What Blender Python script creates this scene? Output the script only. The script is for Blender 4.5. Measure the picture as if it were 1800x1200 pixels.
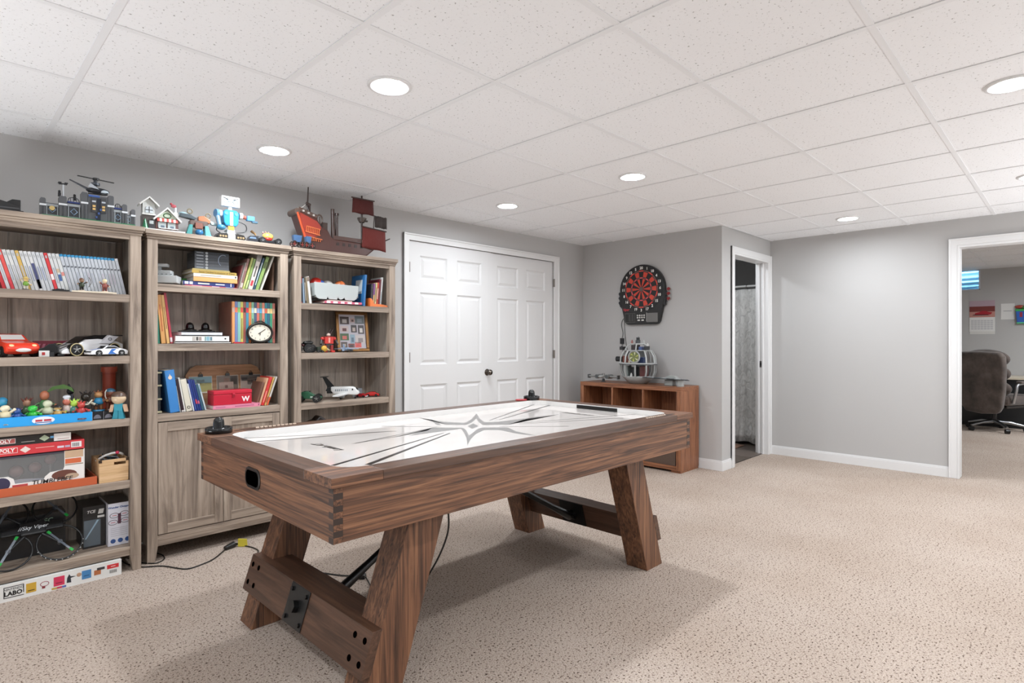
import bpy, math, random
from mathutils import Vector, Matrix, Euler
random.seed(7)
S = bpy.context.scene
COL = S.collection
for o in list(bpy.data.objects):
    bpy.data.objects.remove(o)
R = math.radians
# ---------------------------------------------------------------- camera, world, exposure
cam_d = bpy.data.cameras.new('camera')
cam_d.lens = 36 * 1008 / 1800
cam_d.sensor_width = 36
cam_d.clip_start = 0.05
cam = bpy.data.objects.new('camera', cam_d)
cam.location = (0, 0, 1.203)
cam.rotation_euler = (R(90), 0, R(44.6 - 90))
COL.objects.link(cam)
S.camera = cam
W = bpy.data.worlds.new('sky')
S.world = W
W.use_nodes = True
W.node_tree.nodes['Background'].inputs[0].default_value = (0.45, 0.75, 1.0, 1)
W.node_tree.nodes['Background'].inputs[1].default_value = 16.0
S.view_settings.view_transform = 'Standard'
S.view_settings.look = 'None'
S.view_settings.gamma = 1
S.view_settings.use_curve_mapping = False
S.view_settings.exposure = 0.0
LAMP = 350.0           # emission of the downlight lenses
# unseen fill lights added outside the view, aimed up to brighten the ceiling
for i, (x, y, e) in enumerate(((5.5, -1.8, 80), (3.3, -2.0, 20), (-1.1, -1.2, 9), (-1.1, 2.7, 38))):
    ld = bpy.data.lights.new('added_fill_light', 'AREA'); ld.shape = 'SQUARE'; ld.size = 0.8; ld.energy = e
    ld.color = (0.94, 0.97, 1.0)
    lo = bpy.data.objects.new('added_fill_light', ld); lo.location = (x, y, 0.25); lo.rotation_euler = (R(180), 0, 0)
    COL.objects.link(lo)
try:
    S.cycles.max_bounces = 14
    S.cycles.diffuse_bounces = 8
    S.cycles.glossy_bounces = 4
    S.cycles.sample_clamp_indirect = 6
    S.cycles.use_denoising = True
except Exception:
    pass

# ---------------------------------------------------------------- materials
def lin(c):
    c = c / 255
    return c / 12.92 if c <= 0.04045 else ((c + 0.055) / 1.055) ** 2.4
def rgb(h):
    if isinstance(h, str):
        h = h.lstrip('#')
        h = tuple(int(h[i:i + 2], 16) for i in (0, 2, 4))
    return (lin(h[0]), lin(h[1]), lin(h[2]), 1)
MATS = {}
def newmat(name):
    m = bpy.data.materials.new(name)
    m.use_nodes = True
    MATS[name] = m
    return m, m.node_tree.nodes, m.node_tree.links, m.node_tree.nodes['Principled BSDF']
def coords(n, l, scale, rot=(0, 0, 0), kind='Object'):
    tc = n.new('ShaderNodeTexCoord'); mp = n.new('ShaderNodeMapping')
    mp.inputs['Scale'].default_value = scale
    mp.inputs['Rotation'].default_value = rot
    l.new(tc.outputs[kind], mp.inputs[0])
    return mp.outputs[0]
def noise(n, l, vec, scale=1.0, detail=4, rough=0.55, dist=0.0):
    t = n.new('ShaderNodeTexNoise')
    t.inputs['Scale'].default_value = scale; t.inputs['Detail'].default_value = detail
    t.inputs['Roughness'].default_value = rough; t.inputs['Distortion'].default_value = dist
    l.new(vec, t.inputs['Vector'])
    return t.outputs[0]
def ramp(n, l, fac, stops):
    r = n.new('ShaderNodeValToRGB')
    e = r.color_ramp.elements
    while len(e) < len(stops):
        e.new(0.5)
    for k, (p, c) in enumerate(stops):
        e[k].position = p; e[k].color = rgb(c)
    l.new(fac, r.inputs[0])
    return r.outputs[0]
def bump(n, l, b, h, strength, dist=0.002):
    k = n.new('ShaderNodeBump')
    k.inputs['Strength'].default_value = strength; k.inputs['Distance'].default_value = dist
    l.new(h, k.inputs['Height']); l.new(k.outputs[0], b.inputs['Normal'])
def mix(n, l, f, a, b, mode='MIX'):
    k = n.new('ShaderNodeMix'); k.data_type = 'RGBA'; k.blend_type = mode
    for s, v in ((0, f), (6, a), (7, b)):
        if hasattr(v, 'is_output'):
            l.new(v, k.inputs[s])
        else:
            k.inputs[s].default_value = v if s == 0 else rgb(v)
    return k.outputs[2]
def simple(key):
    """'#rrggbb' plus optional flags: g gloss, m metal, f fabric, e emit, s semi-gloss"""
    m, n, l, b = newmat(key)
    c, _, fl = key.partition('/')
    v = coords(n, l, (60, 60, 60))
    t = noise(n, l, v, 1, 2)
    b.inputs['Base Color'].default_value = rgb(c)
    rr = n.new('ShaderNodeMapRange')
    base = 0.5
    if 'g' in fl: base = 0.12
    if 's' in fl: base = 0.3
    if 'f' in fl: base = 0.85
    rr.inputs['To Min'].default_value = base * 0.85; rr.inputs['To Max'].default_value = base * 1.12
    l.new(t, rr.inputs[0]); l.new(rr.outputs[0], b.inputs['Roughness'])
    if 'k' in fl: b.inputs['Specular IOR Level'].default_value = 0.0
    if 'm' in fl: b.inputs['Metallic'].default_value = 1
    if 'f' in fl: bump(n, l, b, t, 0.15)
    return m
def M(key):
    return MATS[key] if key in MATS else simple(key)
def wood(name, stops, axis, sc=1.0, rough=0.45, wav=0.0, stretch=14, bmp=0.12):
    m, n, l, b = newmat(name)
    s = [stretch * sc] * 3
    s['xyz'.index(axis)] = 1.0 * sc
    v = coords(n, l, s)
    a = noise(n, l, v, 1.6, 6, 0.6, 0.6 + wav)
    v2 = coords(n, l, [q * 5 if k != 'xyz'.index(axis) else q * 2.5 for k, q in enumerate(s)])
    f = noise(n, l, v2, 1.0, 3, 0.6)
    mm = n.new('ShaderNodeMath'); mm.operation = 'MULTIPLY_ADD'
    l.new(f, mm.inputs[0]); mm.inputs[1].default_value = 0.35
    l.new(a, mm.inputs[2])
    sub = n.new('ShaderNodeMath'); sub.operation = 'SUBTRACT'; l.new(mm.outputs[0], sub.inputs[0]); sub.inputs[1].default_value = 0.17
    c = ramp(n, l, sub.outputs[0], stops)
    l.new(c, b.inputs['Base Color'])
    b.inputs['Roughness'].default_value = rough
    bump(n, l, b, f, bmp, 0.001)
    return m
OAK = [(0.30, (112, 98, 86)), (0.42, (138, 123, 110)), (0.55, (162, 146, 131)), (0.72, (182, 166, 150))]
for a in 'xz':
    wood('oak_' + a, OAK, a, 1.0, 0.6, 0.5)
wood('oak_back', [(0.30, (136, 127, 118)), (0.5, (178, 168, 157)), (0.7, (204, 193, 181))], 'z', 1.0, 0.65, 0.6)  # same oak, colour lightened to lift the shade inside the bookcases
WAL = [(0.30, (52, 33, 23)), (0.42, (84, 56, 40)), (0.54, (114, 77, 54)), (0.70, (144, 102, 73))]
for a in 'xyz':
    wood('walnut_' + a, WAL, a, 1.2, 0.5, 0.75, 30, 0.1)
WAL2 = [(0.30, (56, 38, 28)), (0.5, (82, 57, 43)), (0.7, (104, 74, 57))]
for a in 'xyz':
    wood('rail_' + a, WAL2, a, 1.2, 0.36, 0.6, 16, 0.06)
CAB = [(0.34, (96, 58, 38)), (0.5, (136, 88, 60)), (0.66, (160, 108, 76))]
for a in 'xyz':
    wood('cab_' + a, CAB, a, 2.2, 0.4, 0.1, 26, 0.05)
wood('pine', [(0.3, (176, 136, 96)), (0.5, (204, 166, 122)), (0.7, (222, 188, 146))], 'x', 1.6, 0.55, 0.3)
wood('photo_board', [(0.3, (132, 96, 66)), (0.5, (170, 128, 92)), (0.7, (196, 154, 116))], 'x', 1.6, 0.6, 0.3)

def paint(name, c, rough=0.6, b_=0.05, sc=90):
    m, n, l, b = newmat(name)
    v = coords(n, l, (sc, sc, sc))
    t = noise(n, l, v, 1, 3)
    b.inputs['Base Color'].default_value = rgb(c)
    b.inputs['Roughness'].default_value = rough
    bump(n, l, b, t, b_, 0.001)
    return m
paint('wall_paint', (182, 181, 180), 0.75, 0.08)
paint('trim_paint', (222, 222, 222), 0.35, 0.02)
paint('door_paint', (216, 216, 216), 0.4, 0.03)
paint('grid_paint', (232, 233, 235), 0.5, 0.0)
paint('slab_dark', (120, 118, 116), 0.8, 0.0)
def m_tile():
    m, n, l, b = newmat('ceiling_tile')
    v = coords(n, l, (1, 1, 1))
    t = noise(n, l, v, 95, 3, 0.6)
    t2 = noise(n, l, v, 42, 2, 0.6)
    c = ramp(n, l, t, [(0.0, (128, 126, 124)), (0.30, (150, 148, 146)), (0.37, (238, 239, 241)), (1.0, (240, 241, 243))])
    l.new(c, b.inputs['Base Color'])
    b.inputs['Roughness'].default_value = 0.9
    r2 = ramp(n, l, t, [(0.28, (0, 0, 0)), (0.40, (255, 255, 255))])
    bump(n, l, b, r2, 0.5, 0.002)
m_tile()
def m_carpet():
    m, n, l, b = newmat('carpet')
    v = coords(n, l, (1, 1, 1))
    big = noise(n, l, v, 1.3, 3, 0.5)
    fine = noise(n, l, v, 170, 2, 0.6)
    spk = noise(n, l, v, 108, 2, 0.5)
    med = noise(n, l, v, 40, 3, 0.6)
    base = ramp(n, l, fine, [(0.28, (140, 125, 113)), (0.5, (188, 173, 161)), (0.72, (214, 201, 190))])
    base2 = mix(n, l, 0.35, base, (178, 164, 152), 'MIX')
    dark = ramp(n, l, spk, [(0.31, (72, 55, 45)), (0.365, (150, 133, 121)), (0.41, (255, 255, 255))])
    c = mix(n, l, 0.9, base2, dark, 'MULTIPLY')
    tint = ramp(n, l, big, [(0.35, (242, 239, 236)), (0.65, (255, 255, 255))])
    c = mix(n, l, 1.0, c, tint, 'MULTIPLY')
    l.new(c, b.inputs['Base Color'])
    b.inputs['Roughness'].default_value = 0.95
    b.inputs['Specular IOR Level'].default_value = 0.1
    ad = n.new('ShaderNodeMath'); ad.operation = 'ADD'
    l.new(fine, ad.inputs[0]); l.new(spk, ad.inputs[1])
    bump(n, l, b, ad.outputs[0], 0.7, 0.006)
m_carpet()
def m_glass():
    m, n, l, b = newmat('glass')
    b.inputs['Base Color'].default_value = (0.95, 0.98, 1, 1)
    b.inputs['Roughness'].default_value = 0.02
    b.inputs['Transmission Weight'].default_value = 1
    b.inputs['IOR'].default_value = 1.1
    m, n, l, b = newmat('clear_plastic')
    b.inputs['Base Color'].default_value = (0.9, 0.9, 0.9, 1)
    b.inputs['Roughness'].default_value = 0.05
    b.inputs['Alpha'].default_value = 0.1
    m, n, l, b = newmat('lens')
    b.inputs['Base Color'].default_value = (1, 1, 1, 1)
    b.inputs['Emission Color'].default_value = (0.93, 0.98, 1.03, 1)
    b.inputs['Emission Strength'].default_value = LAMP
m_glass()
def m_play():
    m, n, l, b = newmat('playfield')
    v = coords(n, l, (3, 3, 3))
    t = noise(n, l, v, 1, 2)
    c = ramp(n, l, t, [(0.3, (196, 190, 185)), (0.7, (206, 201, 197))])
    l.new(c, b.inputs['Base Color'])
    b.inputs['Roughness'].default_value = 0.06
    b.inputs['Coat Weight'].default_value = 0.1
    b.inputs['Coat Roughness'].default_value = 0.03
m_play()
def m_suede():
    m, n, l, b = newmat('suede')
    v = coords(n, l, (1, 1, 1))
    t = noise(n, l, v, 7, 4, 0.6)
    c = ramp(n, l, t, [(0.3, (58, 50, 45)), (0.55, (84, 73, 67)), (0.75, (104, 93, 86))])
    l.new(c, b.inputs['Base Color'])
    b.inputs['Roughness'].default_value = 0.9
    b.inputs['Sheen Weight'].default_value = 0.3
    bump(n, l, b, t, 0.3, 0.01)
m_suede()
def m_curtain():
    m, n, l, b = newmat('curtain_cloth')
    v = coords(n, l, (14, 14, 9))
    t = noise(n, l, v, 1.3, 3, 0.6, 1.5)
    c = ramp(n, l, t, [(0.35, (196, 195, 192)), (0.6, (226, 225, 222))])
    l.new(c, b.inputs['Base Color'])
    b.inputs['Roughness'].default_value = 0.85
    bump(n, l, b, t, 0.8, 0.02)
m_curtain()

# ---------------------------------------------------------------- mesh builder
class MB:
    def __init__(s, at=(0, 0, 0)):
        s.v = []; s.f = []; s.fm = []; s.sm = []; s.keys = []; s.at = Vector(at); s.x = Matrix()
    def _m(s, mat):
        if mat not in s.keys: s.keys.append(mat)
        return s.keys.index(mat)
    def add(s, vs, fs, mat, smooth=False):
        k = len(s.v); mi = s._m(mat)
        s.v += [s.x @ Vector(p) - s.at for p in vs]
        for f in fs:
            s.f.append([k + i for i in f]); s.fm.append(mi); s.sm.append(smooth)
        return s
    def hexa(s, b4, t4, mat):
        return s.add(list(b4) + list(t4), [(3, 2, 1, 0), (4, 5, 6, 7), (0, 1, 5, 4), (1, 2, 6, 5), (2, 3, 7, 6), (3, 0, 4, 7)], mat)
    def b(s, x0, x1, y0, y1, z0, z1, mat):
        return s.hexa([(x0, y0, z0), (x1, y0, z0), (x1, y1, z0), (x0, y1, z0)],
                      [(x0, y0, z1), (x1, y0, z1), (x1, y1, z1), (x0, y1, z1)], mat)
    def bc(s, c, d, mat):
        return s.b(c[0] - d[0] / 2, c[0] + d[0] / 2, c[1] - d[1] / 2, c[1] + d[1] / 2, c[2] - d[2] / 2, c[2] + d[2] / 2, mat)
    def p(s, pts, axis, a0, a1, mat):
        """extrude a 2-D polygon: axis 'y' takes (x,z), 'x' takes (y,z), 'z' takes (x,y)"""
        A = {'y': lambda q, a: (q[0], a, q[1]), 'x': lambda q, a: (a, q[0], q[1]), 'z': lambda q, a: (q[0], q[1], a)}[axis]
        ar = sum(pts[i - 1][0] * pts[i][1] - pts[i][0] * pts[i - 1][1] for i in range(len(pts)))
        if (ar < 0) != (axis == 'y'): pts = pts[::-1]
        n = len(pts)
        vs = [A(q, min(a0, a1)) for q in pts] + [A(q, max(a0, a1)) for q in pts]
        fs = [tuple(range(n - 1, -1, -1)), tuple(range(n, 2 * n))]
        fs += [(i, (i + 1) % n, n + (i + 1) % n, n + i) for i in range(n)]
        return s.add(vs, fs, mat)
    def c(s, p0, p1, r, mat, n=14, r1=None, cap=True):
        p0 = Vector(p0); p1 = Vector(p1); r1 = r if r1 is None else r1
        d = (p1 - p0).normalized()
        u = d.orthogonal().normalized(); w = d.cross(u)
        vs = []
        for p, q in ((p0, r), (p1, r1)):
            for i in range(n):
                a = 2 * math.pi * i / n
                vs.append(p + (u * math.cos(a) + w * math.sin(a)) * q)
        s.add(vs, [(i, (i + 1) % n, n + (i + 1) % n, n + i) for i in range(n)], mat, True)
        if cap:
            s.add(vs, [tuple(range(n - 1, -1, -1)), tuple(range(n, 2 * n))], mat)
        return s
    def s(s, c, r, mat, n=12, m=8, z0=-90, z1=90):
        if not hasattr(r, '__len__'): r = (r, r, r)
        vs = []; fs = []
        for j in range(m + 1):
            t = R(z0 + (z1 - z0) * j / m)
            for i in range(n):
                a = 2 * math.pi * i / n
                vs.append((c[0] + r[0] * math.cos(t) * math.cos(a), c[1] + r[1] * math.cos(t) * math.sin(a), c[2] + r[2] * math.sin(t)))
        for j in range(m):
            for i in range(n):
                fs.append((j * n + i, j * n + (i + 1) % n, (j + 1) * n + (i + 1) % n, (j + 1) * n + i))
        return s.add(vs, fs, mat, True)
    def l(s, prof, c, mat, n=20, axis='z'):
        vs = []; fs = []
        for r, z in prof:
            for i in range(n):
                a = 2 * math.pi * i / n
                q = (r * math.cos(a), r * math.sin(a), z)
                if axis == 'x': q = (q[2], q[0], q[1])
                if axis == 'y': q = (q[1], q[2], q[0])
                vs.append((c[0] + q[0], c[1] + q[1], c[2] + q[2]))
        for j in range(len(prof) - 1):
            for i in range(n):
                fs.append((j * n + i, j * n + (i + 1) % n, (j + 1) * n + (i + 1) % n, (j + 1) * n + i))
        return s.add(vs, fs, mat, True)
    def t(s, pts, r, mat, n=8, close=False):
        pts = [Vector(p) for p in pts]
        N = len(pts); vs = []; fs = []
        up = None
        for k, p in enumerate(pts):
            a = pts[k - 1] if (k > 0 or close) else p
            b = pts[(k + 1) % N] if (k < N - 1 or close) else p
            d = (b - a).normalized()
            if up is None: up = d.orthogonal().normalized()
            up = (up - d * up.dot(d)).normalized()
            w = d.cross(up)
            rr = r[k] if hasattr(r, '__len__') else r
            for i in range(n):
                an = 2 * math.pi * i / n
                vs.append(p + (up * math.cos(an) + w * math.sin(an)) * rr)
        for k in range(N if close else N - 1):
            k2 = (k + 1) % N
            for i in range(n):
                fs.append((k * n + i, k * n + (i + 1) % n, k2 * n + (i + 1) % n, k2 * n + i))
        s.add(vs, fs, mat, True)
        if not close:
            s.add(vs, [tuple(range(n - 1, -1, -1)), tuple(range((N - 1) * n, N * n))], mat)
        return s
    def mesh(s, name):
        me = bpy.data.meshes.new(name)
        me.from_pydata([tuple(p) for p in s.v], [], s.f)
        for k in s.keys: me.materials.append(M(k))
        for pl, mi, sm in zip(me.polygons, s.fm, s.sm):
            pl.material_index = mi; pl.use_smooth = sm
        me.update()
        return me
def smooth_pts(pts, k=6):
    """Catmull-Rom through pts"""
    P = [Vector(p) for p in pts]; out = []
    for i in range(len(P) - 1):
        a, b, c, d = P[max(i - 1, 0)], P[i], P[i + 1], P[min(i + 2, len(P) - 1)]
        for j in range(k):
            t = j / k
            out.append(0.5 * ((2 * b) + (c - a) * t + (2 * a - 5 * b + 4 * c - d) * t * t + (3 * b - a - 3 * c + d) * t ** 3))
    out.append(P[-1])
    return out
def link(name, data, parent=None, loc=(0, 0, 0), rot=(0, 0, 0)):
    o = bpy.data.objects.new(name, data)
    o.location = loc; o.rotation_euler = rot
    COL.objects.link(o)
    if parent: o.parent = parent
    return o
def bevel(o, w, seg=2):
    b = o.modifiers.new('bevel', 'BEVEL'); b.width = w; b.segments = seg; b.limit_method = 'ANGLE'; b.angle_limit = R(40)
    return o
def tag(o, label=None, cat=None, group=None, kind=None):
    if label: o['label'] = label
    if cat: o['category'] = cat
    if group: o['group'] = group
    if kind: o['kind'] = kind
    return o
def thing(name, label, cat, loc=(0, 0, 0), rz=0, group=None, rot=None):
    o = link(name, None, None, loc, rot or (0, 0, rz))
    o.empty_display_size = 0.05
    return tag(o, label, cat, group)
def part(name, mb, parent, bv=0, label=None, loc=(0, 0, 0), rot=(0, 0, 0)):
    o = link(name, mb.mesh(name), parent, loc, rot)
    if bv: bevel(o, bv)
    if label: o['label'] = label
    return o
def solo(name, mb, label, cat, group=None, loc=(0, 0, 0), rot=(0, 0, 0), bv=0):
    o = link(name, mb.mesh(name), None, loc, rot)
    if bv: bevel(o, bv)
    return tag(o, label, cat, group)
def struct(name, mb, bv=0):
    o = link(name, mb.mesh(name))
    if bv: bevel(o, bv)
    o['kind'] = 'structure'
    return o
def text(body, size, mat, parent, loc, rot, bold=0.0, shear=0.0, name='lettering', sx=1.0, align='CENTER'):
    cu = bpy.data.curves.new('txt', 'FONT')
    cu.body = body; cu.size = size; cu.align_x = align; cu.align_y = 'CENTER'
    cu.extrude = 0.0002; cu.offset = bold; cu.shear = shear; cu.resolution_u = 2
    t = bpy.data.objects.new('txt', cu); COL.objects.link(t)
    bpy.context.view_layer.update()
    me = bpy.data.meshes.new_from_object(t.evaluated_get(bpy.context.evaluated_depsgraph_get()))
    bpy.data.objects.remove(t); bpy.data.curves.remove(cu)
    me.materials.clear(); me.materials.append(M(mat))
    o = link(name, me, parent, loc, rot)
    o.scale = (sx, 1, 1)
    return o
ORD = 'first second third fourth fifth sixth seventh eighth ninth tenth eleventh twelfth thirteenth fourteenth fifteenth sixteenth seventeenth eighteenth nineteenth twentieth'.split()

# ================================================================= ROOM
ZC = 2.276
FX0, FX1, FY0, FY1 = -1.9, 6.334, -2.6, 3.963          # main room
m = MB(); m.b(-2.1, 11.5, -3.0, 4.3, -0.15, 0.0, 'carpet')
floor = struct('floor', m)
# ceiling with its lay-in tiles
m = MB(); m.b(-2.1, 11.5, -3.0, 4.3, ZC + 0.03, ZC + 0.16, 'slab_dark')
ceil = struct('ceiling', m)
gx = [1.035 + 0.61 * k for k in range(-5, 10)]
gy = [2.331 + 0.61 * k for k in range(-9, 4)]
LIGHTS = [(1.357, 2.061), (1.357, 3.215), (3.215, 2.064), (3.21, 3.215), (5.63, 1.43), (3.17, 0.195),
          (1.357, 0.195), (-0.48, 2.061), (-0.48, 0.195), (5.03, 0.195), (1.357, -1.64), (3.17, -1.64), (5.03, -1.64), (-0.48, -1.64)]
tb = MB(); tb.b(-0.2965, 0.2965, -0.2965, 0.2965, 0, 0.012, 'ceiling_tile')
tile_me = tb.mesh('ceiling_tile')
def inside(x, y):
    return FX0 < x < FX1 and FY0 < y < FY1 and not (x > 5.157 and y > 2.35)
for x in [a + 0.305 for a in [gx[0] - 0.61] + gx]:
    for y in [a + 0.305 for a in [gy[0] - 0.61] + gy]:
        x0, x1, y0, y1 = max(x - 0.2965, FX0), min(x + 0.2965, FX1), max(y - 0.2965, FY0), min(y + 0.2965, FY1)
        if x1 - x0 < 0.01 or y1 - y0 < 0.01 or (x0 > 5.1 and y0 > 2.3): continue
        if x1 - x0 > 0.592 and y1 - y0 > 0.592:
            o = link('ceiling_tile', tile_me, ceil, (x, y, ZC + 0.004))
        else:
            q = MB(); q.b(x0, x1, y0, y1, ZC + 0.004, ZC + 0.016, 'ceiling_tile')
            o = part('ceiling_tile', q, ceil)
for x in gx:
    if FX0 < x < FX1:
        q = MB(); q.b(x - 0.012, x + 0.012, FY0, 2.35 if x > 5.157 else FY1, ZC, ZC + 0.003, 'grid_paint'); part('ceiling_runner', q, ceil)
for y in gy:
    if FY0 < y < FY1:
        q = MB(); q.b(FX0, 5.157 if y > 2.35 else FX1, y - 0.012, y + 0.012, ZC + 0.0006, ZC + 0.0036, 'grid_paint'); part('ceiling_runner', q, ceil)
# walls
WT = 0.12
m = MB()
m.b(-2.1, 2.792, 3.963, 4.12, 0, ZC + 0.03, 'wall_paint'); m.b(4.65, 7.8, 3.963, 4.12, 0, ZC + 0.03, 'wall_paint')
m.b(2.792, 4.65, 3.963, 4.12, 2.052, ZC + 0.03, 'wall_paint'); m.b(2.792, 4.65, 4.03, 4.12, 0, 2.052, 'wall_paint')
struct('wall_left', m)
m = MB(); m.b(5.157, 5.277, 2.35, 3.963, 0, ZC + 0.03, 'wall_paint'); struct('wall_back', m)
m = MB()
m.b(5.277, 5.407, 2.35, 2.47, 0, ZC + 0.03, 'wall_paint'); m.b(6.266, 6.334, 2.35, 2.47, 0, ZC + 0.03, 'wall_paint')
m.b(5.407, 6.266, 2.35, 2.47, 2.054, ZC + 0.03, 'wall_paint')
struct('wall_bathroom', m)
m = MB()
m.b(6.334, 6.454, 0.751, 2.47, 0, ZC + 0.03, 'wall_paint'); m.b(6.334, 6.454, -2.8, -0.516, 0, ZC + 0.03, 'wall_paint')
m.b(6.334, 6.454, -0.516, 0.751, 2.044, ZC + 0.03, 'wall_paint')
struct('wall_right', m)
m = MB(); m.b(-2.02, -1.9, -2.8, 3.963, 0, ZC + 0.03, 'wall_paint'); struct('wall_near', m)
m = MB(); m.b(-2.02, 6.334, -2.72, -2.6, 0, ZC + 0.03, 'wall_paint'); struct('wall_rear', m)
# bathroom shell (2.47 < y < 3.963, x 5.277 .. 7.6)
m = MB(); m.b(6.454, 7.8, 2.35, 2.47, 0, ZC + 0.03, 'wall_paint'); m.b(7.6, 7.72, 2.47, 3.963, 0, ZC + 0.03, 'wall_paint')
struct('wall_shower', m)
m = MB(); m.b(5.277, 7.6, 2.47, 3.963, ZC, ZC + 0.03, 'grid_paint'); struct('ceiling', m)
# office shell
OX, OZ = 11.2, 2.32
m = MB()
m.b(OX, OX + 0.12, -2.9, 1.05, 0, OZ + 0.2, 'wall_paint'); m.b(OX, OX + 0.12, 1.05, 1.75, 0, 1.99, 'wall_paint')
m.b(OX, OX + 0.12, 1.75, 2.4, 0, OZ + 0.2, 'wall_paint')
m.b(OX, OX + 0.12, 1.05, 1.75, 2.30, OZ + 0.2, 'wall_paint')
struct('wall_office', m)
m = MB(); m.b(6.454, OX + 0.12, 2.25, 2.35, 0, OZ + 0.2, 'wall_paint'); struct('wall_office_left', m)
m = MB(); m.b(6.454, OX + 0.12, -2.9, -2.8, 0, OZ + 0.2, 'wall_paint'); struct('wall_office_right', m)

# trims
def casing(name, pieces):
    m = MB()
    for q in pieces: m.b(*q, 'trim_paint')
    return struct(name, m, 0.003)
yw = 3.963
casing('trim_1', [(2.735, 2.792, yw - 0.016, yw, 0, 2.105), (4.65, 4.722, yw - 0.016, yw, 0, 2.105), (2.735, 4.722, yw - 0.0162, yw, 2.048, 2.105),
                  (2.735, 2.749, yw - 0.024, yw, 0, 2.105), (4.708, 4.722, yw - 0.024, yw, 0, 2.105), (2.735, 4.722, yw - 0.0242, yw, 2.091, 2.105)])
casing('trim_2', [(5.345, 5.405, 2.334, 2.35, 0, 2.115), (6.268, 6.328, 2.334, 2.35, 0, 2.115), (5.345, 6.328, 2.3338, 2.35, 2.055, 2.115),
                  (5.405, 5.42, 2.338, 2.475, 0, 2.05), (6.252, 6.268, 2.338, 2.475, 0, 2.05), (5.405, 6.268, 2.3378, 2.475, 2.038, 2.056),
                  (6.236, 6.253, 2.385, 2.404, 0, 2.04), (6.236, 6.253, 2.43, 2.449, 0, 2.04), (5.345, 5.358, 2.328, 2.35, 0, 2.115), (6.316, 6.329, 2.328, 2.35, 0, 2.115)])
xw = 6.334
casing('trim_3', [(xw - 0.016, xw, 0.752, 0.811, 0, 2.105), (xw - 0.0162, xw, -0.58, 0.811, 2.045, 2.105), (xw - 0.016, xw, -0.58, -0.517, 0, 2.105),
                  (xw - 0.012, xw + 0.13, 0.735, 0.752, 0, 2.03), (xw - 0.012, xw + 0.13, -0.517, -0.5, 0, 2.03), (xw - 0.0118, xw + 0.13, -0.517, 0.752, 2.025, 2.045),
                  (xw - 0.024, xw, 0.797, 0.811, 0, 2.105), (xw - 0.0242, xw, -0.58, 0.811, 2.092, 2.105)])
def base(name, segs):
    m = MB()
    for (x0, y0, x1, y1, nx, ny) in segs:
        # profile: 12 mm board with a chamfered top
        for t, z0, z1 in ((0.013, 0, 0.078), (0.009, 0.078, 0.088), (0.005, 0.088, 0.095)):
            xs = sorted((x0, x1, x0 + nx * t, x1 + nx * t)); ys = sorted((y0, y1, y0 + ny * t, y1 + ny * t))
            m.b(xs[0], xs[-1], ys[0], ys[-1], z0, z1, 'trim_paint')
    return struct(name, m, 0.0015)
base('baseboard_left', [(-1.9, yw, 2.735, yw, 0, -1), (4.722, yw, 5.157, yw, 0, -1)])
base('baseboard_back', [(5.157, 2.35, 5.157, 3.963, -1, 0)])
base('baseboard_bathroom', [(5.144, 2.35, 5.345, 2.35, 0, -1)])
base('baseboard_right', [(xw, 0.811, xw, 2.333, -1, 0), (xw, -2.6, xw, -0.58, -1, 0)])
base('baseboard_office', [(OX, -2.8, OX, 2.25, -1, 0)])
# closet doors
def leaf(name, x0, x1, cols, hx, knob=None, dy=0.0):
    yf = yw + 0.006 + dy
    m = MB()
    rows = [(0.25, 0.835), (1.004, 1.62), (1.727, 1.931)]
    T = 0.036
    xs = [x0, cols[0][0], cols[0][1], cols[1][0], cols[1][1], x1]
    for a, b in ((0, 1), (2, 3), (4, 5)): m.b(xs[a], xs[b], yf, yf + T, 0.012, 2.046, 'door_paint')
    zs = [0.012, rows[0][0], rows[0][1], rows[1][0], rows[1][1], rows[2][0], rows[2][1], 2.046]
    for (c0, c1) in cols:
        for a, b in ((0, 1), (2, 3), (4, 5), (6, 7)): m.b(c0, c1, yf, yf + T, zs[a], zs[b], 'door_paint')
    o = struct(name, m)
    for (c0, c1) in cols:
        for z0, z1 in rows:
            q = MB()
            rings = [(0, 0.0), (0.012, 0.010), (0.022, 0.011), (0.042, 0.003)]
            vs = []
            for i, d in rings:
                vs += [(c0 + i, yf + d, z0 + i), (c1 - i, yf + d, z0 + i), (c1 - i, yf + d, z1 - i), (c0 + i, yf + d, z1 - i)]
            fs = [(12, 13, 14, 15)]
            for k in range(3):
                for j in range(4): fs.append((4 * k + j, 4 * k + (j + 1) % 4, 4 * k + 4 + (j + 1) % 4, 4 * k + 4 + j))
            q.add(vs, fs, 'door_paint')
            part('door_panel', q, o)
    for z in (1.823, 1.07, 0.3):
        q = MB(); q.c((hx, yw - 0.012, z - 0.042), (hx, yw - 0.012, z + 0.042), 0.006, '#8d8781/m', 10)
        q.b(hx - 0.006, hx + 0.006, yw - 0.012, yw + 0.006, z - 0.042, z + 0.042, '#8d8781/m')
        part('hinge', q, o, 0, 'satin nickel hinge')
    if knob:
        q = MB(); q.l([(0.0, -0.058), (0.017, -0.057), (0.026, -0.05), (0.028, -0.042), (0.022, -0.033), (0.012, -0.028), (0.011, -0.008), (0.03, -0.006), (0.032, 0.0)], (knob[0], yf, knob[1]), '#6b645e/mg', 20, 'y')
        part('door_knob', q, o, 0, 'dark nickel round knob')
leaf('door_1', 2.796, 3.742, [(2.914, 3.21), (3.321, 3.617)], 2.794, (3.69, 0.913))
leaf('door_2', 3.746, 4.646, [(3.832, 4.124), (4.24, 4.528)], 4.648, None, 0.012)

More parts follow.
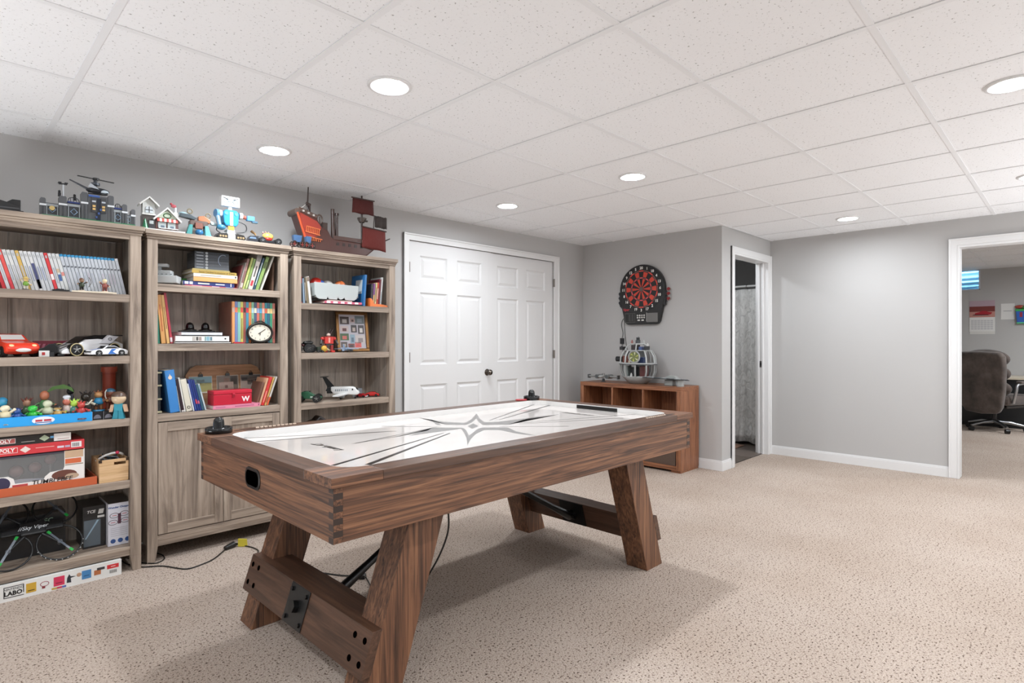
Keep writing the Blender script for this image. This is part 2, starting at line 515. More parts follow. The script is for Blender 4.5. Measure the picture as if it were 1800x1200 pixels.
# downlights
def downlight(x, y, label, grp=None, R0=0.092, r0=0.068, z=ZC):
    t = thing('ceiling_light', label, 'light', (x, y, z), 0, grp)
    q = MB(); q.l([(r0, 0.004), (r0 + 0.001, -0.0035), (R0 - 0.006, -0.0055), (R0, -0.002), (R0, 0.006)], (0, 0, 0), 'trim_paint', 36)
    part('light_trim', q, t)
    q = MB(); q.l([(r0 + 0.0005, 0.0035), (r0 * 0.9, 0.0032), (0.0005, 0.003)], (0, 0, 0), 'lens', 28)
    part('light_lens', q, t)
LL = ['recessed ceiling light above the near half of the game table', 'recessed ceiling light nearest the left wall, above the middle bookcase',
      'recessed ceiling light between the game table and the dartboard wall', 'small recessed ceiling light in front of the closet double doors',
      'farthest recessed ceiling light, near the blank wall beside the office doorway', 'recessed ceiling light cut by the right edge of the photo']
for k, (x, y) in enumerate(LIGHTS):
    downlight(x, y, LL[k] if k < 6 else 'recessed ceiling light out of view behind the camera, %s counted from the left wall' % ORD[k - 6], 'recessed ceiling lights')

# ================================================================= TABLE
TX, TY = 1.8625, 2.08
T0 = (TX, TY, 0)
tab = thing('air_hockey_table', 'large walnut air hockey table with white glossy playfield and slanted legs', 'game table', T0)
tx0, tx1, ty0, ty1, tz = 0.795, 2.93, 1.50, 2.66, 0.815
bw = 0.087
# top frame: four rails with rounded inner corners as corner blocks
def rail(x0, x1, y0, y1, mat):
    q = MB(T0); q.b(x0, x1, y0, y1, tz - 0.03, tz, mat); part('top_rail', q, tab, 0.002)
cb = 0.17
rail(tx0 + cb, tx1 - cb, ty0, ty0 + bw, 'rail_x'); rail(tx0 + cb, tx1 - cb, ty1 - bw, ty1, 'rail_x')
rail(tx0, tx0 + bw, ty0 + cb, ty1 - cb, 'rail_y'); rail(tx1 - bw, tx1, ty0 + cb, ty1 - cb, 'rail_y')
rr = cb - bw
for sx in (0, 1):
    for sy in (0, 1):
        cx, cy = (tx0, tx1)[sx], (ty0, ty1)[sy]
        dx, dy = (1, -1)[sx], (1, -1)[sy]
        pts = [(cx, cy), (cx + dx * cb, cy), (cx + dx * cb, cy + dy * bw)]
        for i in range(1, 8):
            a = R(90 * i / 8)
            pts.append((cx + dx * (cb - rr * math.sin(a)), cy + dy * (cb - rr * math.cos(a))))
        pts += [(cx + dx * bw, cy + dy * cb), (cx, cy + dy * cb)]
        q = MB(T0); q.p(pts, 'z', tz - 0.03, tz - 0.0003, 'walnut_x'); part('corner_block', q, tab, 0.0015)
# apron boards
ax0, ax1, ay0, ay1, az = tx0 + 0.012, tx1 - 0.012, ty0 + 0.012, ty1 - 0.012, 0.622
q = MB(T0); q.b(ax0 + 0.03, ax1 - 0.03, ay0, ay0 + 0.03, az, tz - 0.03, 'walnut_x'); part('side_apron', q, tab, 0.001)
q = MB(T0); q.b(ax0 + 0.03, ax1 - 0.03, ay1 - 0.03, ay1, az, tz - 0.03, 'walnut_x'); part('side_apron', q, tab, 0.001)
for xa in (ax0, ax1 - 0.03):
    q = MB(T0); q.b(xa, xa + 0.03, ay0, ay1, az, tz - 0.03, 'walnut_y'); part('end_apron', q, tab, 0.001)
q = MB(T0); q.b(ax0 + 0.03, ax1 - 0.03, ay0 + 0.03, ay1 - 0.03, az + 0.004, az + 0.016, '#2a211c'); part('bottom_panel', q, tab)
# dark box-joint fingers at the corners
zj = [az + (tz - 0.03 - az) * k / 9 for k in range(10)]
for xa, sx in ((ax0, -1), (ax1, 1)):
    for ya, sy in ((ay0, -1), (ay1, 1)):
        for k in range(9):
            q = MB(T0); z0, z1 = zj[k], zj[k + 1]
            if k % 2 == 0:
                q.b(*sorted((xa - sx * 0.001, xa + sx * 0.0006)), *sorted((ya, ya - sy * 0.026)), z0, z1, '#3a2a22')
            else:
                q.b(*sorted((xa, xa - sx * 0.03)), *sorted((ya - sy * 0.001, ya + sy * 0.0006)), z0, z1, '#33251e')
            part('finger_joint', q, tab)
# playfield and white inner walls
pz = 0.785
def rr_rect(x0, x1, y0, y1, r, n=8):
    out = []
    for (cx, cy, a0) in ((x1 - r, y1 - r, 0), (x0 + r, y1 - r, 90), (x0 + r, y0 + r, 180), (x1 - r, y0 + r, 270)):
        for i in range(n + 1):
            a = R(a0 + 90 * i / n); out.append((cx + r * math.cos(a), cy + r * math.sin(a)))
    return out
ix0, ix1, iy0, iy1 = tx0 + bw, tx1 - bw, ty0 + bw, ty1 - bw
q = MB(T0); q.p(rr_rect(ix0 - 0.004, ix1 + 0.004, iy0 - 0.004, iy1 + 0.004, rr), 'z', pz - 0.012, pz, 'playfield'); part('playfield', q, tab, 0, 'glossy white playing surface with grey star graphic')
ring = rr_rect(ix0, ix1, iy0, iy1, rr); n = len(ring); q = MB(T0)
ring2 = rr_rect(ix0 + 0.004, ix1 - 0.004, iy0 + 0.004, iy1 - 0.004, rr)
vs = [(a, b, pz) for a, b in ring2] + [(a, b, tz - 0.002) for a, b in ring2] + [(a, b, tz - 0.002) for a, b in ring]
q.add(vs, [((i + 1) % n, i, n + i, n + (i + 1) % n) for i in range(n)] + [(n + (i + 1) % n, n + i, 2 * n + i, 2 * n + (i + 1) % n) for i in range(n)], '#dedddb/s')
part('inner_wall', q, tab)
for xg, sg in ((ix1, -1), (ix0, 1)):
    q = MB(T0); q.b(*sorted((xg + sg * 0.003, xg + sg * 0.0065)), TY - 0.15, TY + 0.15, pz + 0.002, tz - 0.007, '#060606/s'); part('goal_slot', q, tab)
# printed graphics on the playfield
def flat(pts, mat, h=0.0004):
    q = MB(T0)
    pts = [p for p in pts if ix0 + 0.004 < p[0] < ix1 - 0.004 and iy0 + 0.004 < p[1] < iy1 - 0.004] if False else pts
    q.p(pts, 'z', pz + h * 0.2, pz + h, mat)
    return part('printed_graphic', q, tab)
GRAY, DARK = '#757371/s', '#211e1c/s'
flat([(1.862, 2.143), (1.945, 2.195), (1.898, 2.106), (1.823, 2.065)], GRAY)
flat([(2.224, 2.482), (2.084, 2.299), (2.015, 2.189), (2.075, 2.148), (2.005, 2.071), (1.943, 2.121), (2.004, 2.221), (2.084, 2.328)], GRAY)
flat([(2.224, 2.482), (2.084, 2.328), (1.965, 2.227), (1.883, 2.182), (1.82, 2.258), (1.878, 2.341), (1.931, 2.242), (2.042, 2.32)], GRAY)
flat([(1.52, 1.751), (1.627, 1.88), (1.72, 2.006), (1.786, 2.103), (1.703, 2.104), (1.756, 2.179), (1.812, 2.122), (1.776, 2.057), (1.678, 1.923)], GRAY)
flat([(1.52, 1.751), (1.678, 1.923), (1.735, 1.966), (1.842, 2.046), (1.886, 2.058), (1.94, 2.004), (1.887, 1.944), (1.836, 1.995), (1.735, 1.94), (1.629, 1.855)], GRAY)
flat([(1.82, 2.258), (1.879, 2.45), (1.882, 2.577), (1.874, 2.421), (1.878, 2.341)], GRAY)
flat([(1.882, 2.577), (1.857, 2.389), (1.796, 2.271), (1.781, 2.285), (1.837, 2.39)], GRAY)
flat([(1.756, 2.179), (1.716, 2.231), (1.619, 2.188), (1.493, 2.111), (1.582, 2.11), (1.703, 2.104)], GRAY)
flat([(1.207, 2.11), (1.436, 2.134), (1.716, 2.231), (1.636, 2.171), (1.46, 2.13)], DARK)
flat([(1.94, 2.004), (1.974, 1.981), (1.914, 1.863), (1.887, 1.711), (1.869, 1.803), (1.887, 1.944)], GRAY)
flat([(2.005, 2.071), (2.038, 2.037), (2.193, 2.097), (2.443, 2.138), (2.274, 2.136), (2.075, 2.148)], GRAY)
flat([(2.033, 2.035), (2.199, 2.097), (2.531, 2.116), (2.268, 2.121)], DARK)
flat([(1.644, 2.058), (0.956, 1.78), (0.95, 1.796), (1.642, 2.064)], DARK)
flat([(1.666, 2.035), (1.046, 1.705), (1.036, 1.725), (1.662, 2.043)], DARK)
flat([(1.523, 2.259), (0.938, 2.571), (0.942, 2.579), (1.525, 2.263)], DARK)
flat([(1.508, 2.272), (0.952, 2.436), (0.956, 2.448), (1.51, 2.278)], DARK)
flat([(1.73, 2.226), (1.224, 2.106), (1.222, 2.114), (1.73, 2.23)], DARK)
flat([(1.758, 2.218), (1.56, 2.443), (1.566, 2.449), (1.76, 2.22)], DARK)
flat([(2.079, 2.22), (2.855, 2.596), (2.861, 2.584), (2.081, 2.216)], DARK)
flat([(2.134, 2.204), (2.876, 2.481), (2.882, 2.465), (2.136, 2.198)], DARK)
flat([(2.078, 2.061), (2.884, 1.799), (2.882, 1.791), (2.076, 2.057)], DARK)
flat([(2.098, 2.02), (2.663, 1.774), (2.659, 1.766), (2.096, 2.018)], DARK)
flat([(1.962, 2.022), (2.214, 1.79), (2.208, 1.784), (1.96, 2.02)], DARK)

for (x, y, rz) in ((1.106, 2.115, 90), (2.62, 2.06, -90)):
    text('Lomb AT', 0.045, '#1e1b19/s', tab, (x - TX, y - TY, pz + 0.0004), (0, 0, R(rz)), 0.0015, 0.3, 'lettering', 1.15)
# abacus scorers on the rails
for (x0, x1, yc, sgn) in ((2.52, 2.80, ty0 + 0.045, 1), (0.93, 1.21, ty1 - 0.045, -1)):
    sc = part('score_counter', MB(T0).b(x0, x1, yc - 0.008, yc + 0.008, tz - 0.0002, tz + 0.0006, '#2a1d16'), tab)
    for k in range(10):
        xx = x0 + 0.012 + k * 0.019 if sgn > 0 else x1 - 0.012 - k * 0.019
        q = MB(T0); q.c((xx - 0.007, yc, tz + 0.001), (xx + 0.007, yc, tz + 0.001), 0.0055, '#b09a88/s', 10); part('score_bead', q, sc, 0)
# goal return openings on the end aprons
for xa, sx in ((ax0, -1), (ax1, 1)):
    def oval(w, h):
        return rr_rect(TY + 0.012 - w / 2, TY + 0.012 + w / 2, 0.716 - h / 2, 0.716 + h / 2, h * 0.42)
    q = MB(T0); q.p(oval(0.13, 0.074), 'x', xa - 0.004, xa + 0.004, '#161514/s'); fr = part('puck_return', q, tab, 0.002, 'black rounded puck return')
    q = MB(T0); q.p(oval(0.108, 0.053), 'x', xa - 0.0045, xa + 0.0045, '#010101/k'); part('painted_opening', q, fr)  # flat black oval; the dark of the hole is painted, nothing is recessed
# legs, stretchers, plates, struts
SL = 0.205 / 0.62
def lx(z, end):     # outer face of the leg at height z
    return 0.938 + SL * z if end == 0 else 2.787 - SL * z
for end in (0, 1):
    s = 1 if end == 0 else -1
    for y0 in (1.605, 2.45):
        y1 = y0 + 0.125
        q = MB(T0)
        xo0, xo1 = lx(0, end), lx(0.622, end)
        xs0 = sorted((xo0, xo0 + s * 0.15)); xs1 = sorted((xo1, xo1 + s * 0.15))
        q.hexa([(xs0[0], y0, 0), (xs0[1], y0, 0), (xs0[1], y1, 0), (xs0[0], y1, 0)], [(xs1[0], y0, 0.624), (xs1[1], y0, 0.624), (xs1[1], y1, 0.624), (xs1[0], y1, 0.624)], 'walnut_z')
        part('leg', q, tab, 0.002)
    q = MB(T0); za, zb = 0.135, 0.272
    def sec(z, a, b):
        return sorted((lx(z, end) + s * a, lx(z, end) + s * b))
    A, B = sec(za, 0.0, 0.085), sec(zb, 0.0, 0.085)
    ys0, ys1 = 1.728, 2.452
    q.hexa([(A[0], ys0, za), (A[1], ys0, za), (A[1], ys1, za), (A[0], ys1, za)], [(B[0], ys0, zb), (B[1], ys0, zb), (B[1], ys1, zb), (B[0], ys1, zb)], 'rail_y')
    part('inner_stretcher', q, tab, 0.0015); q = MB(T0)
    A, B = sec(za, -0.034, 0.002), sec(zb, -0.034, 0.002)
    ys0, ys1 = 1.604, 2.576
    q.hexa([(A[0], ys0, za), (A[1], ys0, za), (A[1], ys1, za), (A[0], ys1, za)], [(B[0], ys0, zb), (B[1], ys0, zb), (B[1], ys1, zb), (B[0], ys1, zb)], 'rail_y')
    st = part('stretcher', q, tab, 0.0015)
    nrm = Vector((-s, 0, SL)).normalized() if end == 0 else Vector((1, 0, SL)).normalized()
    def on(y, z, d):
        return Vector((lx(z, end) - s * 0.034, y, z)) + nrm * d
    for yy in (1.635, 1.695, 2.485, 2.545):
        for zz in (0.17, 0.238):
            q = MB(T0); q.c(on(yy, zz, -0.004), on(yy, zz, 0.0012), 0.0105, '#060505/k', 14); part('bolt_hole', q, st)
    q = MB(T0)
    pc = 2.10
    P = [on(y, z, d) for z in (za + 0.001, zb - 0.001) for d in (0, 0.004) for y in (pc - 0.075, pc + 0.075)]
    q.add(P, [(0, 1, 3, 2), (4, 6, 7, 5), (2, 3, 7, 6), (0, 4, 5, 1), (0, 2, 6, 4), (1, 5, 7, 3)], '#1d1d1d/s')
    pl = part('steel_plate', q, st, 0.001, 'black steel bracket plate')
    for yy in (pc - 0.056, pc + 0.056):
        for zz in (0.155, 0.25):
            q = MB(T0); q.c(on(yy, zz, 0.003), on(yy, zz, 0.011), 0.009, '#121212/s', 6); part('bolt', q, tab)
    q = MB(T0); q.c(on(pc, 0.203, 0.003), on(pc, 0.203, 0.024), 0.024, '#121212/s', 6); part('hex_nut', q, tab)
    # inner side: plate and strut up to the underside
    q = MB(T0)
    ib = lambda y, z, d: Vector((lx(z, end) + s * 0.085, y, z)) - nrm * d
    P = [ib(y, z, d) for z in (za + 0.004, zb - 0.002) for d in (0, 0.005) for y in (pc - 0.085, pc + 0.085)]
    q.add(P, [(0, 2, 3, 1), (4, 5, 7, 6), (2, 6, 7, 3), (0, 1, 5, 4), (0, 4, 6, 2), (1, 3, 7, 5)], '#101010/s')
    part('steel_plate', q, st)
    a = ib(pc, 0.2, 0.03); b2 = Vector((a.x + s * 0.80, pc, 0.632))
    q = MB(T0); q.t([ib(pc, 0.2, 0.0), a, a + (b2 - a) * 0.2, b2], [0.03, 0.024, 0.017, 0.017], '#0e0e0e/s', 10)
    q.c(a + Vector((0, -0.04, 0)), a + Vector((0, 0.04, 0)), 0.012, '#161616/s', 10)
    part('brace_strut', q, tab)

# ================================================================= BOOKCASES
def bookcase(x0, x1, yf, shelves, label, doors=False):
    y1 = yf + 0.352
    L = ((x0 + x1) / 2, (yf + y1) / 2, 0)
    t = thing('bookcase', label, 'bookcase', L, 0, 'grey oak bookcases along the left wall')
    P = lambda name, q, bv=0.0015: part(name, q, t, bv)
    pw = 0.05
    for xa, sd in ((x0, 1), (x1 - pw, -1)):
        for ya in (yf, y1 - 0.04):
            q = MB(L)
            tp = 0.012
            a0, a1 = (xa, xa + pw - tp) if sd > 0 else (xa + tp, xa + pw)
            q.hexa([(a0, ya, 0), (a1, ya, 0), (a1, ya + 0.04, 0), (a0, ya + 0.04, 0)], [(xa, ya, 0.078), (xa + pw, ya, 0.078), (xa + pw, ya + 0.04, 0.078), (xa, ya + 0.04, 0.078)], 'oak_z')
            q.b(xa, xa + pw, ya, ya + 0.04, 0.078, 1.762, 'oak_z')
            P('post', q)
        xs = xa + 0.006 if sd > 0 else xa + pw - 0.024
        q = MB(L); q.b(xs, xs + 0.018, yf + 0.04, y1 - 0.04, 0.085, 1.762, 'oak_back'); P('side_panel', q, 0)
    n = 3
    for k in range(n):
        a = x0 + 0.02 + (x1 - x0 - 0.04) * k / n; b_ = x0 + 0.02 + (x1 - x0 - 0.04) * (k + 1) / n
        q = MB(L); q.b(a + 0.001, b_ - 0.001, y1 - 0.012, y1 - 0.003, 0.085, 1.76, 'oak_back'); P('back_panel', q, 0)
    q = MB(L); q.b(x0 + pw, x1 - pw, yf + 0.003, yf + 0.022, 1.738, 1.765, 'oak_x'); P('top_rail', q)
    q = MB(L)
    q.b(x0 - 0.004, x1 + 0.004, yf - 0.006, y1, 1.762, 1.775, 'oak_x')
    q.b(x0 - 0.008, x1 + 0.008, yf - 0.012, y1, 1.775, 1.786, 'oak_x')
    P('crown_molding', q, 0.003)
    q = MB(L); q.b(x0 - 0.013, x1 + 0.013, yf - 0.02, y1 + 0.004, 1.786, 1.8095, 'oak_x'); P('top_board', q, 0.002)
    for z in shelves:
        q = MB(L)
        q.b(x0 + pw, x1 - pw, yf + 0.004, yf + 0.03, z - 0.041, z - 0.0005, 'oak_x')
        q.b(x0 + 0.025, x1 - 0.025, yf + 0.03, y1 - 0.012, z - 0.026, z - 0.0009, 'oak_x')
        P('shelf', q, 0.001)
    q = MB(L)
    q.b(x0 + 0.025, x1 - 0.025, yf + 0.004, y1 - 0.012, 0.112, 0.1285, 'oak_x'); P('shelf', q, 0.001)
    q = MB(L); q.b(x0 + pw, x1 - pw, yf + 0.006, yf + 0.026, 0.082, 0.125 if not doors else 0.14, 'oak_x'); P('bottom_rail', q)
    if doors:
        xm = (x0 + x1) / 2
        for d0, d1 in ((x0 + pw + 0.003, xm - 0.0015), (xm + 0.0015, x1 - pw - 0.003)):
            z0, z1 = 0.145, 0.757
            q = MB(L); q.b(d0 + 0.044, d1 - 0.044, yf + 0.013, yf + 0.019, z0 + 0.05, z1 - 0.05, 'oak_z')
            dr = part('door', q, t, 0)
            for a, b_ in ((d0, d0 + 0.045), (d1 - 0.045, d1)):
                q = MB(L); q.b(a, b_, yf + 0.002, yf + 0.022, z0, z1, 'oak_z'); part('door_stile', q, dr, 0.0012)
            for a, b_ in ((z0, z0 + 0.05), (z1 - 0.05, z1)):
                q = MB(L); q.b(d0 + 0.045, d1 - 0.045, yf + 0.003, yf + 0.022, a, b_, 'oak_x'); part('door_rail', q, dr, 0.0012)
    return t
F1, F2, F3 = 3.535, 3.578, 3.60
bookcase(0.012, 0.785, F1, (1.449, 1.129, 0.802, 0.477), 'open grey oak bookcase at the left edge, full of games and toys')
bookcase(0.822, 1.598, F2, (1.521, 1.191, 0.804), 'grey oak bookcase with two lower cabinet doors, in the middle of three', True)
bookcase(1.646, 2.418, F3, (1.455, 1.128, 0.797, 0.47), 'grey oak bookcase beside the closet, carrying the pirate ship')

# ---------------------------------------------------------------- books
def book(t, h, d, color, name='book', label='', cat='book', group=None, loc=(0, 0, 0), rot=(0, 0, 0), pages='#e6e0d2', title=None, marks=(), gloss='s'):
    """upright book: thickness t on x, spine on -y, height h on z; base corner at its origin (x from 0 to t)"""
    q = MB(); k = color + '/' + gloss
    q.b(0, 0.0018, 0.0, d, 0, h, k); q.b(t - 0.0018, t, 0.0, d, 0, h, k); q.b(0.0012, t - 0.0012, 0, 0.002, 0, h, k)
    o = solo(name, q, label, cat, group, loc, rot)
    q = MB(); q.b(0.0018, t - 0.0018, 0.002, d - 0.003, 0.002, h - 0.002, pages + '/f'); part('page_block', q, o)
    for (z0, z1, c, *w) in marks:
        ww = w[0] if w else 0.9
        q = MB(); q.b(t / 2 - t * ww / 2, t / 2 + t * ww / 2, -0.0005, 0.0004, z0 * h, z1 * h, c + '/s'); part('spine_label', q, o)
    if title:
        s, sz, c, zz = title
        tx = text(s, sz, c + '/s', o, (t / 2, -0.0008, zz * h), (R(90), R(90), 0), 0.0)
    return o
def flatbook(w, d, t, color, label, x, y, z, rz=0, pages='#e6e0d2', title=None, marks=(), group=None, name='book', cat='book'):
    """book lying flat, spine toward -y"""
    q = MB(); k = color + '/s'
    q.b(0, w, 0, d, 0, 0.0018, k); q.b(0, w, 0, d, t - 0.0018, t, k); q.b(0, w, 0, 0.002, 0.001, t - 0.001, k)
    o = solo(name, q, label, cat, group, (x, y, z), (0, 0, rz))
    q = MB(); q.b(0.003, w - 0.003, 0.002, d - 0.003, 0.0018, t - 0.0018, pages + '/f'); part('page_block', q, o)
    for (x0, x1, c, *hh) in marks:
        q = MB(); f = hh[0] if hh else 0.85
        q.b(x0 * w, x1 * w, -0.0005, 0.0005, t / 2 - t * f / 2, t / 2 + t * f / 2, c + '/s'); part('spine_label', q, o)
    if title:
        s, sz, c, xx = title
        text(s, sz, c + '/s', o, (xx * w, -0.0008, t / 2), (R(90), 0, 0))
    return o
def clamp_left(rows):
    """keep left-leaning books from passing through the neighbour they lean on"""
    out = []
    for r in rows:
        r = list(r)
        if out:
            p = out[-1]
            free = r[0] - p[0] - p[1] / math.cos(R(p[3])) - 0.0006
            zm = min(p[2] * math.cos(R(p[3])), r[2] * math.cos(R(r[3])))
            r[3] = min(r[3], math.degrees(math.atan(math.tan(R(p[3])) + free / zm)))
        out.append(r)
    return out
def lean(th):      # rotation of a book whose top leans toward -x (th>0)
    return (0, -th, 0)

# ---- row of game cases on the top shelf of the first bookcase
zs = 1.449
cols = ['#c23138', '#cdcdce', '#d6544f', '#c4c5c5', '#cbcbc8', '#c0c3c6', '#c9a558', '#c8c9c9', '#cacbcc', '#d0d0d0', '#c3c5c9', '#c1c4c8', '#bfc2c5', '#c8363a', '#c8c9c9', '#c6c8c8', '#c9cbca', '#cbcdce']
specials = {0: 'dark red game case at the far left of the row', 2: 'red and white game case near the left end of the row',
            6: 'gold game case behind the straw-hat figurine', 9: 'white game case with dark purple to blue spine panel', 13: 'game case with bright red spine bands, mid row'}
n_case = 33
pitch = 0.0149
for i in range(n_case):
    xb = 0.238 + i * pitch
    th = R(15.5 - 3.5 * i / n_case)
    blue = i >= 17
    c = cols[i] if i < len(cols) else '#b0b6bd'
    if i in specials: lab = specials[i]
    elif blue:
        k = n_case - 1 - i
        lab = 'white game case with blue top edge, %s from the right end of row' % ORD[k] if k else 'white game case at the right end of the leaning row'
    else: lab = 'white-spined game case on top shelf, %s from the left end' % ORD[i]
    q = MB()
    T, H, D = 0.0128, 0.19, 0.135
    q.b(0, T, 0, D, 0, H - (0.012 if blue else 0), ('#b4b9c0' if blue else c) + '/s')
    o = solo('game_case', q, lab, 'game case', 'game cases on the top shelf', (xb, F1 + 0.05, zs + 0.0005 + 0 * T), lean(th))
    if blue and i < n_case - 1:
        q = MB(); q.b(0, T, 0, D, H - 0.012, H, '#2f86b4/s'); part('case_edge', q, o, 0, 'blue top edge')
    elif blue:
        q = MB(); q.b(0, T, 0, D, H - 0.012, H, '#c8ccd0/s'); part('case_edge', q, o)
    rng = random.Random(i)
    def band(z0, z1, col, w=0.86):
        q = MB(); q.b(T / 2 - T * w / 2, T / 2 + T * w / 2, -0.0005, 0.0005, z0 * H, z1 * H, col + '/s'); part('spine_label', q, o)
    if not blue:
        band(0.86, 0.93, '#a9abad', 0.5)
        if i == 2: band(0.0, 0.30, '#d2404a'); band(0.55, 0.8, '#d3524e')
        elif i == 9: band(0.05, 0.70, '#454a72'); band(0.05, 0.28, '#5b74ad')
        elif i == 13: band(0.30, 0.45, '#e6dede'); band(0.0, 0.28, '#d33a40')
        elif i == 15: band(0.28, 0.45, '#3c5c92'); band(0.5, 0.6, '#b9a48a')
        elif i == 16: band(0.42, 0.52, '#c88078')
        else:
            band(0.2 + 0.15 * rng.random(), 0.62, rng.choice(['#a8acb4', '#9aa0ad', '#b5b0b4', '#8d95ab']), 0.4)
    else:
        band(0.66, 0.70, '#4c5058', 0.7)
        band(0.15 + 0.2 * rng.random(), 0.55, rng.choice(['#b6bac2', '#a3a8b4', '#aaa4b0', '#bcbfc4']), 0.42)

# ---- middle bookcase, top shelf (z 1.521)
z2 = 1.521
def stackxy(x, y): return x, y
flatbook(0.30, 0.24, 0.008, '#cf4457', 'red and pink magazine at the bottom of the top-shelf pile', 1.022, F2 + 0.055, z2, R(1.5), marks=((0.12, 0.3, '#e58aa0'), (0.48, 0.62, '#f0b8c8'), (0.74, 0.88, '#6f94c4')))
flatbook(0.28, 0.25, 0.024, '#2d3a74', 'navy blue book with white lettering, second from the pile bottom', 1.013, F2 + 0.06, z2 + 0.0083, R(0), marks=((0.03, 0.1, '#e7e9f0', 0.6), (0.12, 0.18, '#e7e9f0', 0.6), (0.28, 0.5, '#d9d7c6', 0.3), (0.92, 0.94, '#dfe2f0', 0.8), (0.62, 0.8, '#cfd4ea', 0.25)))
flatbook(0.24, 0.07, 0.024, '#5aa84a', 'green book peeking out at the left of the pile', 1.032, F2 + 0.2, z2 + 0.0326, 0)
flatbook(0.243, 0.14, 0.026, '#d9a468', 'tan orange book in the middle of the pile', 1.066, F2 + 0.055, z2 + 0.0326)
flatbook(0.243, 0.2, 0.020, '#e7e1cf', 'cream paperback with small black title in the pile', 1.066, F2 + 0.055, z2 + 0.0589, 0, marks=((0.15, 0.62, '#8f8a80', 0.22), (0.94, 0.975, '#3a3632', 0.5),))
flatbook(0.246, 0.2, 0.018, '#b5984c', 'olive gold book with dark title in the pile', 1.058, F2 + 0.055, z2 + 0.0792, 0, title=('Seven Cardinal Institutions of Travel', 0.0135, '#2e261c', 0.55))
flatbook(0.205, 0.2, 0.009, '#a99a68', 'thin khaki book under the boxed disc set', 1.062, F2 + 0.06, z2 + 0.0975, 0)
# boxed disc set with stacked dark spines
L = (1.171, F2 + 0.14, z2 + 0.1068)
t = thing('disc_box_set', 'dark boxed disc set with round silver emblems on its spines', 'box set', L)
for k in range(6):
    q = MB(); q.b(-0.094, 0.094, -0.07, 0.07, k * 0.0172, k * 0.0172 + 0.0166, ['#565a60', '#5a5e64', '#4a4e55', '#2e3238', '#272b33', '#262a30'][k] + '/s'); sp = part('disc_case', q, t)
    q = MB(); q.c((-0.03, -0.0703, k * 0.0172 + 0.0083), (-0.03, -0.071, k * 0.0172 + 0.0083), 0.0072, '#a6aaad/s', 14); part('emblem', q, sp)
    q = MB(); q.b(-0.085, -0.048, -0.0706, -0.0695, k * 0.0172 + 0.006, k * 0.0172 + 0.011, '#8b9096/s'); part('spine_label', q, sp)
q = MB()
arc = [(0.062 + 0.028 * math.cos(R(a)), -0.0706, 0.058 + 0.034 * math.sin(R(a))) for a in range(60, 250, 12)]
q.t(arc, 0.0012, '#b4c4dc', 6); part('planet_print', q, t)
# right-hand leaning row on the top shelf
row = [  # x bottom, thickness, height, lean deg (top to +x), colour, label, marks
 (1.304, 0.005, 0.15, 13, '#7b3a3c', 'thin maroon booklet, leftmost in the right-leaning row', ()),
 (1.310, 0.006, 0.155, 13, '#6a5752', 'thin brown booklet beside the maroon one, right-leaning row', ()),
 (1.317, 0.006, 0.17, 14, '#9f9a92', 'thin grey booklet in the right-leaning row', ()),
 (1.324, 0.013, 0.195, 14, '#84615a', 'dusty rose brown book in the right-leaning row', ((0.05, 0.2, '#bdb2ac'), (0.6, 0.85, '#a8807a', 0.5))),
 (1.339, 0.012, 0.205, 16, '#a9ad62', 'yellow olive book in the right-leaning row', ((0.1, 0.45, '#cdd28c', 0.5),)),
 (1.354, 0.013, 0.2, 16, '#7f9a58', 'mid green thin book in the right-leaning row', ((0.05, 0.3, '#b9d08c', 0.6),)),
 (1.373, 0.026, 0.235, 16, '#c9c2ba', 'grey white book with red emblem, thickest in the right-leaning row', ((0.78, 0.97, '#8a8480', 0.8), (0.1, 0.25, '#b83440', 0.5), (0.35, 0.65, '#55504c', 0.3))),
 (1.402, 0.013, 0.212, 17, '#2f4a5e', 'dark teal book with white lettering in the right-leaning row', ((0.15, 0.85, '#bfd0cc', 0.35),)),
 (1.418, 0.019, 0.222, 18, '#86a25c', 'green book second from the right in the leaning row', ((0.65, 0.85, '#55633c', 0.6),)),
 (1.448, 0.009, 0.25, 20, '#dedbd0', 'white slim book at the right end of the leaning row', ()),
]
for (x, t_, h, dg, c, lab, mk) in row:
    book(t_, h, 0.17, c, 'book', lab, 'book', 'books leaning on the top shelf', (x, F2 + 0.06, z2 + 0.0005 + t_ * math.sin(R(dg))), (0, R(dg), 0), marks=mk)
q = MB(); q.b(0, 0.012, 0, 0.19, 0, 0.19, '#6d5648/s')
solo('book', q, 'brown book standing against the right side of the top shelf', 'book', None, (1.535, F2 + 0.1, z2 + 0.0005), (0, R(2), 0))
# grey wedge toy spaceship
L = (0.935, F2 + 0.12, z2)
t = thing('toy_spaceship', 'light grey brick-built toy spaceship on the middle bookcase', 'toy spaceship', L, R(-25))
q = MB(); q.p([(-0.075, -0.05), (0.075, -0.075), (0.08, 0.02), (0.02, 0.08), (-0.075, 0.06)], 'z', 0.01, 0.052, '#b9bcbc/s'); part('hull', q, t, 0.003)
q = MB(); q.p([(-0.06, -0.035), (0.04, -0.05), (0.045, 0.01), (-0.05, 0.04)], 'z', 0.052, 0.082, '#aeb2b3/s'); part('upper_deck', q, t, 0.003)
q = MB(); q.b(-0.045, -0.015, -0.015, 0.015, 0.082, 0.105, '#a4a8a9/s'); q.b(-0.065, 0.02, -0.022, 0.02, 0.105, 0.122, '#b9bcbd/s'); part('bridge_tower', q, t, 0.002)
q = MB(); q.b(-0.05, 0.05, -0.04, 0.04, 0, 0.01, '#7f8384/s'); part('landing_base', q, t)
for k in range(5):
    q = MB(); q.b(-0.05 + 0.022 * k, -0.04 + 0.022 * k, -0.052 - 0.004 * k, -0.046 - 0.004 * k, 0.056, 0.062, '#7c8081/s'); part('hull_detail', q, t)

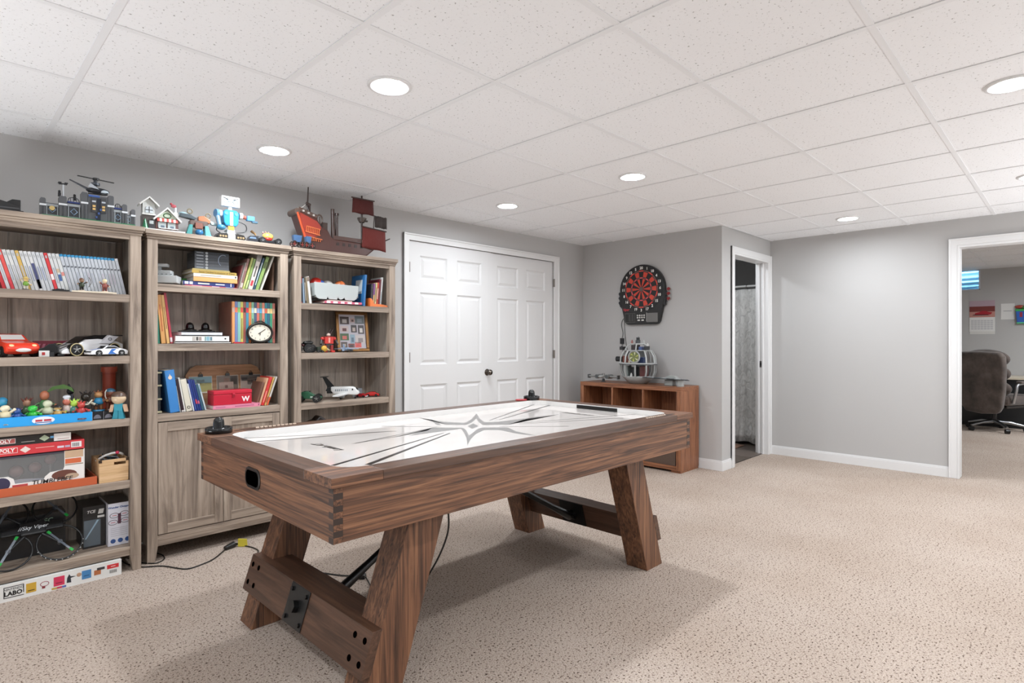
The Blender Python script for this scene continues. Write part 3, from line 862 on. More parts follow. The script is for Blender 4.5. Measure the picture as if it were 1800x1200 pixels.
# ---- middle bookcase, second shelf (z 1.191)
z2 = 1.191
for (x, t_, h, dg, c, lab, mk, ti) in clamp_left([
 (0.850, 0.014, 0.14, 0, '#3d5a86', 'short blue book at the left end of the second shelf', (), None),
 (0.882, 0.013, 0.16, 3, '#2f7a66', 'teal green book leaning at the left of the second shelf', (), None),
 (0.902, 0.022, 0.272, 7, '#d7a062', 'orange tan book with red flecks on its spine', ((0.25, 0.8, '#b8633a', 0.25),), None),
 (0.929, 0.014, 0.272, 9, '#dbb071', 'yellow tan book with black dots down the spine', ((0.3, 0.75, '#4a3a2a', 0.2),), None),
 (0.947, 0.012, 0.285, 11, '#b23a4a', 'tall crimson book leaning left, with white foot label', ((0.03, 0.12, '#e3d6d8', 0.9),), None)]):
    book(t_, h, 0.2, c, 'book', lab, 'book', 'books leaning left on the second shelf', (x, F2 + 0.05, z2 + 0.0005), lean(R(dg)), marks=mk, title=ti)
def binder(w, d, h, x, y, z, label, marks, rz=0, color='#e8e8e4'):
    q = MB(); q.b(0, w, 0, d, 0, 0.003, color + '/s'); q.b(0, w, 0, d, h - 0.003, h, color + '/s'); q.b(0, w, 0, 0.003, 0, h, color + '/s')
    o = solo('binder', q, label, 'binder', 'white binders lying on the second shelf', (x, y, z), (0, 0, rz))
    q = MB(); q.b(0.004, w - 0.004, 0.003, d - 0.006, 0.003, h - 0.004, '#f2f1ee/f'); part('page_block', q, o)
    for (x0, x1, c, f) in marks:
        q = MB(); q.b(x0 * w, x1 * w, -0.0006, 0.0005, h * (0.5 - f / 2), h * (0.5 + f / 2), c + '/s'); part('spine_label', q, o)
    return o
binder(0.30, 0.26, 0.010, 0.963, F2 + 0.03, z2, 'thin white binder under the two thicker ones', ())
b_ = binder(0.287, 0.26, 0.036, 0.966, F2 + 0.03, z2 + 0.0102, 'thick white binder with picture squares on its spine', ((0.3, 0.36, '#b9b4ae', 0.7), (0.37, 0.41, '#4b4744', 0.6), (0.42, 0.47, '#9d8f88', 0.6), (0.53, 0.55, '#5a8c8a', 0.7), (0.56, 0.62, '#86b0c0', 0.7), (0.63, 0.67, '#5d7a86', 0.6)))
q = MB(); q.c((0.265, -0.001, 0.018), (0.265, 0.001, 0.018), 0.005, '#3a3a3a', 14); part('finger_ring', q, b_)
binder(0.218, 0.24, 0.021, 0.998, F2 + 0.035, z2 + 0.0464, 'short pale grey binder lying on the thick white binder', (), 0, '#d6d8de')
L = (1.112, F2 + 0.15, z2 + 0.0676)
t = thing('twin_dome_stand', 'black bar with two shiny domes on the white binders', 'ornament', L)
q = MB(); q.b(-0.092, 0.092, -0.03, 0.03, 0, 0.009, '#161616/s'); part('base', q, t, 0.002)
for x in (-0.038, 0.046):
    q = MB(); q.l([(0.036, 0.009), (0.037, 0.014), (0.024, 0.016), (0.0225, 0.03), (0.021, 0.04), (0.016, 0.05), (0.008, 0.056), (0.0005, 0.058)], (x, 0, 0), '#0f0f10/g', 18); part('dome', q, t)
# boxed set of children's picture books
L = (1.39, F2 + 0.14, z2)
q = MB(L); q.b(1.270, 1.273, F2 + 0.05, F2 + 0.26, z2, z2 + 0.252, '#6d4335/s')
q.b(1.534, 1.537, F2 + 0.06, F2 + 0.26, z2, z2 + 0.252, '#6d4335/s'); q.b(1.270, 1.537, F2 + 0.05, F2 + 0.26, z2, z2 + 0.003, '#6d4335/s'); q.b(1.270, 1.537, F2 + 0.256, F2 + 0.26, z2, z2 + 0.252, '#6d4335/s')
solo('book_slipcase', q, 'brown slipcase holding the row of colourful picture books', 'slipcase', None, L, (0, 0, 0))
pc = ['#df9a62', '#6f7fae', '#86bcb4', '#c8bf62', '#9c5c52', '#3f8aa0', '#c97a46', '#7fae8e', '#4a5670', '#c46a5c', '#5a7f6a', '#cf7f68', '#2f7f88', '#2d5a70', '#3f9270', '#b4685c']
pn = ['peach', 'lavender blue', 'pale aqua', 'yellow', 'brick brown', 'teal blue', 'orange', 'sage green', 'slate', 'coral', 'moss green', 'salmon', 'deep teal', 'dark blue', 'emerald', 'dull rose']
tops = ['#b8a090', '#e07050', '#7fae5c', '#d24a40', '#3a2a28', '#c83040', '#dfa050', '#a8c8d0', '#e0d8c0', '#8fa0c8', '#4f9fc8', '#e0b8a8', '#cf6040', '#d8c890', '#e0c080', '#b8a080']
for k in range(16):
    book(0.0158, 0.25, 0.19, pc[k], 'book', '%s picture book in the slipcase on the second shelf' % pn[k], 'book', 'picture books in the slipcase', (1.2738 + k * 0.0162, F2 + 0.043, z2 + 0.0035), (0, 0, 0), marks=((0.74, 0.86, tops[k], 0.9), (0.1, 0.6, '#3a3030' if k % 4 == 3 else pc[k], 0.25)))
q = MB(); q.b(0, 0.058, 0, 0.012, 0, 0.009, '#b02030/s')
solo('red_strip', q, 'small red strip lying in front of the picture books', 'strip', None, (1.275, F2 + 0.015, z2 + 0.0002))
# oval clock
L = (1.430, F2 + 0.02, z2)
t = thing('oval_clock', 'oval metal table clock with cream face and ring handle', 'clock', L, R(3))
def ell(a, b, n=40, y=0, zc=0.066): return [(a * math.cos(2 * math.pi * i / n), y, zc + b * math.sin(2 * math.pi * i / n)) for i in range(n)]
q = MB(); q.t(ell(0.076, 0.057), 0.0075, '#3c3a38/m', 10, True); part('case_rim', q, t)
q = MB(); q.p([(p[0], p[2]) for p in ell(0.073, 0.054)], 'y', 0.0, 0.02, '#e2dccb/s'); part('clock_face', q, t)
for k in range(12):
    a = R(90 - 30 * k)
    text(str(12 if k == 0 else k), 0.0125, '#2c2824', t, (0.057 * math.cos(a), -0.0006, 0.066 + 0.041 * math.sin(a)), (R(90), 0, 0), 0.0002, 0, 'numeral')
q = MB(); q.p([(-0.012, 0.061), (-0.009, 0.058), (0.034, 0.087), (0.032, 0.089)], 'y', -0.0022, -0.0012, '#1f1c1a'); part('minute_hand', q, t)
q = MB(); q.p([(-0.002, 0.066), (0.002, 0.066), (0.002, 0.051), (-0.002, 0.051)], 'y', -0.0020, -0.001, '#1f1c1a'); part('hour_hand', q, t)
for x in (-0.045, 0.045):
    q = MB(); q.s((x, 0.004, 0.007), (0.009, 0.009, 0.007), '#3c3a38/m'); part('foot', q, t)
q = MB(); q.t([(-0.035, 0, 0.117), (-0.03, 0, 0.127), (-0.01, 0, 0.137), (0.01, 0, 0.137), (0.03, 0, 0.127), (0.035, 0, 0.117)], 0.0035, '#3c3a38/m', 8); q.s((0, 0, 0.138), 0.006, '#5a5550/m'); part('handle', q, t)

# ---- middle bookcase, third shelf (z 0.804)
z2 = 0.804
# dark magazine file stack with pale dividers at the left
L = (0.865, F2 + 0.182, z2)
t = thing('drawer_box', 'dark charcoal box with four pale horizontal dividers', 'box', L)
q = MB(); q.b(-0.014, 0.034, -0.13, 0.1, 0, 0.235, '#37393b/f'); part('body', q, t, 0.002)
for z in (0.004, 0.075, 0.15, 0.222):
    q = MB(); q.b(-0.013, 0.038, -0.136, 0.1, z, z + 0.009, '#c9c3a2/s'); part('divider', q, t)
o = book(0.047, 0.238, 0.23, '#3f82c4', 'binder', 'bright blue binder with a cream drop emblem', 'binder', None, (0.938, F2 + 0.02, z2 + 0.0005), lean(R(7)))
q = MB(); q.p([(0.023 + 0.0095 * math.sin(R(a)) * (1 if a < 330 or a > 30 else 1), 0.196 + 0.011 * math.cos(R(a)) + (0.012 if a == 0 else 0)) for a in range(0, 360, 20)], 'y', -0.0008, 0.0005, '#e8d2bc/s'); part('drop_emblem', q, o)
for (x, t_, h, dg, c, lab, mk) in clamp_left([
 (0.938, 0.047, 0.238, 7, '', '', ()), (0.990, 0.004, 0.15, 9, '#d7d4ce', 'thin white leaflet beside the blue binder', ()),
 (0.998, 0.014, 0.188, 13, '#35262e', 'dark maroon book between blue and cream binders', ((0.0, 0.05, '#c8c4c0'),)),
 (1.011, 0.008, 0.196, 14, '#e4e2dc', 'white slim book leaning on the cream binder', ()),
 (1.023, 0.030, 0.185, 15, '#d8d2c2', 'cream binder with black finger ring', ()),
 (1.057, 0.007, 0.16, 16, '#dfe2ea', 'narrow white folder right of the cream binder', ()),
 (1.067, 0.011, 0.182, 17.5, '#2c3f86', 'royal blue book, first of the blue group', ((0.05, 0.4, '#5a6cb0', 0.3),)),
 (1.080, 0.010, 0.185, 17.5, '#283a7a', 'royal blue book with red patch low on the spine', ((0.22, 0.36, '#c0405c', 0.9),)),
 (1.092, 0.010, 0.182, 17.5, '#24357a', 'navy book with pink spine patch in the blue group', ((0.22, 0.32, '#c06080', 0.8),)),
 (1.104, 0.013, 0.155, 18, '#3a5a70', 'short slate teal book near the red box', ()),
 (1.120, 0.008, 0.158, 18.5, '#c5d2d8', 'short pale blue-white book next to the red box', ((0.7, 0.95, '#7fa0b0', 0.8),))])[1:]:
    o = book(t_, h, 0.2, c, 'binder' if 'binder' in lab else 'book', lab, 'binder' if 'binder' in lab else 'book', 'books leaning left on the third shelf', (x, F2 + 0.03, z2 + 0.0005), lean(R(dg)), marks=mk)
    if 'ring' in lab:
        q = MB(); q.l([(0.0055, -0.001), (0.0085, -0.0012), (0.0085, 0.001)], (t_ / 2, 0, 0.022), '#1c1a18', 16, 'y'); part('finger_ring', q, o)
flatbook(0.272, 0.14, 0.022, '#e58fa8', 'pink paperback lying under the red metal box', 1.160, F2 + 0.02, z2, 0, marks=((0.05, 0.25, '#c07a96', 0.3), (0.45, 0.86, '#b86a88', 0.3), (0.95, 0.98, '#9a5a74', 0.5)))
L = (1.274, F2 + 0.075, z2 + 0.0225)
t = thing('red_metal_box', 'red metal hinged box marked with a white W', 'box', L)
q = MB(); q.b(-0.109, 0.109, -0.05, 0.06, 0, 0.062, '#c02138/s'); part('body', q, t, 0.003)
q = MB(); q.b(-0.110, 0.110, -0.0515, 0.0615, 0.0625, 0.085, '#c6263d/s'); part('lid', q, t, 0.004)
q = MB(); q.b(-0.007, 0.007, -0.056, -0.05, 0.042, 0.07, '#a81a30/s'); q.b(-0.007, 0.007, -0.062, -0.056, 0.06, 0.068, '#d0344a/s'); part('latch', q, t, 0.001)
text('W', 0.041, '#f0e8e8', t, (0.072, -0.0508, 0.028), (R(90), 0, 0), 0.0016)
# photo board with three clips
L = (1.318, F2 + 0.275, z2 + 0.002)
t = thing('photo_clip_board', 'curved-end wooden board with three photographs on clips', 'photo board', L, 0, None, (R(-6), 0, 0))
w, h = 0.226, 0.25
pts = [(-w, 0.03), (-w + 0.02, 0.0), (w - 0.02, 0.0), (w, 0.03), (w, h - 0.06), (w - 0.02, h - 0.02), (w - 0.06, h), (-w + 0.06, h), (-w + 0.025, h - 0.02), (-w, h - 0.06)]
q = MB(); q.p(pts, 'y', 0, 0.012, 'photo_board'); part('board', q, t, 0.001)
for x, kind in ((-0.143, 0), (0.015, 1), (0.16, 2)):
    q = MB(); q.b(x - 0.066, x + 0.066, -0.0016, -0.0004, 0.078, 0.182, '#d8cfc0'); ph = part('photograph', q, t)
    def pr(x0, x1, z0, z1, c, name='photo_print'):
        q = MB(); q.b(x + x0 * 1.15, x + x1 * 1.15, -0.0022, -0.0014, z0 + 0.022, z1 + 0.025, c + '/s'); part(name, q, ph)
    if kind == 0:
        pr(-0.055, 0.055, 0.115, 0.154, '#7fa6ae'); pr(-0.055, 0.055, 0.063, 0.115, '#a8a060'); pr(-0.02, 0.02, 0.1, 0.135, '#b89a7c'); pr(0.022, 0.05, 0.105, 0.12, '#4a5a40'); pr(-0.05, -0.02, 0.1, 0.12, '#5c6a4a')
    elif kind == 1:
        pr(-0.055, 0.055, 0.063, 0.154, '#7a6a5c'); pr(-0.045, 0.03, 0.063, 0.115, '#d8b8a8'); pr(-0.02, 0.01, 0.115, 0.14, '#caa692'); pr(0.015, 0.05, 0.1, 0.15, '#5a5048'); pr(-0.015, 0.0, 0.08, 0.095, '#7a3a38')
    else:
        pr(-0.055, 0.055, 0.063, 0.154, '#b9a89c'); pr(-0.055, 0.055, 0.13, 0.154, '#9aa0a0'); pr(-0.02, 0.04, 0.095, 0.125, '#3c3a3c'); pr(-0.05, -0.02, 0.12, 0.14, '#6a6a68'); pr(0.0, 0.05, 0.075, 0.1, '#d8ccc4')
    q = MB(); q.b(x - 0.012, x + 0.012, -0.008, 0.002, 0.178, 0.194, '#161412/s'); q.t([(x - 0.006, -0.006, 0.194), (x - 0.004, -0.004, 0.205), (x + 0.004, -0.004, 0.205), (x + 0.006, -0.006, 0.194)], 0.0015, '#161412/s', 6); part('bulldog_clip', q, t)
for (x, t_, h, dg, c, lab, mk) in [
 (1.408, 0.012, 0.15, 16, '#7a5648', 'brown tote-patterned folder leaning behind the pink paperback', ()),
 (1.425, 0.012, 0.176, 17, '#d9a886', 'peach book leaning at the right of the third shelf', ()),
 (1.440, 0.018, 0.182, 17.5, '#d03c38', 'bright red book leaning at the right of the third shelf', ((0.1, 0.5, '#e8a090', 0.3),)),
 (1.461, 0.010, 0.180, 18, '#cfa862', 'gold brown book near the right end of the third shelf', ((0.1, 0.3, '#a84a30', 0.8),)),
 (1.474, 0.010, 0.185, 19, '#d8d4cc', 'white book with orange foot at the right end of the third shelf', ((0.0, 0.28, '#d8603a', 1.0),))]:
    book(t_, h, 0.15, c, 'book', lab, 'book', 'books leaning right on the third shelf', (x, F2 + 0.03, z2 + 0.0005 + t_ * math.sin(R(dg))), (0, R(dg), 0), marks=mk)

# ---- right bookcase, top shelf (z 1.455)
z3 = 1.455
for (x, t_, h, dg, c, lab, mk) in clamp_left([
 (1.712, 0.010, 0.175, 1, '#b04848', 'red book at the left end of the right bookcase, top shelf', ((0.05, 0.75, '#35404a', 1.0),)),
 (1.728, 0.012, 0.165, 6, '#8fa6bc', 'pale blue book leaning left on the right bookcase', ()),
 (1.743, 0.010, 0.172, 6.5, '#4a463f', 'dark book with white motifs leaning left', ((0.1, 0.8, '#b8b0a0', 0.4),)),
 (1.756, 0.009, 0.17, 7, '#8a7a5c', 'khaki book leaning left beside the white album', ()),
 (1.772, 0.016, 0.18, 8, '#dcdad4', 'white album leaning left beside the storage bin', ((0.82, 0.98, '#7c6a60', 0.9),))]):
    book(t_, h, 0.16, c, 'book', lab, 'book', 'books at the left of the ball bin', (x, F3 + 0.04, z3 + 0.0005), lean(R(dg)), marks=mk)
flatbook(0.27, 0.2, 0.008, '#5f6468', 'thin grey folder under the white storage bin', 1.80, F3 + 0.08, z3)
flatbook(0.28, 0.2, 0.016, '#d0607a', 'pink and white patterned book under the white bin', 1.875, F3 + 0.03, z3 + 0.0085, R(-1), marks=((0.05, 0.15, '#f0e0e4'), (0.22, 0.34, '#f0e0e4'), (0.42, 0.52, '#f2d8de'), (0.6, 0.72, '#f0e0e4'), (0.8, 0.9, '#f2e4e8')))
flatbook(0.19, 0.15, 0.008, '#cfc8b8', 'cream leaflet between the pink book and the white bin', 1.90, F3 + 0.045, z3 + 0.0249)
L = (1.974, F3 + 0.13, z3 + 0.036)
t = thing('storage_bin', 'white plastic bin with scalloped bottom, holding small balls', 'bin', L)
bin_p = [(a * 0.9, b) for a, b in [(-0.185, 0.112), (-0.18, 0.03), (-0.165, 0.008), (-0.145, 0.0), (-0.085, 0.0), (-0.078, 0.02), (-0.068, 0.002), (0.0, 0.0), (0.007, 0.02), (0.016, 0.008), (0.03, 0.002), (0.05, 0.008), (0.062, 0.02), (0.07, 0.002), (0.145, 0.0), (0.165, 0.012), (0.18, 0.04), (0.185, 0.105)]]
q = MB(); q.p(bin_p, 'y', -0.085, -0.081, '#b4bbba/s'); part('front_panel', q, t, 0.001)
q = MB(); q.p(bin_p, 'y', 0.081, 0.085, '#aeb5b4/s'); part('back_panel', q, t)
q = MB(); q.b(-0.165, -0.161, -0.081, 0.081, 0.02, 0.108, '#aeb5b4/s'); part('side_panel', q, t)
q = MB(); q.b(0.161, 0.165, -0.081, 0.081, 0.02, 0.104, '#aeb5b4/s'); part('side_panel', q, t)
q = MB(); q.b(-0.155, 0.155, -0.081, 0.081, 0.012, 0.018, '#aeb5b4/s'); part('bin_floor', q, t)
def ball(x, y, z, r, c, lab, extra=None):
    q = MB((x, y, z)); q.s((x, y, z), r, c, 20, 14)
    o = solo('toy_ball', q, lab, 'ball', 'balls in the white bin', (x, y, z))
    if extra: extra(o, r)
def seams(o, r):
    for rot in ((0, 0), (90, 0), (0, 90)):
        q = MB(); q.t([(r * 1.003 * math.cos(a), r * 1.003 * math.sin(a), 0) for a in [2 * math.pi * i / 24 for i in range(24)]], 0.0009, '#2a1a14', 5, True)
        part('ball_seam', q, o, 0, None, (0, 0, 0), (R(rot[0] + 20), R(rot[1]), 0))
def patch(o, r):
    q = MB(); q.s((r * 0.55, -r * 0.5, r * 0.1), r * 0.52, '#3a5aa0/s', 12, 8); part('blue_patch', q, o)
ball(1.863, F3 + 0.13, z3 + 0.142, 0.046, '#c0342c/s', 'red ball with blue patch at the left of the white bin', patch)
ball(1.945, F3 + 0.13, z3 + 0.130, 0.044, '#d8d8d4/s', 'larger white ball in the middle of the white bin')
ball(2.028, F3 + 0.105, z3 + 0.136, 0.040, '#c46a3a/s', 'orange basketball-like ball with dark seams in the white bin', seams)
ball(2.086, F3 + 0.165, z3 + 0.118, 0.042, '#d4d2c8/s', 'low white ball at the right end of the white bin')
o = book(0.016, 0.225, 0.18, '#2f6ea8', 'book', 'tall blue book with white panel on its cover', 'book', None, (2.168, F3 + 0.03, z3 + 0.002), (0, R(4), 0))
q = MB(); q.b(-0.0006, 0.0, 0.03, 0.12, 0.09, 0.19, '#cfd8dc'); part('cover_panel', q, o)
L = (2.304, F3 + 0.12, z3)
t = thing('magazine_holder', 'orange open magazine holder on the right bookcase', 'magazine holder', L, R(0))
q = MB(); q.p([(-0.085, 0.0), (0.06, 0.0), (0.06, 0.012), (0.0, 0.02), (-0.05, 0.02), (-0.07, 0.055), (-0.085, 0.06)], 'y', -0.1, -0.097, '#e0783a/s'); part('front_panel', q, t)
q = MB(); q.b(-0.085, 0.06, -0.097, 0.08, 0, 0.003, '#d86f32/s'); part('tray_floor', q, t)
q = MB(); q.b(-0.088, -0.085, -0.097, 0.08, 0, 0.06, '#d86f32/s'); part('side_panel', q, t)
for (x, t_, h, dg, c, lab, mk) in [
 (2.234, 0.014, 0.158, 3, '#3a3638', 'black magazine at the left of the orange holder', ()),
 (2.250, 0.014, 0.165, 4, '#7a4a80', 'purple and yellow comic in the orange holder', ((0.1, 0.5, '#d8b050', 0.5),)),
 (2.266, 0.012, 0.172, 5, '#d8c890', 'cream yellow comic in the orange holder', ((0.2, 0.8, '#5a4038', 0.35),)),
 (2.280, 0.012, 0.175, 5, '#c8432e', 'red orange comic in the orange holder', ((0.3, 0.75, '#e8d8c8', 0.4),)),
 (2.294, 0.014, 0.2, 5, '#6e2430', 'dark maroon book in the orange holder, near its right end', ()),
 (2.310, 0.012, 0.215, 5, '#d4d6d4', 'white book at the right end of the orange holder', ((0.1, 0.5, '#8a9aa0', 0.4),))]:
    book(t_, h, 0.15, c, 'book', lab, 'book', 'comics in the orange holder', (x, F3 + 0.04, z3 + 0.004 + t_ * math.sin(R(dg))), (0, R(dg), 0), marks=mk)

# ================================================================= FIRST BOOKCASE: toys
def kid(parent, name, *ops, bv=0, label=None, **kw):
    """one part from a list of builder calls: (method, args...)"""
    q = MB()
    for op in ops: getattr(q, op[0])(*op[1:])
    return part(name, q, parent, bv, label, **kw)
# figurines standing among the game cases
def figurine(label, x, y, z, h, body, head, base='#5a4a3a', limb=None, hat=None, rz=0, arms=(40, -40), extra=None, group='toy figurines', wide=1.0):
    """plain toy figurine: base, legs, body, arms, head"""
    t = thing('toy_figurine', label, 'figurine', (x, y, z), rz, group)
    limb = limb or body
    u = h * (1.14 if 'tray' in group else 1.0)
    kid(t, 'base', ('c', (0, 0, 0), (0, 0, 0.06 * u), 0.24 * u * wide, base, 16, 0.22 * u * wide))
    kid(t, 'body', ('l', [(0.0005, 0.30 * u), (0.15 * u * wide, 0.32 * u), (0.19 * u * wide, 0.40 * u), (0.16 * u * wide, 0.55 * u), (0.09 * u * wide, 0.64 * u), (0.0005, 0.66 * u)], (0, 0, 0), body, 14))
    for s in (-1, 1):
        kid(t, 'leg', ('c', (s * 0.09 * u * wide, 0, 0.05 * u), (s * 0.08 * u * wide, 0, 0.36 * u), 0.06 * u * wide, limb, 8, 0.075 * u * wide))
        a = arms[0 if s < 0 else 1]
        p1 = (s * 0.14 * u * wide, 0, 0.56 * u); L_ = 0.26 * u
        p2 = (p1[0] + s * L_ * math.cos(R(abs(a))) * 0.8, -0.08 * u, p1[2] + L_ * math.sin(R(a if s < 0 else a)))
        kid(t, 'arm', ('c', p1, p2, 0.05 * u * wide, limb, 8, 0.042 * u * wide), ('s', p2, 0.055 * u * wide, head, 8, 6))
    kid(t, 'head', ('s', (0, -0.01 * u, 0.78 * u), (0.15 * u * wide, 0.15 * u * wide, 0.16 * u), head, 14, 10))
    if hat:
        kind, c = hat
        if kind == 'brim': kid(t, 'hat', ('l', [(0.27 * u, 0.84 * u), (0.27 * u, 0.86 * u), (0.14 * u, 0.90 * u), (0.11 * u, 1.0 * u), (0.0005, 1.02 * u)], (0, 0, 0), c, 16))
        if kind == 'cap': kid(t, 'cap', ('s', (0, 0.01 * u, 0.82 * u), (0.165 * u * wide, 0.165 * u * wide, 0.17 * u), c, 14, 6, 5, 90))
        if kind == 'spikes':
            q = MB()
            for k in range(7):
                a = R(360 * k / 7); q.c((0.09 * u * math.cos(a), 0.05 * u * math.sin(a), 0.84 * u), (0.22 * u * math.cos(a), 0.10 * u * math.sin(a), 1.0 * u), 0.05 * u, c, 6, 0.006 * u)
            q.c((0, 0, 0.88 * u), (0, 0, 1.06 * u), 0.05 * u, c, 6, 0.006 * u)
            part('spikes', q, t)
        if kind == 'chef': kid(t, 'hat', ('c', (0, 0, 0.88 * u), (0, 0, 0.95 * u), 0.11 * u, c, 12), ('s', (0, 0, 1.0 * u), (0.15 * u, 0.15 * u, 0.09 * u), c, 12, 8))
        if kind == 'leaf':
            pts = [(0.02 * u, 0.86 * u), (0.2 * u, 1.06 * u), (0.5 * u, 1.13 * u), (0.72 * u, 1.02 * u), (0.78 * u, 0.86 * u), (0.6 * u, 0.98 * u), (0.3 * u, 0.98 * u)]
            kid(t, 'leaf', ('p', pts, 'y', -0.02 * u, 0.02 * u, c))
    if extra:
        for nm, ops in extra: kid(t, nm, *ops)
    return t
za = 1.449
figurine('small figurine with straw-yellow hat and green tunic before the game cases', 0.318, F1 + 0.025, za, 0.062, '#6f9a3a/s', '#d8b878/s', '#3c3832/s', '#d8d2c0/s', ('brim', '#d9bd70/s'))
figurine('dark green crouching archer figurine on a flat stand on the top shelf', 0.533, F1 + 0.025, za + 0.008, 0.066, '#2f3a28/s', '#8a6a50/s', '#b8a898/s', '#2a2620/s', ('cap', '#6a4a38/s'), 0.5, (-10, 25),
         [('bow', [('t', [(0.02, -0.02, 0.02), (0.03, -0.024, 0.04), (0.028, -0.024, 0.055), (0.02, -0.02, 0.07)], 0.0014, '#3a2c20/s', 5)])])
figurine('red brown figurine with blonde top on the cream stand, right of the archer', 0.629, F1 + 0.025, za + 0.008, 0.068, '#8a4a40/s', '#d8c0a0/s', '#d0b8a0/s', '#7a4038/s', ('cap', '#e0d4a8/s'), -0.3)
q = MB((0.58, F1 + 0.03, za)); q.p([(0.49, F1 + 0.002), (0.66, F1 - 0.0), (0.68, F1 + 0.02), (0.655, F1 + 0.045), (0.50, F1 + 0.045)], 'z', za, za + 0.0075, '#d9cdb8/s')
solo('figurine_stand', q, 'flat cream stand under two figurines in front of the cases', 'stand', None, (0.58, F1 + 0.03, za))
q = MB(); q.b(-0.035, 0.03, -0.004, 0.02, 0, 0.009, '#1a1a1c/s'); q.b(-0.02, 0.01, 0, 0.016, 0.009, 0.013, '#2a2a2c/s')
solo('pen_holder', q, 'small flat black holder left of the figurine stand', 'holder', None, (0.452, F1 + 0.02, za))

# cars on the second shelf
def wheel(t, x, y, z, r, w, ax='y', rim='#9a9a98/m', tyre='#141414', ring=None):
    d = {'y': (0, w / 2, 0), 'x': (w / 2, 0, 0)}[ax]
    a = (x - d[0], y - d[1], z - d[2]); b = (x + d[0], y + d[1], z + d[2])
    o = kid(t, 'wheel', ('c', a, b, r, tyre, 20))
    e = {'y': (0, 0.0012, 0), 'x': (0.0012, 0, 0)}[ax]
    q = MB(); q.c((a[0] - e[0], a[1] - e[1], a[2]), (b[0] + e[0], b[1] + e[1], b[2]), r * 0.62, '#1d1d1f/s', 16)
    q.c((a[0] - 2 * e[0], a[1] - 2 * e[1], a[2]), (b[0] + 2 * e[0], b[1] + 2 * e[1], b[2]), r * 0.16, rim, 8)
    for k in range(5):
        an = R(72 * k + 20)
        p = (x + (r * 0.55 * math.cos(an) if ax == 'y' else 0), y + (r * 0.55 * math.cos(an) if ax == 'x' else 0), z + r * 0.55 * math.sin(an))
        for s in (-1, 1):
            q.c((x + s * d[0] * 1.05, y + s * d[1] * 1.05, z), (p[0] + s * d[0] * 1.05, p[1] + s * d[1] * 1.05, p[2]), r * 0.09, rim, 5)
    part('rim', q, o)
    if ring:
        q = MB()
        for s in (-1, 1):
            pts = [(x + s * d[0] * 1.02 + (r * 0.93 * math.cos(R(k)) if ax == 'y' else 0), y + s * d[1] * 1.02 + (r * 0.93 * math.cos(R(k)) if ax == 'x' else 0), z + r * 0.93 * math.sin(R(k))) for k in range(0, 360, 18)]
            q.t(pts, r * 0.07, ring, 6, True)
        part('tyre_ring', q, o)
def carbody(prof, w, mat, taper=0.86, n=None):
    """car shell: side profile (x,z) extruded across y with tucked-in upper edge"""
    q = MB(); N = len(prof)
    zs_ = [p[1] for p in prof]; z0, z1 = min(zs_), max(zs_)
    def hw(z):
        k = (z - z0) / (z1 - z0); return w / 2 * (1 - (1 - taper) * max(0, k - 0.45) / 0.55)
    vs = [(x, -hw(z), z) for x, z in prof] + [(x, hw(z), z) for x, z in prof]
    fs = [tuple(range(N)), tuple(range(2 * N - 1, N - 1, -1))] + [(i, N + i, N + (i + 1) % N, (i + 1) % N) for i in range(N)]
    return q.add(vs, fs, mat)
zb = 1.129
# red toy car (plain), nose to the right, partly outside the frame
t = thing('toy_car', 'big glossy orange-red toy car cut by the left edge of the photo', 'toy car', (0.272, F1 + 0.155, zb), R(-72))
prof = [(-0.125, 0.018), (0.10, 0.014), (0.128, 0.03), (0.13, 0.05), (0.112, 0.066), (0.06, 0.074), (0.035, 0.080), (0.0, 0.108), (-0.05, 0.114), (-0.09, 0.098), (-0.125, 0.07)]
part('car_body', carbody(prof, 0.135, '#e0402a/g', 0.78), t, 0.008)
kid(t, 'windshield', ('hexa', [(0.034, -0.048, 0.0805), (0.034, 0.048, 0.0805), (0.033, 0.048, 0.0795), (0.033, -0.048, 0.0795)], [(0.004, -0.042, 0.107), (0.004, 0.042, 0.107), (0.0, 0.042, 0.104), (0.0, -0.042, 0.104)], '#e8e6e4/s'))
kid(t, 'grille', ('s', (0.127, 0, 0.033), (0.007, 0.032, 0.010), '#ded8d4/s', 12, 8))
for x in (-0.08, 0.08):
    for y in (-0.062, 0.062): wheel(t, x, y, 0.026, 0.026, 0.022)
for s in (-1, 1): kid(t, 'headlight', ('s', (0.119, s * 0.045, 0.052), (0.009, 0.014, 0.009), '#f0d8a0/s', 10, 8))
# maroon box behind
q = MB(); q.b(-0.09, 0.1, -0.03, 0.03, 0, 0.078, '#7c2638/s')
o = solo('patterned_box', q, 'maroon patterned box lying behind the toy cars', 'box', None, (0.46, F1 + 0.292, zb))
for k in range(9):
    q = MB(); q.p([(-0.085 + 0.02 * k, 0.02), (-0.075 + 0.02 * k, 0.02), (-0.062 + 0.02 * k, 0.062), (-0.072 + 0.02 * k, 0.062)], 'y', -0.0308, -0.0295, '#b0687a/s'); part('box_print', q, o)
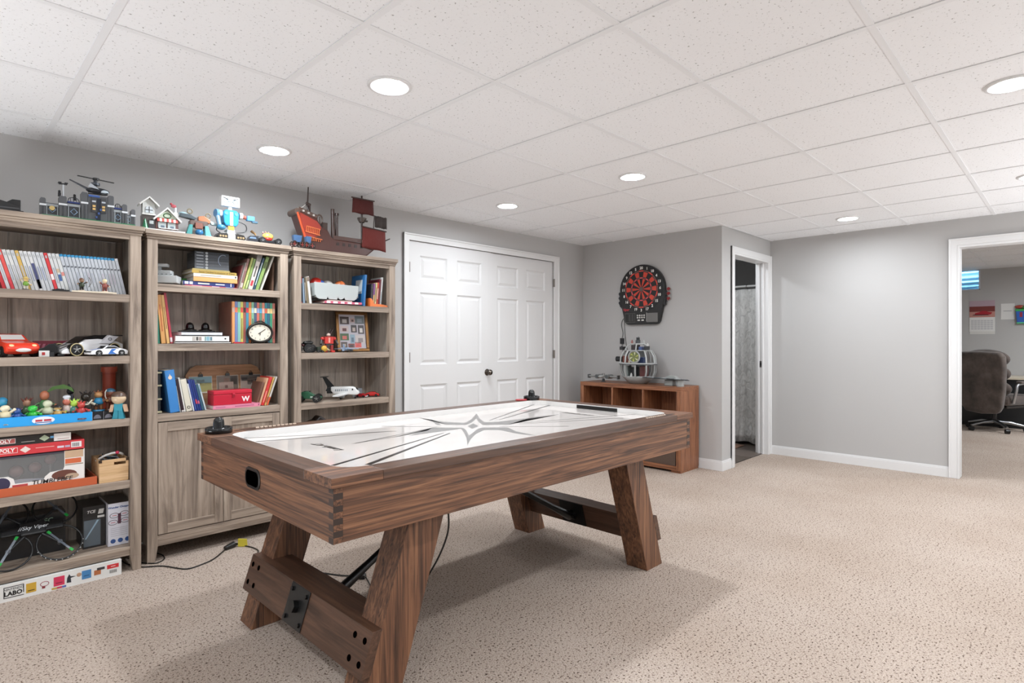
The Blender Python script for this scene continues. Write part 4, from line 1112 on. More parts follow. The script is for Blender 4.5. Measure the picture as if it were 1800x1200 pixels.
# black and white small vehicle
t = thing('toy_vehicle', 'small black toy vehicle with white block nose beside the red car', 'toy vehicle', (0.402, F1 + 0.06, zb), R(-12))
kid(t, 'body', ('p', [(-0.03, 0.004), (0.02, 0.004), (0.045, 0.02), (0.045, 0.05), (0.03, 0.064), (0.008, 0.062), (-0.012, 0.045), (-0.03, 0.04)], 'y', -0.028, 0.028, '#131315/s'), bv=0.003)
kid(t, 'front_block', ('b', -0.028, 0.012, -0.045, -0.03, 0.0, 0.03, '#d8d8d6/s'), bv=0.002)
kid(t, 'red_emblem', ('b', -0.016, -0.004, -0.0462, -0.0448, 0.008, 0.022, '#a83030/s'))
kid(t, 'bumper', ('b', 0.012, 0.03, -0.04, -0.028, 0.0, 0.022, '#2a2a2c/s'))
# large white and black sports car
t = thing('toy_car', 'large white and black toy supercar with gold-ringed wheels and rear wing', 'toy car', (0.568, F1 + 0.172, zb), R(24))
prof = [(-0.155, 0.012), (0.15, 0.012), (0.155, 0.06), (0.12, 0.078), (0.03, 0.088), (-0.03, 0.084), (-0.075, 0.060), (-0.145, 0.034), (-0.158, 0.022)]
part('car_body', carbody(prof, 0.15, '#e4e4e6/g', 0.8), t, 0.004)
prof = [(-0.07, 0.063), (0.12, 0.079), (0.09, 0.102), (0.03, 0.108), (-0.02, 0.1)]
part('cabin', carbody(prof, 0.105, '#0e0f12/g', 0.75), t, 0.004)
for s in (-1, 1):
    kid(t, 'side_skirt', ('b', -0.06, 0.06, s * 0.076 - 0.003, s * 0.076 + 0.003, 0.012, 0.03, '#1a1a1c/s'))
    kid(t, 'hood_stripe', ('hexa', [(-0.14, s * 0.03 - 0.008, 0.036), (-0.078, s * 0.02 - 0.008, 0.0605), (-0.078, s * 0.02 + 0.008, 0.0605), (-0.14, s * 0.03 + 0.008, 0.036)], [(-0.14, s * 0.03 - 0.008, 0.0375), (-0.078, s * 0.02 - 0.008, 0.062), (-0.078, s * 0.02 + 0.008, 0.062), (-0.14, s * 0.03 + 0.008, 0.0375)], '#4a4c52/s'))
    kid(t, 'headlight', ('b', -0.128, -0.108, s * 0.068 - 0.006, s * 0.068 + 0.006, 0.036, 0.042, '#202226/s'))
    kid(t, 'wing_strut', ('b', 0.115, 0.125, s * 0.045 - 0.003, s * 0.045 + 0.003, 0.075, 0.104, '#121214/s'))
kid(t, 'front_splitter', ('b', -0.172, -0.14, -0.07, 0.07, 0.004, 0.013, '#141416/s'))
kid(t, 'air_intake', ('b', -0.160, -0.145, -0.045, 0.045, 0.014, 0.03, '#101012/s'))
for x in (-0.09, 0.1):
    for y in (-0.068, 0.068): wheel(t, x, y, 0.033, 0.033, 0.026, 'y', '#a8a8a6/m', '#151515', '#c9b98a/s')
kid(t, 'rear_wing', ('b', 0.1, 0.15, -0.075, 0.075, 0.1035, 0.109, '#141416/s'), bv=0.002)
kid(t, 'door_panel', ('p', [(0.03, 0.066), (0.075, 0.108), (0.125, 0.1), (0.085, 0.064)], 'y', -0.0762, -0.060, '#dcdce2/s'))
kid(t, 'cog_emblem', *[('c', (0.079 + 0.008 * math.cos(R(k)), -0.0772, 0.087 + 0.006 * math.sin(R(k))), (0.079 + 0.008 * math.cos(R(k)), -0.0755, 0.087 + 0.006 * math.sin(R(k))), 0.0028, '#26262c', 8) for k in range(0, 360, 60)])
# small white and blue car
t = thing('toy_car', 'small white toy coupe with blue stripes at the right end of the shelf', 'toy car', (0.637, F1 + 0.033, zb), R(17))
prof = [(-0.085, 0.008), (0.085, 0.008), (0.088, 0.026), (0.075, 0.034), (0.05, 0.04), (0.025, 0.052), (-0.012, 0.052), (-0.032, 0.037), (-0.075, 0.03), (-0.087, 0.02)]
part('car_body', carbody(prof, 0.072, '#e9eaec/g', 0.8), t, 0.003)
for s in (-1, 1):
    kid(t, 'side_window', ('p', [(-0.024, 0.038), (-0.008, 0.0495), (0.022, 0.0495), (0.046, 0.039)], 'y', s * 0.0325 - 0.0012, s * 0.0325 + 0.0012, '#15181c/g'))
    kid(t, 'side_stripe', ('p', [(-0.01, 0.01), (0.008, 0.036), (0.03, 0.036), (0.012, 0.022), (0.03, 0.01)], 'y', s * 0.0358 - 0.0008, s * 0.0358 + 0.0008, '#2f6fc0/s'))
kid(t, 'hood_stripe', ('hexa', [(-0.074, -0.008, 0.0302), (-0.033, -0.008, 0.0372), (-0.033, 0.012, 0.0372), (-0.074, 0.012, 0.0302)], [(-0.074, -0.008, 0.0308), (-0.033, -0.008, 0.0378), (-0.033, 0.012, 0.0378), (-0.074, 0.012, 0.0308)], '#2f62b0/s'))
kid(t, 'windshield', ('hexa', [(-0.0315, -0.026, 0.0375), (-0.0315, 0.026, 0.0375), (-0.030, 0.026, 0.0375), (-0.030, -0.026, 0.0375)], [(-0.0145, -0.024, 0.0518), (-0.0145, 0.024, 0.0518), (-0.013, 0.024, 0.0512), (-0.013, -0.024, 0.0512)], '#1c2228/g'))
kid(t, 'grille', ('b', -0.0885, -0.084, -0.028, 0.028, 0.019, 0.025, '#17181a/s'))
for x in (-0.052, 0.055):
    for y in (-0.032, 0.032): wheel(t, x, y, 0.0155, 0.0155, 0.012, 'y', '#d0d0d0/m')

# third shelf: blue tray of figurines
zc = 0.802
L = (0.32, F1 + 0.13, zc)
t = thing('display_tray', 'bright blue cardboard tray with an oval emblem, filled with figurines', 'tray', L)
kid(t, 'front_wall', ('b', -0.255, 0.254, -0.118, -0.114, 0, 0.046, '#2f9fe4/s'))
kid(t, 'side_wall', ('b', 0.25, 0.254, -0.114, 0.09, 0, 0.046, '#2a8fd0/s'))
kid(t, 'side_wall', ('b', -0.255, -0.251, -0.114, 0.09, 0, 0.046, '#2a8fd0/s'))
kid(t, 'back_wall', ('b', -0.255, 0.254, 0.09, 0.094, 0, 0.046, '#2a8fd0/s'))
kid(t, 'tray_floor', ('b', -0.251, 0.25, -0.114, 0.09, 0, 0.012, '#277fba/s'))
e = kid(t, 'emblem', ('p', [(0.062 + 0.043 * math.cos(R(k)), 0.022 + 0.018 * math.sin(R(k))) for k in range(0, 360, 15)], 'y', -0.1187, -0.1175, '#e4e8ee/s'))
for a, b in ((-0.03, -0.004), (0.002, 0.03)):
    kid(e, 'emblem_print', ('b', 0.062 + a, 0.062 + b, -0.1192, -0.1184, 0.017, 0.026, '#b83a48/s'))
kid(e, 'emblem_print', ('b', 0.03, 0.094, -0.1192, -0.1184, 0.010, 0.0135, '#2a4a90/s'))
zt = zc + 0.0122
fig = [  # x, y offset, z, height, body, head, base, limb, hat, label, wide
 (0.245, 0.04, zt, 0.085, '#d8cca8', '#e6dcc0', '#8a7a5a', '#e2d6b8', None, 'cream pale figurine with raised arms at the left end of the tray', 1.3),
 (0.24, 0.11, zt, 0.11, '#4a7a90', '#3f9fc4', '#2a3a4a', '#8fb4c4', ('cap', '#3a94c0'), 'sky blue capped figurine at the back left of the tray', 1.0),
 (0.288, 0.04, zt, 0.066, '#2c4f94', '#34589c', '#1f3560', '#27468a', ('cap', '#23407c'), 'squat navy blue figurine in the blue tray', 1.25),
 (0.345, 0.04, zt, 0.072, '#2fa83a', '#34b844', '#2a9034', '#2c9c36', ('cap', '#3cc04a'), 'bright translucent green figurine in the blue tray', 1.45),
 (0.33, 0.12, zt, 0.1, '#4f6a4a', '#b88a70', '#3a3a34', '#6a4a58', ('spikes', '#7a3c30'), 'red-haired figurine behind the bright green one', 0.9),
 (0.402, 0.05, zt, 0.095, '#b8bca0', '#ccd0b4', '#8f9a70', '#a8ac92', None, 'pale grey green figurine in the middle of the tray', 1.2),
 (0.398, 0.12, zt, 0.135, '#5a8a5c', '#c0785a', '#4a3a34', '#5f7a58', ('leaf', '#4a6a34'), 'tall green figurine holding up a big leaf', 0.85),
 (0.44, 0.045, zt, 0.068, '#c09a58', '#d0aa68', '#5a5a58', '#b08848', ('brim', '#2c2a2a'), 'tan figurine with dark brimmed hat in the tray', 1.3),
 (0.478, 0.06, zt, 0.098, '#b8a8a0', '#b86a58', '#3f5a5a', '#d8d4cc', ('chef', '#d8dce4'), 'white clad figurine with a puffy white hat', 1.05),
 (0.507, 0.05, zt, 0.088, '#3f7a70', '#a4c84c', '#2f5a50', '#4a8a7a', ('spikes', '#b4d85a'), 'lime green spiky-topped figurine in the tray', 1.1),
 (0.532, 0.03, zt, 0.078, '#a83434', '#b8423c', '#5a2a2a', '#a03030', ('spikes', '#c44a40'), 'red spiky figurine near the right end of the tray', 1.25),
 (0.558, 0.075, zt, 0.118, '#3f3a34', '#2c2620', '#6a3f8a', '#d0ccb8', ('spikes', '#2a2422'), 'black and white figurine on a purple base at the tray end', 1.05),
 (0.613, 0.09, zc + 0.042, 0.092, '#2f88b4', '#c09060', '#2a7aa4', '#8a5a38', ('spikes', '#8a5030'), 'orange-headed figurine on a blue base, on the small black boxes', 1.2),
 (0.668, 0.10, zc + 0.042, 0.1, '#6a3a28', '#8a5a48', '#5a3422', '#74402c', ('cap', '#3f6a84'), 'brown barrel-bodied figurine with blue cap, on the black boxes', 1.25)]
for (x, y, z, h, b, hd, ba, li, hat, lab, wd) in fig:
    ex = None
    if 'purple' in lab: ex = [('scarf', [('t', [(-0.03, -0.02, 0.08), (-0.01, -0.026, 0.066), (0.015, -0.026, 0.07), (0.03, -0.02, 0.092)], 0.004, '#dcd8c4/s', 6)])]
    if 'barrel' in lab: ex = [('sword', [('t', [(-0.03, -0.02, 0.06), (-0.036, -0.022, 0.075), (-0.036, -0.022, 0.095), (-0.03, -0.022, 0.108)], 0.0028, '#d0ccc0/s', 6)])]
    figurine(lab, x, F1 + y, z, h, b + '/s', hd + '/s', ba + '/s', li + '/s', (hat[0], hat[1] + '/s') if hat else None, random.uniform(-.4, .4), (45, 35) if 'raised' in lab else (-30, -20), ex, 'figurines on the blue tray shelf', wd)
# black staff leaning back
q = MB(); q.t([(0, 0, 0), (-0.012, 0.01, 0.05), (-0.03, 0.02, 0.12)], [0.010, 0.009, 0.006], '#2c2e36/s', 8); q.s((-0.034, 0.022, 0.135), (0.016, 0.012, 0.018), '#17181c/s', 8, 6); q.c((-0.036, 0.024, 0.15), (-0.04, 0.026, 0.172), 0.007, '#17181c/s', 8, 0.003)
solo('toy_staff', q, 'dark toy staff leaning among the figurines in the blue tray', 'toy staff', None, (0.535, F1 + 0.1, zt))
# small black boxes with grey ovals
for k, x in enumerate((0.579, 0.626, 0.673)):
    q = MB(); q.b(0, 0.044, 0, 0.1, 0, 0.041, '#1d1e21/s')
    o = solo('display_box', q, ['leftmost little black display box beside the blue tray', 'middle little black display box with a grey dome print', 'right little black display box beside the teal figurine'][k], 'display box', 'little black display boxes', (x, F1 + 0.045, zc))
    kid(o, 'box_print', ('p', [(0.022 + 0.016 * math.cos(R(a)), 0.006 + 0.02 * math.sin(R(a))) for a in range(0, 181, 20)], 'y', -0.0008, 0.0005, '#7c7c86/s'))
    kid(o, 'box_edge', ('b', 0.0, 0.002, -0.001, 0.0006, 0, 0.041, '#9a9aa0/s'))
# teal plain block figure
t = thing('block_figure', 'plain blocky teal toy figure with beige head at the shelf right end', 'figurine', (0.689, F1 + 0.02, zc), R(-28))
for s in (-1, 1):
    kid(t, 'leg', ('hexa', [(s * 0.014 - 0.013, -0.012, 0), (s * 0.014 + 0.013, -0.012, 0), (s * 0.014 + 0.013, 0.012, 0), (s * 0.014 - 0.013, 0.012, 0)], [(s * 0.010 - 0.009, -0.011, 0.042), (s * 0.010 + 0.009, -0.011, 0.042), (s * 0.010 + 0.009, 0.011, 0.042), (s * 0.010 - 0.009, 0.011, 0.042)], '#2f8a9c/s'))
    kid(t, 'arm', ('hexa', [(s * 0.034 - 0.008, -0.009, 0.036), (s * 0.034 + 0.008, -0.009, 0.036), (s * 0.034 + 0.008, 0.009, 0.036), (s * 0.034 - 0.008, 0.009, 0.036)], [(s * 0.026 - 0.008, -0.009, 0.074), (s * 0.026 + 0.008, -0.009, 0.074), (s * 0.026 + 0.008, 0.009, 0.074), (s * 0.026 - 0.008, 0.009, 0.074)], '#c8a488/s'))
kid(t, 'torso', ('b', -0.019, 0.019, -0.012, 0.012, 0.042, 0.078, '#3394a8/s'), bv=0.001)
kid(t, 'head', ('s', (0, -0.002, 0.105), (0.033, 0.03, 0.031), '#d4bc9c/s', 16, 12))
kid(t, 'cap', ('s', (0, 0.0, 0.11), (0.0345, 0.0325, 0.032), '#5a463a/s', 16, 6, 12, 90))
# terracotta tube
L = (0.69, F1 + 0.26, zc)
t = thing('terracotta_tube', 'tall terracotta red tube standing at the back right of the figurines', 'tube', L)
kid(t, 'tube_body', ('c', (0, 0, 0), (0, 0, 0.235), 0.031, '#b8503a/s', 24))
kid(t, 'tube_rim', ('c', (0, 0, 0.235), (0, 0, 0.262), 0.038, '#c05a42/s', 24))
kid(t, 'tube_collar', ('c', (0, 0, 0.222), (0, 0, 0.228), 0.0335, '#a8452f/s', 24))

# fourth shelf: boxed games
zd = 0.477
L = (0.33, F1 + 0.15, zd)
t = thing('terracotta_tray', 'long flat terracotta tray under the boxed games', 'tray', L)
kid(t, 'front_wall', ('b', -0.26, 0.266, -0.128, -0.122, 0, 0.04, '#bf5f3c/s'), bv=0.001)
kid(t, 'tray_floor', ('b', -0.26, 0.266, -0.122, 0.15, 0, 0.008, '#a8502f/s'))
kid(t, 'side_wall', ('b', 0.260, 0.266, -0.122, 0.15, 0.008, 0.04, '#b05634/s'))
L = (0.30, F1 + 0.15, zd + 0.0085)
t = thing('toy_box', 'red and white boxed toy with a clear window, under the board games', 'toy box', L)
yf = -0.118
kid(t, 'box_back', ('b', -0.234, 0.246, yf + 0.20, yf + 0.204, 0, 0.18, '#4a4644/s'))
kid(t, 'box_end', ('b', 0.242, 0.246, yf, yf + 0.2, 0, 0.18, '#d8d2cc/s'))
kid(t, 'box_top', ('b', -0.234, 0.242, yf, yf + 0.2, 0.176, 0.18, '#5a4a4c/s'))
kid(t, 'box_floor', ('b', -0.234, 0.242, yf + 0.004, yf + 0.2, 0, 0.004, '#8a8684/s'))
fr = MB()
fr.p([(-0.234, 0.0), (0.242, 0.0), (0.242, 0.18), (0.165, 0.18), (0.165, 0.1), (0.16, 0.085), (0.11, 0.08), (0.09, 0.062), (0.085, 0.048), (0.03, 0.046), (-0.02, 0.046), (-0.025, 0.07), (-0.045, 0.084), (-0.09, 0.084), (-0.234, 0.083)], 'y', yf, yf + 0.003, '#e6e2de/s')
f_ = part('front_panel', fr, t)
kid(t, 'front_band', ('b', -0.234, 0.165, yf, yf + 0.003, 0.168, 0.18, '#46404c/s'))
kid(t, 'clear_window', ('b', -0.234, 0.165, yf + 0.0032, yf + 0.0042, 0.045, 0.17, 'clear_plastic'))
for (x0, x1, z0, z1, c) in ((0.167, 0.24, 0.14, 0.176, '#c8a88a'), (0.168, 0.232, 0.112, 0.136, '#cf6a45'), (0.168, 0.24, 0.104, 0.109, '#9a8a7a')):
    kid(f_, 'box_print', ('b', x0, x1, yf - 0.0006, yf + 0.0005, z0, z1, c + '/s'))
kid(f_, 'box_print', ('p', [(0.165 + 0.05 * math.cos(R(k)), 0.06 + 0.024 * math.sin(R(k))) for k in range(0, 360, 20)], 'y', yf - 0.0006, yf + 0.0005, '#6a4238/s'))
kid(f_, 'box_print', ('p', [(0.195 + 0.028 * math.cos(R(k)), 0.05 + 0.013 * math.sin(R(k))) for k in range(0, 360, 20)], 'y', yf - 0.0009, yf - 0.0004, '#b8a088/s'))
kid(f_, 'box_print', ('c', (-0.068, yf - 0.0006, 0.05), (-0.068, yf + 0.0005, 0.05), 0.031, '#3a3650/s', 24))
kid(f_, 'box_print', ('b', -0.03, 0.026, yf - 0.0006, yf + 0.0005, 0.03, 0.041, '#b84a48/s'))
text('TUMBLEBEE', 0.03, '#2b2624', t, (0.118, yf - 0.0008, 0.038), (R(90), 0, 0), 0.0006, 0.15)
for (x, z, r) in ((-0.01, 0.09, 0.03), (0.06, 0.1, 0.027), (0.12, 0.13, 0.025)):
    kid(t, 'boxed_toy', ('s', (x, yf + 0.08, z), r, '#5a3028/g', 14, 10), ('c', (x, yf + 0.08, 0.02), (x, yf + 0.08, z), 0.008, '#3a3634/s', 8))
kid(t, 'insert_card', ('p', [(-0.08, 0.01), (0.2, 0.01), (0.16, 0.07), (0.1, 0.05), (0.0, 0.06), (-0.08, 0.055)], 'y', yf + 0.03, yf + 0.032, '#8a8a94/s'))
def gamebox(x1, h, z, c, label, ctext, lab2):
    L = (x1 - 0.25, F1 + 0.16, z)
    q = MB(); q.b(0.066 - L[0], 0.25, -0.13, 0.13, 0, h, c + '/s')
    o = solo('board_game', q, label, 'board game', None, L)
    bevel(o, 0.001)
    e = -0.006 if lab2 else 0.039
    kid(o, 'box_print', ('b', e - 0.15, e, -0.1308, -0.1295, h * 0.26, h * 0.8, '#f0ebe8/s'))
    kid(o, 'box_print', ('b', e - 0.1485, e - 0.0015, -0.1312, -0.1302, h * 0.30, h * 0.76, ('#d23a3e' if lab2 else '#b05a58') + '/s'))
    text('MONOPOLY', h * 0.52, '#f4efec', o, (e - 0.075, -0.1316, h * 0.53), (R(90), 0, 0), 0.0006, 0, 'lettering', 0.95)
    return o
o = gamebox(0.545, 0.046, zd + 0.189, '#cf4046', 'red board game box with white lettering, second from the top', '', True)
kid(o, 'box_print', ('p', [(0.002, 0.023), (0.022, 0.008), (0.042, 0.023), (0.022, 0.039)], 'y', -0.1308, -0.1295, '#e8d8d0/s'))
for (x0, x1, z0, z1, c) in ((0.06, 0.13, 0.024, 0.027, '#e8b0aa'), (0.142, 0.168, 0.014, 0.024, '#d8ccd8'), (0.172, 0.192, 0.014, 0.024, '#c0b0c8'), (0.196, 0.238, 0.010, 0.038, '#ece8e6')):
    kid(o, 'box_print', ('b', x0, x1, -0.1308, -0.1295, z0, z1, c + '/s'))
for k in range(9): kid(o, 'barcode_bar', ('b', 0.201 + 0.0032 * k, 0.2025 + 0.0032 * k, -0.1313, -0.1303, 0.014, 0.032, '#4a464a'))
o = gamebox(0.492, 0.043, zd + 0.2353, '#2b2827', 'black board game box at the top of the stack, white label at its right', '', False)
kid(o, 'box_print', ('p', [(0.126, 0.023), (0.146, 0.008), (0.166, 0.023), (0.146, 0.039)], 'y', -0.1308, -0.1295, '#a8b49a/s'))
for (x0, x1, z0, z1, c) in ((0.168, 0.181, 0.02, 0.03, '#5f9fd0'), (0.182, 0.248, 0.004, 0.04, '#e4ddd8'), (0.06, 0.11, 0.012, 0.015, '#a09a94')):
    kid(o, 'box_print', ('b', x0, x1, -0.1308, -0.1295, z0, z1, c + '/s'))
kid(o, 'box_print', ('b', 0.195, 0.242, -0.1313, -0.1303, 0.012, 0.014, '#9a6a64/s'))
# wooden crate
L = (0.668, F1 + 0.12, zd)
t = thing('wooden_crate', 'small pine crate with handle hole, full of grey cables', 'crate', L)
w, hh = 0.064, 0.116
kid(t, 'front_board', ('b', -w, w, -0.1, -0.092, 0, 0.072, 'pine'), bv=0.001)
hole = [(0.026 + 0.024 * math.cos(R(k)), 0.094 + 0.0075 * math.sin(R(k))) for k in range(0, 360, 20)]
q = MB(); q.b(-w, 0.0, -0.1, -0.092, 0.0724, hh, 'pine'); q.b(0.052, w, -0.1, -0.092, 0.0724, hh, 'pine'); q.b(0.0, 0.052, -0.1, -0.092, 0.0724, 0.0865, 'pine'); q.b(0.0, 0.052, -0.1, -0.092, 0.1015, hh, 'pine')
part('front_board', q, t)
for s in (-1, 1): kid(t, 'side_board', ('b', *sorted((s * w, s * (w - 0.008))), -0.092, 0.092, 0, hh, 'pine'))
kid(t, 'back_board', ('b', -w, w, 0.092, 0.1, 0, hh, 'pine'))
kid(t, 'crate_floor', ('b', -w + 0.008, w - 0.008, -0.092, 0.092, 0, 0.008, 'pine'))
for s in (-1, 1): kid(t, 'corner_iron', ('b', *sorted((s * (w + 0.001), s * (w - 0.012))), -0.1015, -0.088, 0.103, hh + 0.001, '#3a2c22/s'))
for k in range(5):
    rng = random.Random(k)
    pts = [(rng.uniform(-0.045, 0.045), rng.uniform(-0.07, 0.07), rng.uniform(0.085, 0.125)) for _ in range(6)]
    q = MB((0, 0, 0)); q.t(smooth_pts(pts, 5), 0.0035, ['#3f4a54/s', '#6a7278/s', '#2c3236/s', '#8a9298/s', '#4a565e/s'][k], 6)
    o = solo('cable', q, ['dark blue grey', 'mid grey', 'near black', 'light grey', 'slate'][k] + ' cable coiled in the pine crate', 'cable', 'cables in the crate', L)
q = MB(); q.t(smooth_pts([(-0.062, -0.02, 0.105), (-0.03, -0.05, 0.132), (0.01, -0.055, 0.142), (0.04, -0.05, 0.135), (0.05, -0.04, 0.125)], 5), [0.006] * 21, '#d4d2ce/s', 8)
o = solo('white_track', q, 'curved white plastic strip lying across the pine crate', 'strip', None, L)
kid(o, 'red_knob', ('s', (0.022, -0.058, 0.143), 0.009, '#c02f50/s', 10, 8))

# bottom shelf: drone and boxes
ze = 0.129
t = thing('drone', 'black quadcopter drone with ring guards and green tape on its edge', 'drone', (0.355, F1 + 0.075, ze + 0.0745), 0, None, (R(50), 0, R(2)))
cs = [(-0.098, 0.0), (0.098, 0.0), (-0.098, 0.19), (0.098, 0.19)]
for (x, y) in cs:
    kid(t, 'ring_guard', ('t', [(x + 0.09 * math.cos(R(k)), y + 0.09 * math.sin(R(k)), 0) for k in range(0, 360, 10)], 0.0045, '#1b1c1d/s', 8, True))
    b = math.atan2(0.095 - y, -x)
    kid(t, 'arm', ('t', [(x, y, 0), (x + 0.1 * math.cos(b), y + 0.1 * math.sin(b), 0.004), (0, 0.095, 0.008)], [0.006, 0.007, 0.009], '#202224/s', 8))
    kid(t, 'motor', ('c', (x, y, -0.008), (x, y, 0.012), 0.010, '#4a5058/s', 12))
    an = R(125 if x > 0 else 60)
    q = MB(); dx, dy = 0.075 * math.cos(an), 0.075 * math.sin(an); nx, ny = -0.010 * math.sin(an), 0.010 * math.cos(an)
    q.add([(x - dx * k + nx * m, y - dy * k + ny * m, 0.012 + 0.002 * m) for k, m in ((1, -.5), (1, .5), (-1, .5), (-1, -.5))], [(0, 1, 2, 3), (3, 2, 1, 0)], '#8a94a0/s')
    pr = part('propeller', q, t)
    for sgn in (1, -1):
        q = MB(); cx, cy = x + dx * 0.9 * sgn, y + dy * 0.9 * sgn
        q.add([(cx + dx * 0.12 * a + nx * m * 0.6, cy + dy * 0.12 * a + ny * m * 0.6, 0.0145) for a, m in ((1, -1), (1, 1), (-1, 1), (-1, -1))], [(0, 1, 2, 3), (3, 2, 1, 0)], '#38d060/s')
        part('green_tape', q, pr)
kid(t, 'fuselage', ('b', -0.05, 0.05, 0.06, 0.13, -0.012, 0.022, '#1d1e20/s'), bv=0.008)
kid(t, 'center_bar', ('b', -0.12, 0.12, 0.074, 0.116, 0.0, 0.016, '#17181a/s'), bv=0.004)
text('//Sky Viper', 0.026, '#c8ccd0', t, (0.0, 0.095, 0.0228), (0, 0, 0), 0.0002, 0.3)
for k in range(12):
    a = R(200 + 14 * k)
    kid(t, 'guard_rivet', ('s', (0.098 + 0.0935 * math.cos(a), 0.0935 * math.sin(a), 0.003), 0.0028, '#d0d2d4/s', 6, 4))
def carton(x0, x1, y0, y1, h, c, lab, z=ze):
    L = ((x0 + x1) / 2, (y0 + y1) / 2, z)
    q = MB(L); q.b(x0, x1, y0, y1, z, z + h, c + '/s')
    return solo('carton', q, lab, 'carton', None, L), x0 - L[0], x1 - L[0], y0 - L[1]
o, a, b, yy = carton(0.552, 0.647, F1 + 0.12, F1 + 0.31, 0.215, '#2a2a2b', 'black product box with white lettering between drone and white box')
kid(o, 'box_print', ('b', a + 0.006, a + 0.058, yy - 0.0008, yy + 0.0005, 0.182, 0.195, '#2f2f30'))
text('TCE', 0.02, '#dcdcda', o, (a + 0.034, yy - 0.001, 0.187), (R(90), 0, 0), 0.0005, 0.2)
kid(o, 'box_print', ('p', [(a + 0.064, 0.172), (a + 0.086, 0.172), (a + 0.091, 0.196), (a + 0.069, 0.196)], 'y', yy - 0.0008, yy + 0.0005, '#d8d8d4/s'))
kid(o, 'box_print', ('b', a + 0.062, a + 0.092, yy - 0.0008, yy + 0.0005, 0.152, 0.163, '#cfcfcb/s'))
kid(o, 'box_window', ('p', [(a + 0.004, 0.01), (a + 0.075, 0.01), (a + 0.075, 0.145), (a + 0.004, 0.145)], 'y', yy - 0.0012, yy + 0.0005, '#5c666e/g'))
kid(o, 'boxed_blade', ('p', [(a + 0.008, 0.05), (a + 0.014, 0.05), (a + 0.068, 0.14), (a + 0.06, 0.142)], 'y', yy - 0.0022, yy - 0.001, '#8fa8b8/s'))
o, a, b, yy = carton(0.652, 0.752, F1 + 0.075, F1 + 0.3, 0.222, '#dcdde6', 'white drone box with blue lettering and three blue discs')
kid(o, 'box_top_print', ('b', a + 0.002, b - 0.002, yy + 0.002, yy + 0.22, 0.2218, 0.2228, '#4a4642/s'))
text('Wonder Chopper', 0.0135, '#2c4f8c', o, (0.0, yy - 0.0008, 0.2), (R(90), 0, 0), 0.0004)
for (dx, dz) in ((-0.022, 0.158), (0.022, 0.162), (-0.028, 0.122), (0.026, 0.126)):
    kid(o, 'drone_print', ('t', [(dx + 0.020 * math.cos(R(k)), yy - 0.0004, dz + 0.0125 * math.sin(R(k))) for k in range(0, 360, 20)], 0.0012, '#4a2c3c/s', 5, True))
    kid(o, 'drone_print', ('b', dx - 0.010, dx + 0.010, yy - 0.0008, yy + 0.0005, dz - 0.0015, dz + 0.0015, '#c86a70/s'))
kid(o, 'drone_print', ('b', -0.007, 0.007, yy - 0.0008, yy + 0.0005, 0.112, 0.166, '#5a3a4a/s'))
for k in range(5): kid(o, 'box_print', ('b', a + 0.012, b - 0.014, yy - 0.0008, yy + 0.0005, 0.05 + 0.01 * k, 0.052 + 0.01 * k, '#b4b4be/s'))
for dx in (-0.028, 0.004, 0.036): kid(o, 'blue_disc', ('c', (dx, yy - 0.0012, 0.024), (dx, yy + 0.0005, 0.024), 0.0115, '#3a5a94/s', 18))
o, a, b, yy = carton(0.10, 0.49, F1 + 0.19, F1 + 0.32, 0.2, '#232325', 'wide black box behind the drone')
text('CEC', 0.032, '#8aa48c', o, (b - 0.08, yy - 0.0012, 0.165), (R(90), 0, 0), 0.0004)
# long white box on the carpet, pushed under the bookcase
L = (0.42, F1 + 0.11, 0)
q = MB(L); q.b(0.14, 0.694, F1 - 0.012, F1 + 0.25, 0, 0.0765, '#e6e6e3/s')
o = solo('flat_box', q, 'long flat white box with coloured squares, under the left bookcase', 'box', None, L)
yy = -0.122
def bp(x0, x1, z0, z1, c, name='box_print'): return kid(o, name, ('b', x0 - L[0], x1 - L[0], yy - 0.0008, yy + 0.0006, z0, z1, c + '/s'))
for args in ((0.236, 0.3085, 0.064, 0.067), (0.236, 0.3085, 0.016, 0.019), (0.236, 0.239, 0.016, 0.067), (0.3055, 0.3085, 0.028, 0.067)): bp(*args, '#1c1c1c')
text('NINTENDO', 0.0145, '#222222', o, (0.272 - L[0], yy - 0.0008, 0.054), (R(90), 0, 0), 0.0001, 0, 'lettering', 0.93)
text('LABO', 0.027, '#1c1c1c', o, (0.270 - L[0], yy - 0.0008, 0.034), (R(90), 0, 0), 0.0011, 0, 'lettering', 0.95)
for (x0, x1, z0, z1, c) in ((0.316, 0.353, 0.018, 0.062, '#d0a63c'), (0.418, 0.46, 0.018, 0.062, '#d23a5c'), (0.528, 0.566, 0.02, 0.062, '#4a86bc'), (0.632, 0.682, 0.042, 0.062, '#cf3338'), (0.41, 0.43, 0.004, 0.013, '#c0a050'), (0.43, 0.45, 0.004, 0.013, '#c84058'), (0.45, 0.466, 0.004, 0.013, '#5a6ab0')):
    bp(x0, x1, z0, z1, c)
for (x0, x1, z0, z1, c) in ((0.322, 0.347, 0.026, 0.030, '#5a481c'), (0.426, 0.452, 0.03, 0.034, '#7c2036'), (0.536, 0.558, 0.034, 0.037, '#23486c'), (0.648, 0.668, 0.05, 0.054, '#e8c0bc')):
    kid(o, 'box_print', ('b', x0 - L[0], x1 - L[0], yy - 0.0013, yy - 0.0003, z0, z1, c + '/s'))
kid(o, 'box_print', ('t', [(0.384 - L[0] + 0.016 * math.cos(R(k)), yy - 0.0002, 0.043 + 0.011 * math.sin(R(k))) for k in range(0, 360, 30)], 0.0016, '#a05a64/s', 5, True), ('b', 0.374 - L[0], 0.386 - L[0], yy - 0.0008, yy, 0.022, 0.034, '#8a3a40/s'))
